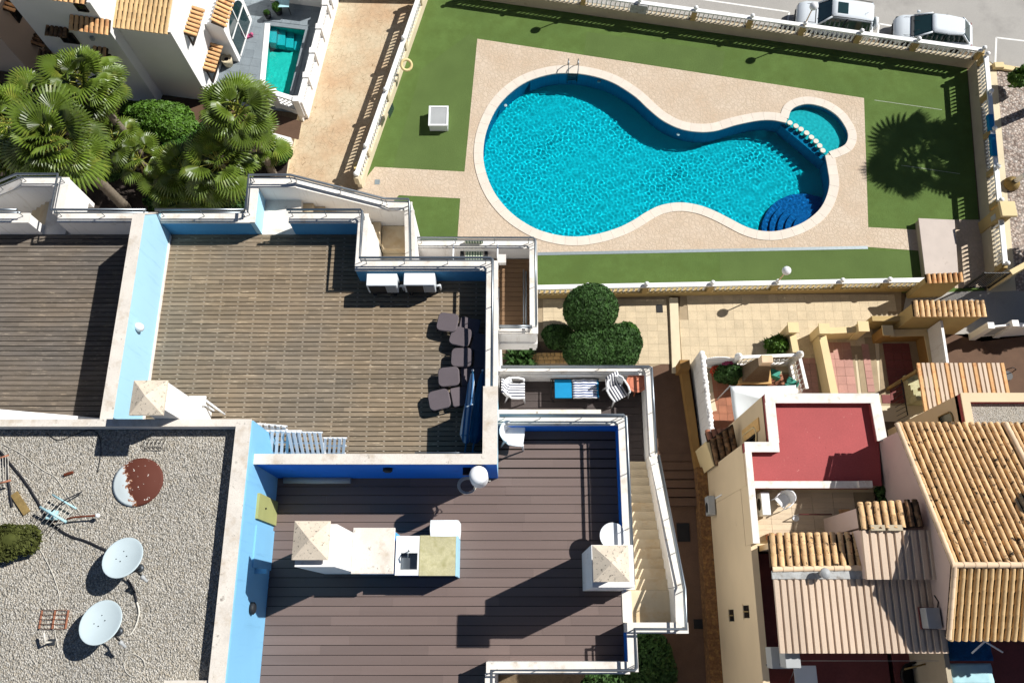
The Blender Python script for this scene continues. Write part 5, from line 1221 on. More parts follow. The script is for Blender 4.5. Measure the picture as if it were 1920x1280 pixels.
def box_in(F, b, x0, y0, z0, x1, y1, z1, mi=0): return b.prism(F.rect(x0, y0, x1, y1), z0, z1, mi)
def window_on(F, parent, plane, off, u0, z0, u1, z1, bars=1, glass='glass_dark', frame='window_wood', depth=.07):
    """framed pane standing just proud of a wall; plane 'y' = south wall at y=off, 'x' = east wall at x=off"""
    def bx_(b, ua, za, ub, zb, d0, d1):
        if plane == 'y': box_in(F, b, ua, off - d1, za, ub, off - d0, zb)
        else: box_in(F, b, off + d0, ua, za, off + d1, ub, zb)
    f = .06; b = MB()
    bx_(b, u0, z0, u1, z0 + f, .001, depth); bx_(b, u0, z1 - f, u1, z1, .001, depth); bx_(b, u0, z0 + f, u0 + f, z1 - f, .001, depth); bx_(b, u1 - f, z0 + f, u1, z1 - f, .001, depth)
    for k in range(bars):
        c = u0 + (u1 - u0) * (k + 1) / (bars + 1); bx_(b, c - .025, z0 + f, c + .025, z1 - f, .001, depth - .01)
    w_ = b.obj('window', frame, parent)
    b = MB(); bx_(b, u0 + f, z0 + f, u1 - f, z1 - f, .001, .02); b.obj('pane', glass, w_); return w_
def awning_on(F, parent, plane, off, u0, u1, z, reach=.45, drop=.2, m='clay_tile_pale', sp=.22):
    if plane == 'y': e0, e1, t0 = F.P(u0, off - reach, z - drop), F.P(u1, off - reach, z - drop), F.P(u0, off - .01, z)
    else: e0, e1, t0 = F.P(off + reach, u0, z - drop), F.P(off + reach, u1, z - drop), F.P(off + .01, u0, z)
    return tile_roof(parent, e0, e1, t0, m, sp, .45, .19, .07, 'awning')

hs = thing('white_house', 'white house with tiled awnings beside the small pool', 'house', tuple(FH.P(-4, 3)))
b = MB(); box_in(FH, b, -2.62, 0, 0, 0, 9, 5.55); b.obj('wall', 'house_white', hs)
b = MB(); XBW = FH.px(62, 55, y=-.57)[0]; box_in(FH, b, XBW, -.57, 0, -2.63, 9, 7.6); b.obj('wing_wall', 'house_white', hs)
tile_roof(hs, FH.P(-2.75, -.18, 5.58), FH.P(.0, -.18, 5.58), FH.P(-2.75, 4.6, 7.0), 'clay_tile_clean', .235, .42, name='roof')
b = MB(); q = [FH.P(0, -.02), FH.P(0, 4.7)]; b.add([FH.P(-.02, 0, 5.5), FH.P(-.02, 4.7, 5.5), FH.P(-.02, 4.7, 7.06), FH.P(.06, 0, 5.5), FH.P(.06, 4.7, 5.5), FH.P(.06, 4.7, 7.06), FH.P(-.02, -.15, 5.62), FH.P(.06, -.15, 5.62)], [[0, 6, 2, 1], [3, 4, 5, 7], [6, 7, 5, 2], [0, 3, 7, 6], [1, 2, 5, 4]]); b.obj('gable', 'house_white', hs)
_a, _b = FH.px(125, 50, y=-1.15), FH.px(204, 64, y=-1.15)
tile_roof(hs, FH.P(_a[0], -1.15, _b[2]), FH.P(_b[0], -1.15, _b[2]), FH.P(_a[0], -.58, _b[2] + .25), 'clay_tile_pale', .25, .4, name='porch_roof')
tile_roof(hs, FH.P(XBW, -.66, 7.64), FH.P(-2.8, -.66, 7.64), FH.P(XBW, .9, 8.1), 'clay_tile_pale', .25, .45, name='upper_roof')
y_ = -.57
def south_win(pa, pb, yy, bars=1):
    a, c = FH.px(*pa, y=yy), FH.px(*pb, y=yy); return window_on(FH, hs, 'y', yy, min(a[0], c[0]), min(a[2], c[2]), max(a[0], c[0]), max(a[2], c[2]), bars)
south_win((138,6), (168,22), y_, 0); south_win((105,58), (151,82), y_, 1); south_win((188,99), (216,114), y_, 0)
a, c = FH.px(86,48, y=y_), FH.px(128,54, y=y_); awning_on(FH, hs, 'y', y_, a[0], c[0], a[2], .4, .12, 'clay_tile_dark')
a, c = FH.px(174,87, y=y_), FH.px(203,92, y=y_); awning_on(FH, hs, 'y', y_, a[0], c[0], a[2], .4, .12, 'clay_tile_pale')
q = FH.px(174,70, y=y_); b = MB(); box_in(FH, b, q[0] - .08, y_ - .14, q[2] - .1, q[0] + .08, y_ - .002, q[2] + .1); b.obj('wall_lamp', 'appliance_grey', hs)
def east_win(pa, pb, bars=1):
    a, c = FH.px(*pa, x=0), FH.px(*pb, x=0); window_on(FH, hs, 'x', 0, min(a[1], c[1]), min(a[2], c[2]), max(a[1], c[1]), max(a[2], c[2]), bars); return a, c
a, c = east_win((351,67), (374,47)); awning_on(FH, hs, 'x', 0, min(a[1], c[1]) - .15, max(a[1], c[1]) + .25, max(a[2], c[2]) + .35, .5, .15, 'clay_tile_pale', .24)
a, c = east_win((386,134), (410,118)); awning_on(FH, hs, 'x', 0, min(a[1], c[1]) - .15, max(a[1], c[1]) + .25, max(a[2], c[2]) + .35, .5, .15, 'clay_tile_pale', .24)
# arched conservatory bay
c0, c1 = FH.px(409,60, x=.9), FH.px(441,22, x=.9)
b = MB(); box_in(FH, b, .002, 2.6, 0, .9, 5.4, 2.9); bay = b.obj('conservatory', 'house_white', hs)
b = MB(); pts = [(2.9, .15)] + [(4.0 - 1.1 * math.cos(math.pi * k / 10), 1.55 + .95 * math.sin(math.pi * k / 10)) for k in range(11)] + [(5.1, .15)]
b.add([FH.P(.915, u, z) for u, z in pts], [list(range(len(pts)))]); b.add([FH.P(.925, u, z) for u, z in pts], [list(range(len(pts)))]); b.obj('arched_glass', 'glass_teal', bay)
b = MB()
for u0, u1, z0, z1 in ((2.9, 5.1, .12, .2), (2.9, 5.1, 1.5, 1.57), (3.97, 4.03, .2, 2.45)): box_in(FH, b, .93, u0, z0, .96, u1, z1)
b.obj('glazing_bars', 'white_clean', bay)
awning_on(FH, bay, 'x', .5, 2.5, 5.5, 3.25, .6, .3, 'clay_tile_pale', .25)
# the brown-shaded neighbour on the far left
FN = Frame(at(62,141,0)[:2], R(-8.5))
hn = thing('neighbour_house', 'shaded house at the far left edge', 'house', tuple(FN.P(-3, 2)))
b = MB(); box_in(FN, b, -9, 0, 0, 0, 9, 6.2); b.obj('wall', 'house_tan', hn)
a, c = FN.px(14,19, x=0), FN.px(42,26, x=0); window_on(FN, hn, 'x', 0, min(a[1], c[1]), min(a[2], c[2]), max(a[1], c[1]), max(a[2], c[2]), 0)
awning_on(FN, hn, 'x', 0, min(a[1], c[1]) - .2, max(a[1], c[1]) + .2, max(a[2], c[2]) + .3, .45, .15, 'clay_tile_pale', .24)
a, c = FN.px(58,82, x=0), FN.px(80,74, x=0); awning_on(FN, hn, 'x', 0, min(a[1], c[1]), max(a[1], c[1]) + .3, max(a[2], c[2]), .5, .2, 'clay_tile_dark', .24)
a, c = FH.px(72,92, y=-.57), FH.px(98,98, y=-.57); awning_on(FH, hn, 'y', -.6, a[0], c[0], a[2], .6, .2, 'clay_tile_dark', .24)
b = MB(); b.wall(A2(-20,176), A2(40,180), .3, 0, .5); tag(b.obj('garden_wall', 'plinth_grey'), 'low grey rubble wall in front of the shaded house', 'wall')

# patio, pool and its walls
sheet('patio', [FH.P2(.0, -.1), FH.P2(5.05, -.1), FH.P2(5.05, 9), FH.P2(.0, 9)], 0.004, 'grout') if False else None
patio_o = sheet_holes('patio', [FH.P2(.01, -.05), FH.P2(4.72, -.05), FH.P2(4.72, 9), FH.P2(.01, 9)], [small_pool], 0.002, 'patio_slate')
sl_me = MB().box(-.245, -.245, 0, .245, .245, .02).mesh('slab', 'patio_slate')
inner_pool = [Vector(p) for p in small_pool]
for i in range(9):
    for j in range(18):
        q = FH.P(.28 + i * .5, .2 + j * .5); 
        if any(inside(q + FH.ux * ex * .26 + FH.uy * ey * .26, inner_pool) for ex in (-1, 0, 1) for ey in (-1, 0, 1)): continue
        place('slab', sl_me, patio_o, TR(q.x, q.y, .003 + random.random() * .002, FH.ang))
sp = thing('small_pool', 'small rectangular teal pool on the slate patio', 'pool', tuple((inner_pool[0] + inner_pool[2]) / 2) + (0,))
b = MB(); loop_wall(b, inner_pool, -1.1, 0.0, True); b.add([(p.x, p.y, -1.1) for p in inner_pool], [[0, 1, 2, 3]]); 
if b.f: sbz = b.obj('basin', 'small_pool_mosaic', sp)
# white rim on the house side, dark rim elsewhere
b = MB(); b.wall(inner_pool[0], inner_pool[1], .28, -.03, .035); b.obj('white_coping', 'white_clean', sp)
b = MB(); b.wall(inner_pool[1], inner_pool[2], .22, -.03, .031); b.wall(inner_pool[2], inner_pool[3], .22, -.03, .032); b.wall(inner_pool[3], inner_pool[0], .2, -.03, .033); b.obj('dark_coping', 'patio_slate', sp)
for k in range(4):
    f = k / 4; p0 = inner_pool[1].lerp(inner_pool[2], .02 + f * .8); d1 = (inner_pool[2] - inner_pool[1]).normalized(); d2 = (inner_pool[0] - inner_pool[1]).normalized()
    q = [p0, p0 + d1 * .42, p0 + d1 * .42 + d2 * 1.0, p0 + d2 * 1.0]; b = MB(); b.prism([tuple(e) for e in q], -1.09, -.30 - .19 * k); b.obj('step', 'kids_mosaic', sp)
wsm = water_surface('small_pool_water', inner_pool, -.15, .06, .7, .08)
wsm.cycles.is_caustics_caster = True
for o_ in sp.children: o_.cycles.is_caustics_receiver = True
# lattice wall along the driveway
def lattice_wall(label, a, c, zt, posts, solid=.35, step=.22):
    a, c = Vector(a), Vector(c); th = thing('lattice_wall', label, 'wall', (a.x, a.y, 0)); d = c - a; L = d.length; u = d.normalized()
    b = MB(); b.wall(a, c, .22, -.65, solid); b.obj('base', 'white_paint', th); b = MB(); b.wall(a, c, .26, zt - .1, zt); b.obj('coping', 'white_clean', th)
    for i in range(posts + 1):
        q = a.lerp(c, i / posts); MB().box(q.x - .16, q.y - .16, 0, q.x + .16, q.y + .16, zt + .08).obj('post', 'white_paint', th)
    b = MB(); n_ = int(L / step); hgt_ = zt - .1 - solid
    for k in range(n_):
        for lv in range(max(1, int(hgt_ / step))):
            z0 = solid + lv * step; s0 = a + u * (k * step); s1 = a + u * ((k + 1) * step); nn = Vector((-u.y, u.x)) * .04
            for (za, zb) in ((z0, z0 + step), (z0 + step, z0)):
                b.add([(*(s0 - nn), za - .02), (*(s1 - nn), zb - .02), (*(s1 - nn), zb + .02), (*(s0 - nn), za + .02), (*(s0 + nn), za - .02), (*(s1 + nn), zb - .02), (*(s1 + nn), zb + .02), (*(s0 + nn), za + .02)], [[0, 1, 2, 3], [7, 6, 5, 4], [3, 2, 6, 7], [0, 4, 5, 1]])
    o = b.obj('lattice', 'white_clean', th); o['kind'] = 'stuff'; return th
lattice_wall('white lattice wall between the small pool and the driveway', A2(570,210), A2(628,-12), 1.0, 5)
lattice_wall('short white lattice wall at the near end of the small pool', A2(482,186), A2(566,213), 1.25, 2)
b = MB(); q0, q1 = FH.P2(1.6, 6.9), FH.P2(5.2, 6.9); b.wall(q0, q1, .25, 0, 2.0); tag(b.obj('patio_wall', 'house_white'), 'white wall at the far end of the patio', 'wall')
b = MB(); b.wall(A2(498,258), A2(548,272), .3, 0, .45); tag(b.obj('bed_edging', 'white_paint'), 'low white edging at the corner of the planting bed', 'edging')
# patio clutter
def flower_pot(label, px, py, r, h, m_='plinth_cream', plant=None, z=0.0, cat='pot'):
    p = A2(px, py, z); t_ = thing('flower_pot', label, cat, (p.x, p.y, z)); MB().lathe([(r * .7, 0), (r * .95, h * .7), (r, h), (r * .86, h), (r * .8, h * .85)], (p.x, p.y, z + .02), 16).obj('pot', m_, t_)
    MB().lathe([(r * .8, h * .84), (1e-5, h * .86)], (p.x, p.y, z + .02), 12).obj('soil', 'soil', t_)
    if plant: leaf_cloud('foliage', [(p.x, p.y, z + h + plant * .7, plant, plant, plant * .8)], 700, plant * .35, 'leaf_mid', t_, int(px), .25, drop=z + h * .9)
flower_pot('large pale pot by the white house wall', 430, 122, .3, .55); flower_pot('dark pot with a bushy plant beside the arched window', 459, 47, .3, .45, 'dark_plastic', .33)
flower_pot('black pot with yellow green plant near the far patio wall', 524, 26, .24, .4, 'dark_plastic', .25); flower_pot('small black pot standing at the pool corner', 504, 34, .2, .35, 'dark_plastic', .15)
cz = A2(449,78); ch = thing('deck_chair', 'orange deck chair on the slate patio', 'chair', (cz.x, cz.y, 0), R(75)); w_ = W[ch.name]
MB().box(-.22, -.24, .3, .22, .24, .33).obj('seat', 'orange_plastic', ch, w_); MB().box(-.03, -.24, 0, 0, .24, .62).obj('backrest', 'orange_plastic', ch, w_ @ TR(.2, 0, .32, ry=R(35)))
for sx_ in (-.18, .18):
    for sy_ in (-.2, .2): MB().tube([(sx_, sy_, 0), (-sx_ * .2 + sx_, sy_, .3)], .014, 6).obj('leg', 'steel', ch, w_)
cz = A2(443,93); MB_ = MB(); MB_.lathe([(.22, 0), (.26, .16), (.24, .16), (.2, .03)], (cz.x, cz.y, .025), 12); tag(MB_.obj('paddling_tub', 'bright_plastic_blue'), 'small blue tub beside the orange deck chair', 'tub')
cz = A2(468,70); b = MB(); b.box(-.2, -.1, 0, .2, .1, .12); b.ball((.16, 0, .14), .1, 8); o_ = b.obj('toy', 'flower_pink', None, TR(cz.x, cz.y, .025, .4)); tag(o_, 'small pink toy on the slate patio', 'toy')
cz = A2(536,18); tb = thing('glass_table', 'glass topped table in front of the far patio wall', 'table', (cz.x, cz.y, 0)); MB().box(cz.x - .38, cz.y - .45, .68, cz.x + .38, cz.y + .45, .71).obj('table_top', 'awning_pale', tb)
for sx_ in (-.33, .33):
    for sy_ in (-.4, .4): MB().tube([(cz.x + sx_, cz.y + sy_, 0), (cz.x + sx_, cz.y + sy_, .68)], .02, 6).obj('leg', 'dark_plastic', tb)
p0, p1 = A2(512,181), A2(533,184); b = MB(); b.tube([(p0.x, p0.y, .12), (p1.x, p1.y, .12)], .09, 10); tag(b.obj('pool_cover_roll', 'bright_plastic_blue'), 'rolled blue pool cover at the near end of the small pool', 'pool cover')

# ------------------------------------------------------------------ fan palms
def fan_frond(seed, L=1.05, blade=.95, segs=20, spread=R(205), droop=.35):
    """petiole along +x, then a pleated fan of narrow segments whose tips droop"""
    rg = random.Random(seed); b = MB()
    b.tube([(0, 0, 0), (L * .5, 0, .06), (L, 0, .02)], [.026, .018, .012], 4, 1, False)
    for k in range(segs):
        a = -spread / 2 + spread * (k + .5) / segs; d = spread / segs * .5
        ln = blade * (1 - .30 * abs(a / (spread / 2)) ** 2) * rg.uniform(.93, 1.05)
        def pt(r, ang, lift): 
            x = L + r * math.cos(ang); y = r * math.sin(ang); z = .02 + lift - droop * (r / blade) ** 2.4 * blade * .5
            return (x, y, z)
        m1, m2 = ln * .64, ln * .88
        fold = .03
        vs = [pt(.03, a, 0), pt(m1, a - d * .99, fold * .0), pt(m1, a, fold + .03), pt(m1, a + d * .99, 0), pt(m2, a - d * .5, -.01), pt(m2, a, .025), pt(m2, a + d * .5, -.01), pt(ln, a + rg.uniform(-.03, .03), -.07)]
        b.add(vs, [[0, 1, 2], [0, 2, 3], [1, 4, 5, 2], [2, 5, 6, 3], [4, 7, 5], [5, 7, 6]])
    return b.mesh('frond', ['palm_leaf', 'palm_stalk'])
FRONDS = [fan_frond(s, L=.85 + .14 * (s % 3), blade=.85 + .08 * (s % 4), droop=.3 + .2 * (s % 4)) for s in range(5)]
OLD = []
for s in range(3):
    me_ = fan_frond(20 + s, L=.9, blade=.8, droop=.9); me_.materials[0] = M('dead_leaf'); me_.materials[1] = M('dead_leaf'); OLD.append(me_)
def fan_palm(label, base, top, n_, scale, tr=.16, seed=1, skirt=True):
    rg = random.Random(seed); base, top = Vector(base), Vector(top); t_ = thing('fan_palm', label, 'palm tree', tuple(base), 0, 'fan palms in the garden')
    b = MB(); N = 44; pts, rd = [], []
    for i in range(N + 1):
        f = i / N; q = base.lerp(top, f); q.x += .06 * math.sin(f * 3); pts.append(tuple(q)); rd.append(tr * (1.25 - .35 * f) * (1 + .10 * (i % 2) + .05 * math.sin(i * 2.7)))
    b.tube(pts, rd, 10); b.obj('trunk', 'palm_trunk', t_)
    for k in range(n_):
        f = k / n_; az = k * 2.39996 + rg.uniform(-.2, .2); el = R(74 - 132 * f ** .85 + rg.uniform(-12, 12)); s = scale * rg.uniform(.85, 1.1) * (.78 if f < .12 else 1)
        place('frond', (FRONDS if f < .86 else OLD)[rg.randrange(5 if f < .86 else 3)], t_, Matrix.Translation(top + Vector((0, 0, .12 - .35 * f))) @ Matrix.Rotation(az, 4, 'Z') @ Matrix.Rotation(-el, 4, 'Y') @ Matrix.Rotation(rg.uniform(-.5, .5), 4, 'X') @ Matrix.Scale(s, 4))
    return t_
def palm_at(label, px, py, z, n_, scale, bpx=None, **kw):
    t_ = at(px, py, z); bb = A2(*bpx) if bpx else t_.to_2d() + Vector((.2, -.2)); return fan_palm(label, (bb.x, bb.y, 0), t_, n_, scale, **kw)
palm_at('tall fan palm nearest the white house facade', 158, 158, 6.3, 56, 1.0, seed=1)
palm_at('tall fan palm with a curved grey trunk beside the stair parapet', 108, 268, 6.6, 60, 1.12, (238, 392), seed=2, tr=.2)
palm_at('fan palm in front of the small pool', 447, 212, 5.2, 52, .95, seed=3)
palm_at('low fan palm between the small pool palm and the roof stair', 412, 305, 3.6, 40, 1.0, seed=4)
palm_at('fan palm at the far left edge of the garden', 18, 235, 5.6, 44, 1.0, seed=5)
palm_at('young fan palm standing on bare soil in the garden middle', 262, 300, 1.7, 16, .72, seed=6, tr=.1)
palm_at('small fan palm in deep shade near the building', 318, 352, 1.6, 16, .8, seed=7, tr=.1)
palm_at('fan palm between the two tall palms', 70, 190, 4.2, 34, .9, seed=12, tr=.12)
palm_at('young fan palm beside the dark low bush', 215, 262, 2.4, 22, .8, seed=13, tr=.1)
palm_at('low fan palm just behind the stair wall', 345, 318, 2.2, 24, .85, seed=14, tr=.1)
palm_at('small fan palm under the small pool palm', 480, 268, 2.0, 22, .8, seed=15, tr=.1)
palm_at('fan palm at the lower left garden corner', 22, 318, 4.6, 34, .95, seed=16, tr=.14)
palm_at('small fan palm between soil patch and driveway bush', 380, 345, 1.8, 20, .85, seed=17, tr=.1)
# palm beyond the right edge: its shadow falls on the lawn
pb = A2(1972,190)
fan_palm('fan palm rising beyond the gravel bed, shading the lawn', (pb.x, pb.y, 0), Vector((pb.x - .1, pb.y + .1, 8.0)), 42, 1.35, seed=9, tr=.2)
c = A2(1894,347)
st = thing('palm_stump', 'sawn palm stump with a white painted stem in the gravel', 'stump', (c.x, c.y, 0)); MB().lathe([(.34, 0), (.40, .12), (.34, .3), (.24, .42), (.2, .45)], (c.x, c.y, 0), 14).obj('root_ball', 'old_wood', st)
MB().tube([(c.x + .05, c.y, .4), (c.x + .25, c.y + .02, 1.6)], [.13, .11], 10).obj('stem', 'white_clean', st)
c = A2(1890,166); shrub('gravel_shrub', 'yellow green shrub at the edge of the gravel bed', 'shrub', [(c.x, c.y, .9, .5, .5, .45), (c.x + .35, c.y + .2, 1.1, .4, .4, .4)], 420, .22, 'leaf_bright', 11, lump=.3)
# shrubs in the garden
def blob(px, py, z, rx, ry, rz): p = at(px, py, z); return (p.x, p.y, z, rx, ry, rz)
shrub('rounded_bush', 'bright green clipped bush below the white house', 'bush', [blob(300,222,1.5,1.5,.9,.8), blob(335,245,1.3,1.1,1.0,.9), blob(262,212,1.3,.9,.6,.6)], 13000, .13, 'leaf_bright', 21, lump=.34)
shrub('dark_bush', 'dark green bush below the bright clipped bush', 'bush', [blob(350,285,1.0,1.3,1.0,.9), blob(390,262,1.1,.9,.8,.8)], 8000, .15, 'leaf_mid', 22, lump=.4)
shrub('small_bush', 'small dark bush at the driveway corner of the garden', 'bush', [blob(518,288,.6,.75,.6,.5)], 3500, .10, 'leaf_mid', 23, lump=.2)
shrub('low_bush', 'low dark bush in the shade of the tall palms', 'bush', [blob(225,290,.8,.9,.9,.7), blob(205,320,.6,.7,.6,.5)], 4500, .13, 'leaf_dark', 24, lump=.3)
shrub('shaded_bush', 'broad dark bush along the building below the small palm', 'bush', [blob(375,375,.8,1.6,.6,.7), blob(310,378,.6,1.0,.5,.5), blob(440,372,.8,1.0,.6,.7)], 7000, .14, 'leaf_dark', 25, lump=.3)
# clipped trees by the walkway
shrub('clipped_tree', 'round clipped dark green tree by the walkway', 'tree', [blob(1108,580,2.3,1.25,1.22,1.1)], 26000, .085, 'leaf_dark', 31, lump=.10, flat=.2)
shrub('clipped_hedge', 'broad clipped green hedge beside the round tree', 'hedge', [blob(1103,655,1.9,1.15,1.0,.9), blob(1160,652,1.9,1.1,1.05,.95), blob(1130,650,1.9,1.0,1.0,.92)], 30000, .09, 'leaf_dark', 32, lump=.13, flat=.2)
shrub('spiky_bush', 'lighter green bush peeping out behind the hedge', 'bush', [blob(1175,622,1.6,.55,.4,.5)], 1500, .13, 'leaf_mid', 33, lump=.2)
shrub('shaded_shrub', 'dark shrub in shade left of the round tree', 'bush', [blob(1045,630,.9,.7,.6,.6)], 2600, .1, 'leaf_dark', 34, lump=.25)
c = A2(975,682); shrub('agave', 'spiky agave at the end of the stone planter', 'plant', [(c.x, c.y, .5, .45, .4, .35)], 160, .35, 'leaf_dark', 35, lump=.2, elong=3.5)
# stone planter wall
p0, p1 = A2(985,676), A2(1066,676)
pw = thing('stone_planter', 'low planter wall of yellow stones below the balcony', 'planter', (p0.x, p0.y, 0)); b = MB(); b.box(p0.x, p0.y - .3, 0, p1.x, p0.y + .22, .55); b.obj('core', 'grout', pw)
rg = random.Random(8); xx = p0.x
for row in range(3):
    xx = p0.x
    while xx < p1.x - .1:
        w_s = rg.uniform(.16, .34); w_s = min(w_s, p1.x - xx); y0 = p0.y - .3 + row * .175
        MB().box(xx + .008, y0 + .008, .5, xx + w_s - .008, y0 + .168, .58 + rg.uniform(0, .03)).obj('stone', 'stone_block', pw, bevel=.02); xx += w_s
shrub('lower_bush', 'leafy bush below the lower terrace corner', 'bush', [blob(1220,1245,1.6,1.0,1.3,1.2), blob(1150,1290,3.0,1.2,.7,1.2), blob(1195,1290,3.0,.8,.8,1.2)], 9000, .12, 'leaf_dark', 36, lump=.2)

# ------------------------------------------------------------------ houses on the right
ZR = 7.0
rh = thing('red_roof_house', 'ochre house with a flat red roof and roof terrace', 'house', tuple(at(1530,900,0)))
Ap, Bp, Cp, Fp, Gp = A2(1434,738,ZR), A2(1648,738,ZR), A2(1662,905,ZR), A2(1396,829,ZR), A2(1448,834,ZR)
XW = X(1408,905,ZR); YS = Y(908,ZR); XEw = 13.72
foot = [Fp, (Gp.x, Fp.y), Ap, Bp, (XEw, Bp.y - 2.0), (XEw, YS), (XW, YS)]
Fx = min(Fp.x, XW); foot = [(Fx, Fp.y), (Ap.x, Fp.y), (Ap.x, Ap.y), (Bp.x, Ap.y), (XEw, YS), (Fx, YS)]
b = MB(); b.prism(foot, 0, 6.70); b.obj('wall', 'tan_wall', rh)
b = MB(); b.add([(*p, 6.72) for p in ([foot[5], foot[4], foot[3], foot[2], foot[1], foot[0]][::-1])], [[0, 1, 2, 3, 4, 5]])
if True: b.f = [f[::-1] for f in b.f] if sum(foot[i][0] * foot[(i+1) % 6][1] - foot[(i+1) % 6][0] * foot[i][1] for i in range(6)) < 0 else b.f
b.obj('roof_floor', 'red_roof', rh)
def rpar(p0, p1, w=.34, z0=6.6, z1=ZR, m_='coping_clean', inn='red_roof'):
    b = MB(); b.wall(p0, p1, w, z0, z1 - .06); q = b.obj('roof_parapet', inn, rh); b = MB(); b.wall(p0, p1, w + .04, z1 - .06, z1 + random.random() * .003); b.obj('coping', m_, q)
i_ = .17
rpar((Ap.x, Ap.y - i_), (Bp.x, Ap.y - i_)); rpar((Ap.x + i_, Ap.y - .35), (Ap.x + i_, Fp.y)); rpar((Fx, Fp.y - i_), (Ap.x + i_ * 2, Fp.y - i_))
rpar((Fx + .108, Fp.y - .35), (Fx + .108, Y(1018,ZR)), .2, 5.92, inn='tan_wall'); rpar((Bp.x - i_, Ap.y - .36), (Bp.x - i_ + .05, Y(826,ZR))); rpar((Fx + .22, YS), (XEw - .5, YS), .22)
b = MB(); q = at(1610,906,ZR + .12); b.box(q.x, YS - .12, ZR + .001, q.x + .5, YS + .12, ZR + .14); b.obj('raised_block', 'coping_clean', rh)
# north-west corner: stone pier, arched window on the patio side
xx = Ap.x
b = MB(); yy = (Ap.y + Fp.y) / 2; b.box(xx - .05, yy - .25, 3.6, xx - .003, yy + .25, 6.0); b.obj('stone_pier', 'stone_block', rh)
b = MB(); y0 = Fp.y + .25; pts = [(y0, 3.8), (y0 + .7, 3.8)] + [(y0 + .35 + .35 * math.cos(math.pi * k / 8), 5.2 + .4 * math.sin(math.pi * k / 8)) for k in range(9)]
b.add([(xx - .03, u, z) for u, z in pts] , [list(range(len(pts)))[::-1]]); w_ = b.obj('arched_window', 'glass_dark', rh)
b = MB(); b.tube([(xx - .05, u, z) for u, z in pts + pts[:1]], .04, 6); b.obj('window_frame', 'ochre_light', w_); b = MB(); b.tube([(xx - .06, y0 + .35, 3.8), (xx - .06, y0 + .35, 5.6)], .025, 6); b.obj('mullion', 'black_metal', w_)
# west wall continues south past the roof terrace
YE = -4.0
b = MB(); b.box(Fx, YE, 0, Fx + .22, Y(1018,ZR) - .01, 6.55); b.box(Fx, Y(1018,ZR) - .01, 0, Fx + .2, YS - .01, 5.9); b.obj('west_wall', 'tan_wall', rh)
b = MB(); b.box(Fx + .002, YE, 6.55, Fx + .24, Y(1020,6.6), 6.6); b.obj('west_wall_top', 'tan_wall', rh)
for (px, py) in ((1372,1153), (1400,1146)):
    zz = 3.0
    d = at(px, py, 0) - CAMV; k = (Fx - CAMV.x) / d.x; q = CAMV + d * k
    b = MB(); b.box(Fx - .02, q.y - .22, q.z - .35, Fx + .0, q.y + .22, q.z + .35); w_ = b.obj('window', 'glass_dark', rh); b = MB()
    b.box(Fx - .05, q.y - .27, q.z - .42, Fx - .001, q.y + .27, q.z - .36); b.obj('sill', 'tan_wall', w_); b = MB(); b.box(Fx - .04, q.y - .02, q.z - .34, Fx - .021, q.y + .02, q.z + .34); b.obj('bar', 'old_wood', w_)
def on_west(px, py): d = at(px, py, 0) - CAMV; k = (Fx - CAMV.x) / d.x; return CAMV + d * k
q = on_west(1340,948)
ac = thing('wall_ac_unit', 'grey air conditioner on the long tan side wall', 'air conditioner', (Fx - .2, q.y, q.z)); MB().box(Fx - .34, q.y - .40, q.z - .28, Fx - .04, q.y + .40, q.z + .28).obj('casing', 'appliance_grey', ac, bevel=.015)
MB().lathe([(.22, 0), (.22, .012), (.05, .02)], seg=16).obj('fan_grille', 'grille_dark', ac, TR(Fx - .341, q.y - .08, q.z, 0, ry=R(-90)))
for s_ in (-.3, .3): MB().box(Fx - .36, q.y + s_ - .02, q.z - .32, Fx - .002, q.y + s_ + .02, q.z - .285).obj('bracket', 'steel_dark', ac)
MB().box(Fx - .04, q.y + .25, q.z + .29, Fx - .003, q.y + .31, q.z + 1.4).obj('pipe_cover', 'white_clean', ac)
# roof terrace floor: wood-look tiles
ZT = 6.0
t0, t1 = at(1420,998,ZT), at(1640,912,ZT)
b = MB(); b.box(Fx + .22, Y(1010,8.7), 0, XEw, YS - .02, ZT - .03); b.obj('terrace_body', 'tan_wall', rh); b = MB(); b.box(Fx + .5, Y(1010,8.7) - .2, ZT - .1, XEw, Y(1010,8.7), 8.7); b.obj('covered_room_wall', 'tan_wall', rh)
fl = MB().add([(Fx + .23, t0.y - .3, ZT - .025), (XEw, t0.y - .3, ZT - .025), (XEw, YS - .13, ZT - .025), (Fx + .23, YS - .13, ZT - .025)], [[0, 1, 2, 3]]).obj('terrace_floor', 'grout', rh)
me = MB().box(-.395, -.098, -.02, .395, .098, 0).mesh('floor_tile', 'wood_tile')
ny = int((YS - .13 - t0.y + .3) / .2); nx = int((XEw - Fx - .23) / .8) + 1
for j in range(ny):
    for i in range(nx):
        x = Fx + .63 + i * .8 - (j % 2) * .0
        if x + .4 > XEw: continue
        place('floor_tile', me, fl, TR(x, t0.y - .2 + j * .2, ZT + random.random() * .002))
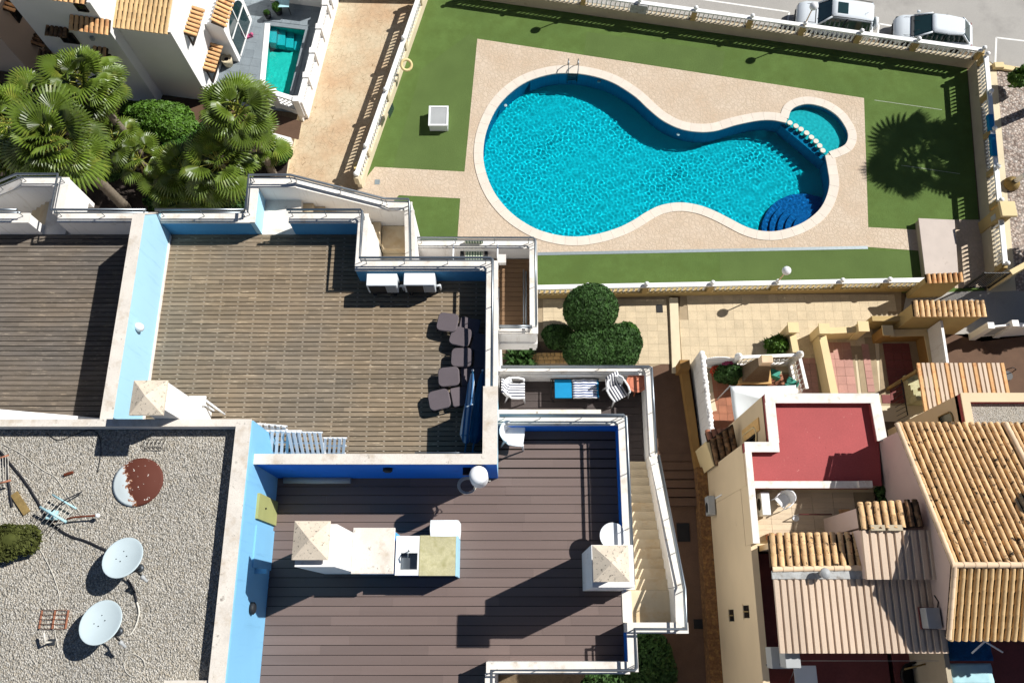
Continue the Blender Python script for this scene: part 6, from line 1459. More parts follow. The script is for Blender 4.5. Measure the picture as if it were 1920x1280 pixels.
# terrace things
a = at(1432,945,ZT + .4); ac = thing('terrace_ac_unit', 'white air conditioner on the tiled roof terrace', 'air conditioner', (a.x, a.y, ZT)); MB().box(a.x - .16, a.y - .42, ZT + .1, a.x + .16, a.y + .42, ZT + .66).obj('casing', 'appliance_white', ac, bevel=.02)
MB().lathe([(.22, 0), (.22, .012), (.05, .02)], seg=16).obj('fan_grille', 'grille_dark', ac, TR(a.x - .161, a.y, ZT + .38, 0, ry=R(-90)))
for s_ in (-.3, .3): MB().box(a.x - .14, a.y + s_ - .03, ZT, a.x + .14, a.y + s_ + .03, ZT + .099).obj('foot', 'dark_plastic', ac)
c = at(1440,942,ZT + .45); armchair('white plastic armchair beside the roof terrace air conditioner', c.x + .62, c.y + .12, ZT, R(-140))
p0, p1 = at(1498,964,ZT + .5), at(1560,964,ZT + .5); pl = thing('wash_stand', 'dark red washing line prop on the roof terrace', 'line prop', (p0.x, p0.y, ZT)); MB().tube([tuple(p0), tuple(p1)], .025, 6).obj('pole', 'dark_red_floor', pl); MB().tube([(p0.x, p0.y, ZT), tuple(p0)], .02, 6).obj('stand', 'steel', pl); MB().lathe([(.12, 0), (.12, .03)], (p0.x + .03, p0.y - .08, ZT + .004), 14).obj('base', 'plastic_white', pl)
for k, (px, py) in enumerate(((1590,958),(1590,975),(1592,990))):
    q = at(px, py, ZT + .5); place('tile', tile_mesh('clay_tile_pale', .42, .26, .1), fl, TR(q.x, q.y, ZT + .1, R(90)))
b = MB(); q = at(1575,985,ZT + .3); b.box(q.x - .15, q.y - .25, ZT, q.x + .15, q.y + .25, ZT + .45); tag(b.obj('grey_crate', 'appliance_grey', bevel=.02), 'grey box beside loose tiles on the roof terrace', 'box')
for k, (px, py) in enumerate(((1645,925), (1660,935), (1650,945))): 
    q = at(px, py, ZT); shrub('shade_plant', ['dark plant in the terrace corner under the wall, outermost', 'dark plant in the terrace corner under the wall, innermost', 'dark plant in the terrace corner nearest the small tile roof'][k], 'plant', [(q.x, q.y, ZT + .35, .22, .22, .28)], 260, .1, 'leaf_dark', 50 + k, lump=.25)
q = at(1440,1005,ZT + .3); b = MB(); b.box(q.x, q.y - .1, ZT, q.x + .32, q.y + .1, ZT + .3); tag(b.obj('terracotta_planter', 'terracotta', bevel=.01), 'terracotta block at the corner of the tile strip', 'planter')
# lower tile strip, sloping north, with ridge
za, zb = 8.72, 9.02
tile_roof(rh, at(1624,1001,za), at(1440,1003,za), at(1633,1060,zb), 'clay_tile', .25, .4, name='tile_strip', clip=None)
rid = MB().lathe([(.09, 0), (.1, .38)], (0, 0, 0), 10).mesh('ridge_piece', 'ridge_tile')
def ridge(parent, p, q, m_='ridge_tile', L=.38, r=.10, name='ridge'):
    p, q = Vector(p), Vector(q); d = q - p; n_ = max(1, round(d.length / (L * .92))); rot = d.normalized().to_track_quat('Y', 'Z').to_matrix().to_4x4()
    me = barrel(d.length / n_ * 1.1, r * 2, r, .86).mesh('ridge_tile', m_)
    for k in range(n_): place('ridge_tile', me, parent, Matrix.Translation(p + d * (k + .5) / n_ + Vector((0, 0, .03 + .003 * random.random()))) @ rot)
ridge(rh, at(1449,1067,zb), at(1640,1064,zb)); 
b = MB(); p0, p1 = at(1447,1078,9.0), at(1642,1074,9.0); b.box(p0.x, p0.y - .12, 8.98, p1.x, p0.y + .14, 9.07); b.obj('flashing', 'flashing', rh)
def corrugated(parent, x0, x1, y0, y1, zn, zs, sheets, pitch=.235, m_='corrugated', name='corrugated_sheet'):
    """trapezoid profile sheets running north-south; every sheet a part"""
    w = (x1 - x0) / sheets
    for s_ in range(sheets):
        b = MB(); n_ = max(1, round(w / pitch)); pw = w / n_; vs = []; xs = []
        for k in range(n_):
            for f, h in ((0, 0), (.10, .06), (.62, .06), (.72, 0)): xs.append((x0 + s_ * w + (k + f) * pw, h))
        xs.append((x0 + (s_ + 1) * w + .012, 0)); dz = .004 * (s_ % 2)
        for x, h in xs: vs += [(x, y0, zs + h + dz), (x, y1, zn + h + dz)]
        b.add(vs, [[2*i, 2*i + 2, 2*i + 3, 2*i + 1] for i in range(len(xs) - 1)]); o = b.obj(name, m_, parent); md = o.modifiers.new('thickness', 'SOLIDIFY'); md.thickness = .012
x0, x1 = X(1449,1080,9.0), X(1770,1150,9.0)
corrugated(rh, x0, x1, Y(1224,8.9), Y(1079,9.0), 8.98, 8.90, 6)
b = MB(); b.box(x0 + .1, Y(1222,8.8), 8.7, x1, Y(1216,8.8), 8.85); b.obj('roof_beam', 'old_wood', rh)
x2, x3 = X(1614,1000,9.5), X(1752,1000,9.5)
corrugated(rh, x2, x3, Y(1086,9.4), Y(994,9.5), 9.52, 9.42, 3)
b = MB(); b.box(x2 + .05, Y(1084,9.4), 6.0, x3, Y(992,9.4), 9.39); b.obj('shed_wall', 'pink_grey_wall', rh)
tile_roof(rh, at(1692,942,9.4), at(1606,946,9.4), at(1700,988,9.65), 'clay_tile', .24, .4, name='shed_tiles')
tile_roof(rh, at(1722,940,9.4), at(1694,941,9.4), at(1732,986,9.65), 'clay_tile_dark', .24, .4, name='dark_tiles')
q0, q1 = at(1606,946,9.3), at(1712,988,9.3); b = MB(); b.box(q0.x + .05, q1.y, 6.0, q1.x, q0.y - .1, 9.28); b.obj('shed_side', 'pink_grey_wall', rh)
for k, (a, c) in enumerate(((1630,1657), (1662,1690))): b = MB(); b.box(X(a,990,9.6), Y(995,9.6), 9.5, X(c,990,9.6), Y(984,9.6), 9.72); b.obj('concrete_cap', 'plinth_grey', rh, bevel=.01)
# vent cowl on the corrugated roof
q = at(1549,1074,9.5); vc = thing('vent_cowl', 'round metal vent cowl on the corrugated roof', 'vent', (q.x, q.y, 9.0)); MB().lathe([(.10, 0), (.10, .35)], (q.x, q.y, 9.02), 14).obj('pipe', 'flashing', vc); MB().lathe([(.16, .33), (.18, .40), (.15, .46), (1e-5, .50)], (q.x, q.y, 9.02), 16).obj('hood', 'appliance_grey', vc)
# dark yard between the side wall and the corrugated roof
# ac unit pair at the lower edge
for lab, (xa, xb, ya, yb, zt, m_) in (('dark grey air conditioner below the corrugated roof', (1448,1478,1213,1253,7.7,'appliance_grey')), ('cream air conditioner overlapping the corrugated roof corner', (1474,1498,1208,1252,8.5,'appliance_grey'))):
    a, c = at(xa, yb, zt), at(xb, ya, zt); t_ = thing('yard_ac_unit', lab, 'air conditioner', ((a.x + c.x) / 2, (a.y + c.y) / 2, zt - .6)); MB().box(a.x, a.y, zt - .6, c.x, c.y, zt).obj('casing', m_, t_, bevel=.015); MB().box(a.x + .05, a.y - .012, zt - .5, c.x - .05, a.y - .002, zt - .08).obj('grille', 'grille_dark', t_); MB().box(a.x, a.y + .05, zt - .68, c.x, a.y + .12, zt - .601).obj('bracket', 'steel_dark', t_)
ZY = 5.0
b = MB(); b.box(Fx + .23, YE, 0, 13.8, Y(1010,8.7) - .21, ZY - .02); b.obj('yard_base', 'tan_wall', rh)
yf = MB().add([(Fx + .23, YE, ZY), (13.8, YE, ZY), (13.8, Y(1010,8.7) - .21, ZY), (Fx + .23, Y(1010,8.7) - .21, ZY)], [[0, 1, 2, 3]]).obj('yard_floor', 'dark_red_floor', rh)
b = MB(); a, c = at(1492,1290,5.9), at(1530,1247,5.9); b.prism([(a.x, a.y), (c.x, a.y), (c.x, c.y), (a.x, c.y)], 5.86, 5.9); cl = thing('towel_rack', 'white and blue laundry over a rack in the red yard', 'laundry', (a.x, a.y, ZY)); b.obj('cloth', 'canopy_cloth', cl, bevel=.01)
for sx_ in (a.x + .05, c.x - .05): MB().tube([(sx_, a.y + .1, ZY), (sx_, c.y - .1, 5.86)], .015, 6).obj('leg', 'steel', cl)
p0, p1 = at(1500,1238,7.8), at(1760,1238,7.8); tag(MB().tube([tuple(p0), tuple(p1)], .008, 5).obj('washing_line', 'wire_pale'), 'thin washing line across the red yard', 'washing line')
q = at(1718,1268,ZY + .5); tag(MB().lathe([(.35, 0), (.5, .3), (.52, .5), (.46, .5), (.4, .1)], (q.x, q.y, ZY + .01), 18).obj('black_tub', 'black_metal'), 'black tub in the corner of the red yard', 'tub')
p0, p1 = at(1696,1254,ZY + 1.2), at(1735,1244,ZY + 1.2); tag(MB().tube([tuple(p0), tuple(p1)], .03, 6).obj('wooden_pole', 'old_wood'), 'short wooden pole over the black tub', 'pole')

# house with the big tile roof
XB = 13.75; zrg, zea = 10.8, 8.5; YR, YEv, YSe = 1.575, 6.56, -.59; XF = 24.0
bh = thing('tile_roof_house', 'house with a large ochre tile roof at the right edge', 'house', (18, 2, 0))
b = MB(); b.prism([(XB + .12, YSe + .25), (XF, YSe + .25), (XF, YEv - .2), (XB + .12, YEv - .2)], 0, 8.35); b.obj('wall', 'pink_grey_wall', bh)
b = MB(); prof = [(YEv - .2, 8.3), (YR, zrg - .08), (YSe + .25, 9.72), (YSe + .25, 8.3)]
b.add([(XB + .10, y, z) for y, z in prof] + [(XB + .30, y, z) for y, z in prof], [[0, 1, 2, 3], [7, 6, 5, 4], [0, 4, 5, 1], [1, 5, 6, 2], [2, 6, 7, 3]]); b.obj('gable', 'pink_grey_wall', bh)
def vis_clip(p): return p.x < 18.4
tile_roof(bh, (XF, YEv, zea), (XB, YEv, zea), (XF, YR, zrg), 'clay_tile', .235, .38, .19, .10, name='north_slope', clip=vis_clip)
tile_roof(bh, (XB, YSe, 9.74), (XF, YSe, 9.74), (XB, YR, zrg), 'clay_tile_clean', .222, .40, .185, .10, name='south_slope', clip=vis_clip)
ridge(bh, (XB - .05, YR, zrg + .05), (18.4, YR, zrg + .05)); ridge(bh, (XB - .02, YEv, zea + .07), (XB - .02, YR, zrg + .07), 'ridge_tile', .4, .09); ridge(bh, (XB + .02, YSe, 9.78), (XB + .02, YR, zrg + .07), 'ridge_tile', .4, .09)
# unseen dish on a mast, added out of frame to cast a round shadow
_q = at(1893,968,9.35) + SUN_DIR * 2.6; MB().lathe([(.03, 0), (.03, 2.2)], (_q.x, _q.y, 9.0), 8).obj('shadow_dish_mast', 'steel_dark', bh); MB().lathe([(1e-5, 0), (.3, .03), (.55, .1), (.56, .09), (.3, .01), (1e-5, -.02)], seg=28).obj('shadow_dish_reflector', 'dish_white', bh, Matrix.Translation(_q) @ SUN_DIR.to_track_quat('Z', 'Y').to_matrix().to_4x4())
ridge(bh, (17.6, YEv, zea + .08), (17.6, YEv + (YR - YEv) * .45, zea + (zrg - zea) * .45 + .08), 'ridge_tile', .4, .11)
# south terrace of that house: blue awnings
q = lambda px, py, z: at(px, py, z)
b = MB(); b.box(14.0, YE, 0, XF, YSe + .2, 4.98); b.obj('terrace_base', 'dark_red_floor', bh)
b = MB(); b.box(X(1773,1250,7.6), YE, 3, X(1782,1250,7.6), Y(1203,7.6), 7.6); b.obj('party_wall', 'plinth_grey', bh)
def cloth_panel(label, xa, xb, ya, yb, z, m_, cat, nm):
    a, c = at(xa, yb, z), at(xb, ya, z); b = MB(); vs = []; K = 8
    for i in range(K + 1):
        for j in range(K + 1): vs.append((a.x + (c.x - a.x) * i / K, a.y + (c.y - a.y) * j / K, z + .03 * math.sin(i * 1.7) * math.sin(j * 1.3)))
    b.add(vs, [[i*(K+1) + j, (i+1)*(K+1) + j, (i+1)*(K+1) + j + 1, i*(K+1) + j + 1] for i in range(K) for j in range(K)], 0, True); o = b.obj(nm, m_); md = o.modifiers.new('thickness', 'SOLIDIFY'); md.thickness = .02; return tag(o, label, cat)
cloth_panel('dark blue mottled awning below the tile eave', 1781, 1855, 1194, 1238, 7.0, 'awning_blue', 'awning', 'awning'); cloth_panel('pale blue awning next to the dark blue one', 1783, 1858, 1243, 1282, 6.9, 'awning_pale', 'awning', 'awning')
cr = thing('drying_rack', 'crossed white drying rack legs over the dark terrace', 'drying rack', tuple(at(1850,1210,5.8)))
for a, c in (((1822,1224),(1860,1190)), ((1880,1222),(1828,1190))): MB().tube([tuple(at(*a, 8.0)), tuple(at(*c, 8.4))], .03, 6).obj('leg', 'plastic_white', cr)
a = at(1750,1158,9.4); ac = thing('roof_ac_unit', 'dark grey air conditioner on the wall above the corrugated roof', 'air conditioner', tuple(a)); MB().box(a.x - .25, a.y - .32, 9.08, a.x + .2, a.y + .32, 9.5).obj('casing', 'appliance_grey', ac, bevel=.015); MB().box(a.x - .28, a.y - .34, 8.99, a.x + .23, a.y + .34, 9.079).obj('tray', 'dark_red_floor', ac)
MB().tube([(a.x + .2, a.y + .2, 9.3), (a.x + .24, a.y + .5, 9.4), (a.x + .24, a.y + .7, 9.2)], .02, 6).obj('hose', 'wire', ac)

# flat gravel roof and slatted pergola north of it
zf = 6.6
f0, f1 = at(1802,737,zf), at(1802,800,zf)
fh = thing('flat_roof_house', 'tan house with a gravel flat roof behind the tile roof', 'house', (f0.x + 3, f0.y - 1, 0)); YN = f0.y
b = MB(); b.box(f0.x, YEv - .19, 0, XF, YN, zf - .3); b.obj('wall', 'tan_wall', fh); b = MB(); b.add([(f0.x, YEv - .3, zf - .28), (XF, YEv - .3, zf - .28), (XF, YN, zf - .28), (f0.x, YN, zf - .28)], [[0, 1, 2, 3]]); o_ = b.obj('gravel', 'roof_gravel', fh); o_['kind'] = 'stuff'
for (xa, ya, xb, yb) in ((f0.x, YN - .34, XF, YN), (f0.x, YEv - .1, f0.x + .3, YN - .341)):
    MB().box(xa, ya, zf - .5, xb, yb, zf - .05).obj('roof_parapet', 'red_roof', fh); MB().box(xa - .02, ya - .0, zf - .05, xb, yb + .02, zf + .001 * random.random()).obj('coping', 'tan_wall', fh)
q = at(1775,790,4.0); d = q - CAMV; k = (f0.x - CAMV.x) / d.x; g = CAMV + d * k
b = MB(); pts = [(g.y - .3, g.z - .5), (g.y + .3, g.z - .5)] + [(g.y + .3 * math.cos(math.pi * i / 8), g.z + .3 + .25 * math.sin(math.pi * i / 8)) for i in range(9)]
b.add([(f0.x - .02, u, z) for u, z in pts], [list(range(len(pts)))[::-1]]); w_ = b.obj('arched_window', 'glass_dark', fh); b = MB(); b.tube([(f0.x - .03, u, z) for u, z in pts + pts[:1]], .035, 6); b.obj('window_frame', 'old_wood', w_)
zp = 3.2; pg = thing('slatted_pergola', 'pale slatted pergola roof beside the flat roof house', 'pergola', tuple(at(1800,720,0)))
a, c = at(1722,757,zp), at(1884,680,zp)
xL = X(1718,680,zp); 
n_ = 19
for k in range(n_):
    x = xL + (c.x - xL) * (k + .5) / n_; w2 = (c.x - xL) / n_ * .33
    me_ = 'corrugated' if k % 3 else 'clay_tile_pale'
    MB().box(x - w2, YN - .9, zp - .10, x + w2, c.y, zp).obj('slat', me_, pg)
for yy in (c.y - .3, (c.y + YN) / 2): MB().box(xL, yy - .06, zp - .26, c.x, yy + .06, zp - .101).obj('beam', 'old_wood', pg)
for x in (xL + .1, c.x - .1): MB().box(x - .06, c.y - .36, 0, x + .06, c.y - .24, zp - .261).obj('post', 'old_wood', pg)
# stairs and dark rail between the houses
p0, p1 = at(1690,712,2.2), at(1702,778,2.2); rl = thing('stair_rail', 'black metal stair rail between the red roof and the pergola', 'railing', (p0.x, p0.y, 0)); MB().tube([tuple(p0), tuple(p1)], .03, 6).obj('handrail', 'black_metal', rl)
for k in range(9): qq = p0.lerp(p1, k / 8); MB().tube([(qq.x, qq.y, qq.z - 1), tuple(qq)], .014, 5).obj('baluster', 'black_metal', rl)
a, c = A2(1700,760), A2(1728,735)
for k in range(5): s_ = MB(); s_.box(a.x, a.y + k * .28, 0, c.x + .6, a.y + (k + 1) * .28 - .004, 1.0 - .18 * k); struct(s_.obj('outdoor_step', 'worktop_moss'))

# ------------------------------------------------------------------ front yards along the walkway
def low_wall(label, pts, h, w=.22, m_='ochre_light', pill=(), capm='ochre_light'):
    t_ = thing('yard_wall', label, 'wall', (*pts[0], 0))
    for i in range(len(pts) - 1):
        b = MB(); b.wall(pts[i], pts[i+1], w, 0, h - .05); s_ = b.obj('wall', m_, t_); b = MB(); b.wall(pts[i], pts[i+1], w + .05, h - .05, h + .002 * i); b.obj('coping', capm, s_)
    for p in pill: b = MB(); b.box(p[0] - .2, p[1] - .2, 0, p[0] + .2, p[1] + .2, h + .35); q = b.obj('pillar', m_, t_); b = MB(); b.box(p[0] - .25, p[1] - .25, h + .351, p[0] + .25, p[1] + .25, h + .42); b.obj('pillar_cap', capm, q)
low_wall('short cream wall with a pillar beside the leafy plant', [A2(1474,640), A2(1480,672)], 1.0, .26, pill=[A2(1470,632)])
low_wall('long cream wall with a pillar between the pink yards', [A2(1528,640), A2(1552,758)], 1.0, .3, pill=[A2(1526,634)])
low_wall('cream wall along the walkway in front of the pink yard', [A2(1535,633), A2(1595,630)], 1.0, .25, pill=[A2(1597,630)])
low_wall('orange wall corner of the shaded red yard', [A2(1645,636), A2(1722,634), A2(1735,705)], .9, .3, 'ochre_orange', pill=[A2(1643,636)])
sheet('yard_bed', [A2(1484,640), A2(1740,634), A2(1752,790), A2(1492,790)], -.012, 'plinth_cream')
pavers('pink_yard', [A2(1485,665), A2(1526,660), A2(1548,760), A2(1500,760)], (.30, .30), 'pink_paver', .0, 0, 120)
pavers('second_pink_yard', [A2(1538,636), A2(1600,634), A2(1612,760), A2(1556,760)], (.42, .42), 'pink_paver', .0, 0, 120)
pavers('third_pink_yard', [A2(1604,640), A2(1640,640), A2(1650,740), A2(1616,740)], (.34, .34), 'pink_paver', .002, 0, 120)
pavers('shaded_red_yard', [A2(1648,640), A2(1720,640), A2(1732,760), A2(1652,760)], (.42, .42), 'dark_red_floor', .0, 0, 120)  # darker red than the pink yards: its shade is put into the colour
sheet('dark_yard', [A2(1740,628), A2(1960,622), A2(1960,760), A2(1750,760)], .0, 'brown_paver')  # dark brown stands in for the tree shade over this yard
zq = 2.7; gh = thing('tiled_porch_wall', 'ochre porch wall under a strip of dark stained tiles', 'porch', tuple(at(1770,600,0)))
a, c = at(1714,592,zq), at(1850,590,zq); e = at(1714,565,zq)
b = MB(); b.box(a.x + .08, a.y + .05, 0, c.x - .08, e.y - .05, zq - .15); b.obj('wall', 'ochre', gh)
tile_roof(gh, (a.x, a.y, zq), (c.x, a.y, zq), (a.x, e.y, zq + .05), 'clay_tile', .26, .4, .22, .09, name='tile_top')
b = MB(); b.box(a.x - 1.2, a.y + .3, 0, a.x + .075, a.y + .55, 1.2); b.obj('side_wall', 'ochre', gh)
p0, p1 = at(1765,601,2.1), at(1777,680,2.1); tag(MB().wall(p0, p1, .12, 0, 2.1).obj('white_screen_wall', 'white_paint'), 'thin white screen wall dappled with light by the orange wall', 'wall')
p0, p1 = A2(1822,632), A2(1866,628); wg = thing('white_gate', 'white panelled gate right of the tiled porch wall', 'gate', (*p0, 0)); MB().wall(p0, p1, .08, .05, 1.5).obj('leaf', 'white_paint', wg)
for f in (0, 1): qq = p0.lerp(p1, f); MB().box(qq.x - .15, qq.y - .15, 0, qq.x + .15, qq.y + .15, 1.7).obj('post', 'white_paint', wg)
d_ = (p1 - p0); MB().wall(p0 + d_ * .2 + Vector((0, -.045)), p0 + d_ * .8 + Vector((0, -.045)), .02, .3, 1.25).obj('panel', 'appliance_grey', wg)
tag(MB().wall(A2(1872,628), A2(1960,622), .2, 0, 1.4).obj('white_yard_wall', 'white_paint'), 'white yard wall right of the panelled gate', 'wall')
c = at(1898,700,.8); gcx = thing('wrought_chair', 'black wrought metal chair in the shaded yard', 'chair', (c.x, c.y, 0)); MB().lathe([(.22, .44), (.22, .46)], (c.x, c.y, 0), 14).obj('seat', 'black_metal', gcx); MB().tube([(c.x - .2, c.y + .15, .45), (c.x - .22, c.y + .2, .8), (c.x, c.y + .25, .95), (c.x + .22, c.y + .2, .8), (c.x + .2, c.y + .15, .45)], .02, 6).obj('backrest', 'black_metal', gcx)
for k in range(4): a_ = k * math.tau / 4 + .8; MB().tube([(c.x + .2 * math.cos(a_), c.y + .2 * math.sin(a_), .44), (c.x + .26 * math.cos(a_), c.y + .26 * math.sin(a_), 0)], .014, 5).obj('leg', 'black_metal', gcx)
c = A2(1452,652); shrub('leafy_plant', 'bright leafy plant beside the cream pillar', 'plant', [(c.x, c.y, .45, .5, .38, .4)], 420, .2, 'leaf_bright', 61, lump=.3, elong=2.6)

# walled patio of the red-roof house
z2 = 1.7
pw_ = [A2(1299,683,0), A2(1322,880,0)]
ow = thing('orange_retaining_wall', 'rough orange retaining wall along the shaded passage', 'wall', (*A2(1275,700), 0)); MB().prism([A2(1273,700), A2(1287,696), A2(1313,880), A2(1300,880)], 0, .5).obj('wall', 'ochre_orange', ow); MB().prism([A2(1300,881), A2(1318,881), A2(1358,1400), A2(1332,1400)], 0, .8).obj('rubble_wall', 'rubble', ow)
b = MB(); q = A2(1274,696); b.box(q.x - .2, q.y - .2, 0, q.x + .25, q.y + .2, 1.2); b.obj('end_pillar', 'ochre_orange', ow)
ww = thing('white_patio_wall', 'white rough topped wall along the west of the tiled patio', 'wall', (*pw_[0], 0)); MB().wall(pw_[0], pw_[1], .22, 0, 2.0).obj('wall', 'white_paint', ww)
rg = random.Random(14)
for k in range(26): qq = Vector(pw_[0]).lerp(Vector(pw_[1]), (k + .5) / 26); MB().ball((qq.x + rg.uniform(-.03, .03), qq.y, 2.02), rg.uniform(.10, .15), 8, 0, .7).obj('cap_stone', 'white_paint', ww)
pavers('patio_floor', [A2(1302,690), A2(1490,688), A2(1500,880), A2(1318,880)], (.38, .38), 'terracotta', .0, 0, 280, grout='grout')
sheet('patio_mat', [A2(1303,692), A2(1332,692), A2(1338,740), A2(1308,742)], .03, 'plinth_grey'); sheet('patio_strip', [A2(1306,738), A2(1337,736), A2(1344,770), A2(1312,776)], .032, 'wood_tile')
nf0, nf1 = A2(1303,690), A2(1362,688)
wg = thing('arched_gate', 'white arched slatted gate of the tiled patio', 'gate', (*nf0, 0)); d_ = nf1 - nf0
for k in range(16):
    qq = nf0.lerp(nf1, (k + .5) / 16); MB().box(qq.x - .035, qq.y - .02, .08, qq.x + .035, qq.y + .02, 1.35 + .35 * math.sin(math.pi * (k + .5) / 16)).obj('slat', 'plastic_white', wg)
for z in (.25, 1.2): MB().wall(nf0 + Vector((0, -.04)), nf1 + Vector((0, -.04)), .03, z, z + .08).obj('rail', 'plastic_white', wg)
nw = thing('white_patio_fence', 'white ornamental fence along the north and east of the patio', 'fence', (*nf1, 0)); E0, E1, E2 = A2(1368,688), A2(1478,684), A2(1492,745)
for a, c in ((E0, E1), (E1, E2)):
    MB().wall(a, c, .12, 0, .35).obj('base', 'white_paint', nw); MB().wall(a, c, .14, 1.5, 1.6).obj('rail', 'white_clean', nw); n_ = int((c - a).length / .2)
    for k in range(n_):
        qq = a.lerp(c, (k + .5) / n_); ang = math.atan2((c - a).y, (c - a).x)
        MB().tube([(.085 * math.cos(t_), 0, .55 + .2 * 1 + .18 * math.sin(t_)) for t_ in [math.tau * i / 8 for i in range(9)]], .025, 5).obj('ring', 'white_clean', nw, TR(qq.x, qq.y, 0, ang)); MB().tube([(0, 0, .35), (0, 0, 1.5)], .02, 5).obj('picket', 'white_clean', nw, TR(qq.x, qq.y, 0))
for p in (E0, E1, nf0): MB().lathe([(.14, 0), (.14, 1.55), (.18, 1.6), (.18, 1.68), (.08, 1.72), (.12, 1.82), (.08, 1.92), (1e-5, 1.95)], (p.x, p.y, 0), 10).obj('post', 'white_clean', nw)
# barbecue with a stone chimney
c = A2(1405,712); bq = thing('stone_barbecue', 'stone barbecue with a tapering chimney in the patio', 'barbecue', (c.x, c.y, 0)); MB().box(c.x - .75, c.y - .45, 0, c.x + .75, c.y + .45, .9).obj('base', 'stone_block', bq, bevel=.03); MB().box(c.x - .6, c.y - .46, .3, c.x + .6, c.y - .455, .8).obj('opening_shade', 'dark_void', bq)  # black panel on the front paints the shade inside the barbecue mouth
b = MB(); lo = [(c.x - .6, c.y - .35), (c.x + .6, c.y - .35), (c.x + .6, c.y + .4), (c.x - .6, c.y + .4)]; hi = [(c.x - .2, c.y + .0), (c.x + .35, c.y + .0), (c.x + .35, c.y + .4), (c.x - .2, c.y + .4)]
b.add([(*p, .9) for p in lo] + [(*p, 2.2) for p in hi], [[0, 1, 5, 4], [1, 2, 6, 5], [2, 3, 7, 6], [3, 0, 4, 7], [4, 5, 6, 7]]); b.obj('hood', 'earth', bq); MB().box(c.x - .18, c.y + .02, 2.19, c.x + .33, c.y + .38, 2.7).obj('flue', 'ridge_tile', bq, bevel=.02)
c = A2(1362,708); shrub('patio_bush', 'dark flowering bush beside the stone barbecue', 'bush', [(c.x, c.y, .6, .75, .45, .5)], 1700, .12, 'leaf_dark', 71, lump=.25)
c = A2(1338,700); shrub('red_flowers', 'small clump of red flowers by the arched gate', 'flowers', [(c.x, c.y, .5, .25, .2, .25)], 260, .10, 'flower_red', 72, lump=.2, core='flower_red'); c = A2(1358,690); shrub('pink_flowers', 'small clump of pink flowers at the fence', 'flowers', [(c.x, c.y, .8, .28, .18, .22)], 260, .10, 'flower_pink', 73, lump=.2, core='flower_pink')
for lab, px, py, rz in (('green plastic chair beside the barbecue', 1448, 706, 1.2), ('green plastic chair in the patio corner', 1478, 722, 2.6)):
    p = A2(px, py); ch = thing('green_chair', lab, 'chair', (p.x, p.y, 0), rz); w_ = W[ch.name]; MB().box(-.22, -.22, .4, .22, .22, .44).obj('seat', 'green_cloth', ch, w_, .01); MB().box(-.26, -.22, .44, -.22, .22, .85).obj('backrest', 'green_cloth', ch, w_, .01)
    for sx_ in (-.19, .19):
        for sy_ in (-.19, .19): MB().box(sx_ - .02, sy_ - .02, 0, sx_ + .02, sy_ + .02, .399).obj('leg', 'green_cloth', ch, w_)
# white canopy
zc_ = 2.45; k1, k2, k3 = at(1369,723,zc_), at(1492,722,zc_), at(1379,798,zc_); k4 = k2 + (k3 - k1); ap = (k1 + k4) / 2; ap.z = 3.15
cn = thing('white_canopy', 'white cloth canopy over the tiled patio', 'canopy', (ap.x, ap.y, 0)); b = MB(); crn = [k1, k3, k4, k2]; vs = []; 
for i in range(4):
    p, q = crn[i], crn[(i+1) % 4]; o = len(b.v); K = 8; vv = []
    for r_ in range(K + 1):
        f = r_ / K
        for s_ in range(K + 1): g = s_ / K; e = p.lerp(q, g); v = e.lerp(ap, f); v = v + Vector((0, 0, -.16 * math.sin(math.pi * g) * (1 - f) * .6 - .10 * math.sin(math.pi * f))); vv.append(v)
    b.add(vv, [[r_*(K+1) + s_, r_*(K+1) + s_ + 1, (r_+1)*(K+1) + s_ + 1, (r_+1)*(K+1) + s_] for r_ in range(K) for s_ in range(K)], 0, True)
o_ = b.obj('cloth', 'canopy_cloth', cn); md = o_.modifiers.new('thickness', 'SOLIDIFY'); md.thickness = .015
for p in crn: MB().tube([(p.x, p.y, 0), (p.x, p.y, zc_ - .03)], .03, 6).obj('post', 'appliance_grey', cn)
# tiled lean-to at the patio's south end
lt = thing('lean_to_roof', 'small lean-to with orange and black stained tiles', 'lean-to', tuple(at(1340,860,0))); za = 3.2
tile_roof(lt, at(1322,810,za - .3), at(1366,806,za - .3), at(1326,826,za), 'terracotta', .28, .5, .24, .09, name='orange_tiles')
tile_roof(lt, at(1340,872,za - .5), at(1384,842,za - .2), at(1330,826,za), 'clay_tile_dark', .28, .5, .24, .09, name='dark_tiles')
a, c = at(1330,880,0), at(1384,830,0); MB().prism([A2(1325,826,za - .4), A2(1372,824,za - .4), A2(1384,842,za - .4), A2(1340,872,za - .4)], 0, za - .55).obj('wall', 'ochre_light', lt)
# drain covers in the shaded passage
for lab, pa, pb in (('large black drain cover in the shaded passage', (1268,980), (1294,1015)), ('small black drain cover near the house wall', (1300,1160), (1318,1178)), ('square dark cover on the lower walkway', (1230,572), (1243,586))):
    a, c = A2(*pa), A2(*pb); o_ = MB().box(a.x, c.y, 0, c.x, a.y, .03).obj('drain_cover', 'black_metal'); tag(o_, lab, 'drain cover')

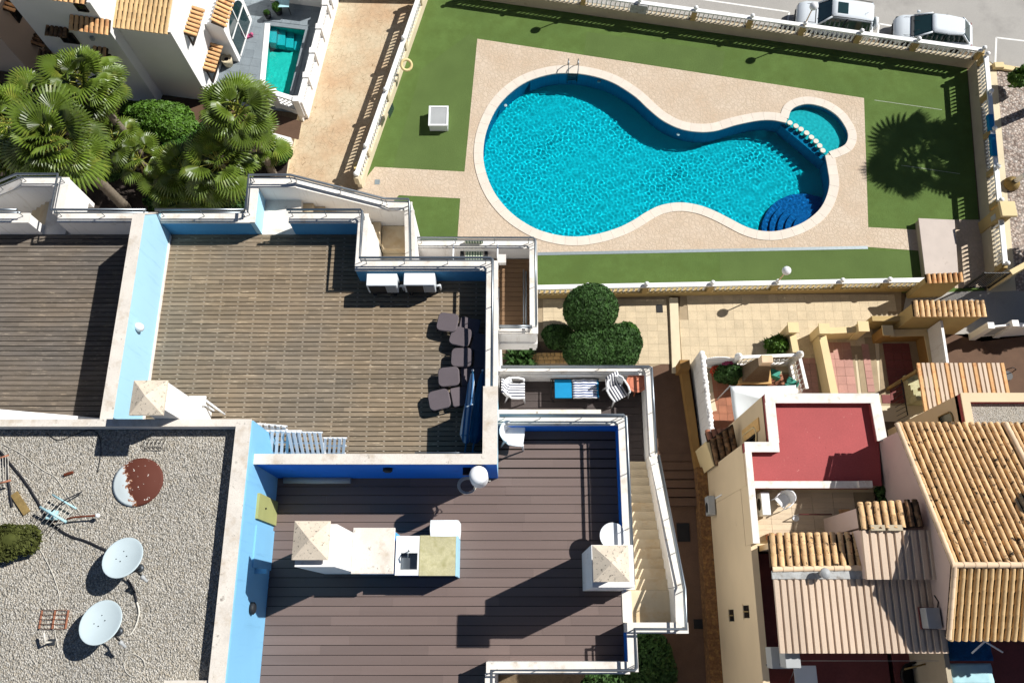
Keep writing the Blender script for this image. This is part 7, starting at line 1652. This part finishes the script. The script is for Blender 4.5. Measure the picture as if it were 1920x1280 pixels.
# tree beyond the right edge, shading the lane
_c = A2(1905,590) + Vector((3.6, 1.65))
lt_ = thing('lane_tree', 'leafy tree beyond the right edge shading the lane', 'tree', (_c.x, _c.y, 0)); leaf_cloud('crown', [(_c.x, _c.y, 4.0, 1.9, 1.6, 1.2), (_c.x + 1.3, _c.y + .6, 4.3, 1.5, 1.3, 1.1), (_c.x + .6, _c.y + 2.2, 4.2, 1.6, 1.3, 1.0)], 9000, .2, 'leaf_mid', lt_, 91, .25, shell=.4)
MB().tube([(_c.x + .6, _c.y + .6, 0), (_c.x + .5, _c.y + .5, 2.2), (_c.x + .1, _c.y + .2, 3.8)], [.18, .14, .06], 8).obj('trunk', 'palm_trunk', lt_); MB().tube([(_c.x + .5, _c.y + .5, 2.2), (_c.x + 1.3, _c.y + .8, 3.8)], [.1, .04], 6).obj('limb', 'palm_trunk', lt_)

# ------------------------------------------------------------------ parked cars
def car(label, p, heading, kind):
    t_ = thing('parked_car', label, 'car', (p.x, p.y, 0), heading, 'cars parked along the kerb'); w_ = W[t_.name]
    suv = kind == 'suv'; L = 4.0 if suv else 4.05; hw = .86 if suv else .85; H = 1.66 if suv else 1.47
    # body hull: stations along x (front = +x)
    if suv: st = [(2.0, .66, .45, .72), (1.92, .78, .30, .86), (1.6, .84, .28, .97), (.85, .86, .26, 1.03), (-1.5, .86, .26, 1.02), (-1.9, .84, .32, 1.0), (-2.0, .80, .42, .96)]
    else: st = [(2.03, .55, .42, .58), (1.94, .72, .28, .74), (1.6, .82, .24, .86), (.95, .85, .22, .95), (-1.4, .85, .24, .98), (-1.85, .80, .30, .98), (-2.02, .70, .42, .86)]
    b = MB(); vs = []; K = 10
    for x, w, z0, z1 in st:
        ring = [(w * .86, z0), (w, z0 + .14), (w * 1.01, (z0 + z1) / 2), (w * .97, z1 - .06), (w * .80, z1), (-w * .80, z1), (-w * .97, z1 - .06), (-w * 1.01, (z0 + z1) / 2), (-w, z0 + .14), (-w * .86, z0)]
        vs += [(x, y, z) for y, z in ring]
    n_ = len(st); b.add(vs, [[i*K + k, i*K + (k+1) % K, (i+1)*K + (k+1) % K, (i+1)*K + k][::-1] for i in range(n_-1) for k in range(K)], 0, True); b.add(vs[:K], [list(range(K))]); b.add(vs[-K:], [list(range(K))[::-1]]); body = b.obj('body', 'car_white', t_, w_)
    zb = 1.0 if suv else .95
    lo = [(1.0 if suv else 1.15, .74), (-1.92 if suv else -1.9, .74 if suv else .66)]; hi = [(.42 if suv else .35, .60), (-1.78 if suv else -1.35, .60 if suv else .54)]
    def ringp(z, a, c, wa, wc, r=.12): return [(a, wa - r, z), (a - r, wa, z), ((a + c) / 2, max(wa, wc) + .02, z), (c + r, wc, z), (c, wc - r, z), (c, -wc + r, z), (c + r, -wc, z), ((a + c) / 2, -max(wa, wc) - .02, z), (a - r, -wa, z), (a, -wa + r, z)]
    r0 = ringp(zb - .03, lo[0][0], lo[1][0], lo[0][1], lo[1][1]); r1 = ringp(H - .06, hi[0][0], hi[1][0], hi[0][1], hi[1][1])
    b = MB(); b.add(r0 + r1, [[k, (k+1) % 10, 10 + (k+1) % 10, 10 + k] for k in range(10)] + [list(range(10, 20))], 0, False); b.obj('windows', 'glass_teal', t_, w_)
    b = MB(); r2 = [(x * 1.0, y * 1.03, z - .03) for x, y, z in r1]; r3 = [(x - .02 * (1 if x > 0 else -1), y * .93, z + .05) for x, y, z in r1]; r4 = [((x - hi[1][0]) * .7 + hi[1][0] + (hi[0][0] - hi[1][0]) * .15, y * .6, H) for x, y, z in r1]
    b.add(r2 + r3 + r4, [[k, (k+1) % 10, 10 + (k+1) % 10, 10 + k] for k in range(10)] + [[10 + k, 10 + (k+1) % 10, 20 + (k+1) % 10, 20 + k] for k in range(10)] + [list(range(20, 30))], 0, True); roof = b.obj('roof', 'car_white', t_, w_)
    for s_ in (-1, 1):
        for (f0, f1) in (((lo[0][0] - .06, lo[0][1] - .01), (hi[0][0] - .04, hi[0][1])), ((lo[1][0] + .12, lo[1][1]), (hi[1][0] + .08, hi[1][1]))): MB().tube([(f0[0], f0[1] * s_, zb), (f1[0], f1[1] * s_ * 1.02, H - .06)], .05, 6).obj('pillar', 'car_white', t_, w_)
        MB().tube([(-.35, .79 * s_, zb - .02), (-.42, .635 * s_, H - .06)], .03, 6).obj('pillar', 'dark_plastic', t_, w_)
        MB().box(-.09, -.07, 0, .07, .07, .13).obj('mirror', 'car_white', t_, w_ @ TR(lo[0][0] - .25, (hw + .10) * s_, zb), .03)
        MB().box(-.06, -.14, 0, .1, .14, .12).obj('headlight', 'glass_teal', t_, w_ @ TR(1.84, .58 * s_, .70 if suv else .62, R(-18 * s_)), .03)
        MB().box(-.03, -.09, 0, .03, .09, .26).obj('taillight', 'tail_red', t_, w_ @ TR(-1.97 if suv else -1.93, .70 * s_, .66), .02)
        for x in (1.28, -1.28):
            wm = w_ @ TR(x, (hw - .09) * s_, .33, 0, rx=R(90)); MB().lathe([(.20, -.1), (.33, -.1), (.345, -.06), (.345, .06), (.33, .1), (.20, .1)], seg=20).obj('wheel', 'tyre', t_, wm); wo = t_.children[-1]
            MB().lathe([(.2, -.09), (.2, .09)], seg=16).obj('rim', 'rim', [o for o in t_.children if o.name.startswith('wheel')][-1], wm)
    if suv:
        MB().lathe([(.33, -.09), (.35, 0), (.33, .09), (.2, .11), (1e-5, .11)], seg=20).obj('spare_wheel', 'appliance_white', t_, w_ @ TR(-2.12, 0, .85, 0, ry=R(-90)))
        MB().box(-.32, -.36, 0, .22, .36, .012).obj('sunroof', 'glass_teal', roof, w_ @ TR(-.1, 0, H + .001))
        for s_ in (-1, 1): MB().tube([(.3, .62 * s_, H - .0), (-.8, .63 * s_, H + .03), (-1.7, .62 * s_, H - .0)], .02, 6).obj('roof_rail', 'dark_plastic', t_, w_)
        MB().box(1.94, -.55, .36, 2.03, .55, .52).obj('bumper', 'dark_plastic', t_, w_, .02)
    else:
        MB().box(2.0, -.4, .42, 2.06, .4, .52).obj('grille', 'dark_plastic', t_, w_, .01)
    MB().box(lo[0][0] - .06, -.66, zb - .04, lo[0][0] + .10, .66, zb + .015).obj('wiper_cowl', 'dark_plastic', t_, w_, .01)
    for s_ in (-1, 1):
        MB().tube([(lo[0][0] + .1, .62 * s_, zb + .03), (1.5, .60 * s_, .985 if suv else .90), (1.86, .5 * s_, .86 if suv else .74)], .008, 5).obj('bonnet_seam', 'dark_plastic', t_, w_)
        MB().tube([(lo[0][0] - .02, .35 * s_, zb + .02), (lo[0][0] - .25, .05 + .3 * s_, zb + .2)], .012, 5).obj('wiper', 'dark_plastic', t_, w_)
    MB().tube([(-1.3, .2, H - .01), (-1.42, .2, H + .14)], .008, 5).obj('aerial', 'dark_plastic', t_, w_)
    MB().box(-.01, -.26, 0, .01, .26, .11).obj('number_plate', 'plastic_white', t_, w_ @ TR(-2.03, 0, .5 if suv else .62))
d_ = Vector(ft1) - Vector(ft0); hd = math.atan2(d_.y, d_.x) + math.pi
p = at(1566,33,.9); car('white off-roader with a sunroof and rear spare wheel', p.to_2d(), hd, 'suv')
p = at(1752,56,.9); car('white rounded hatchback parked behind the off-roader', p.to_2d(), hd, 'hatch')
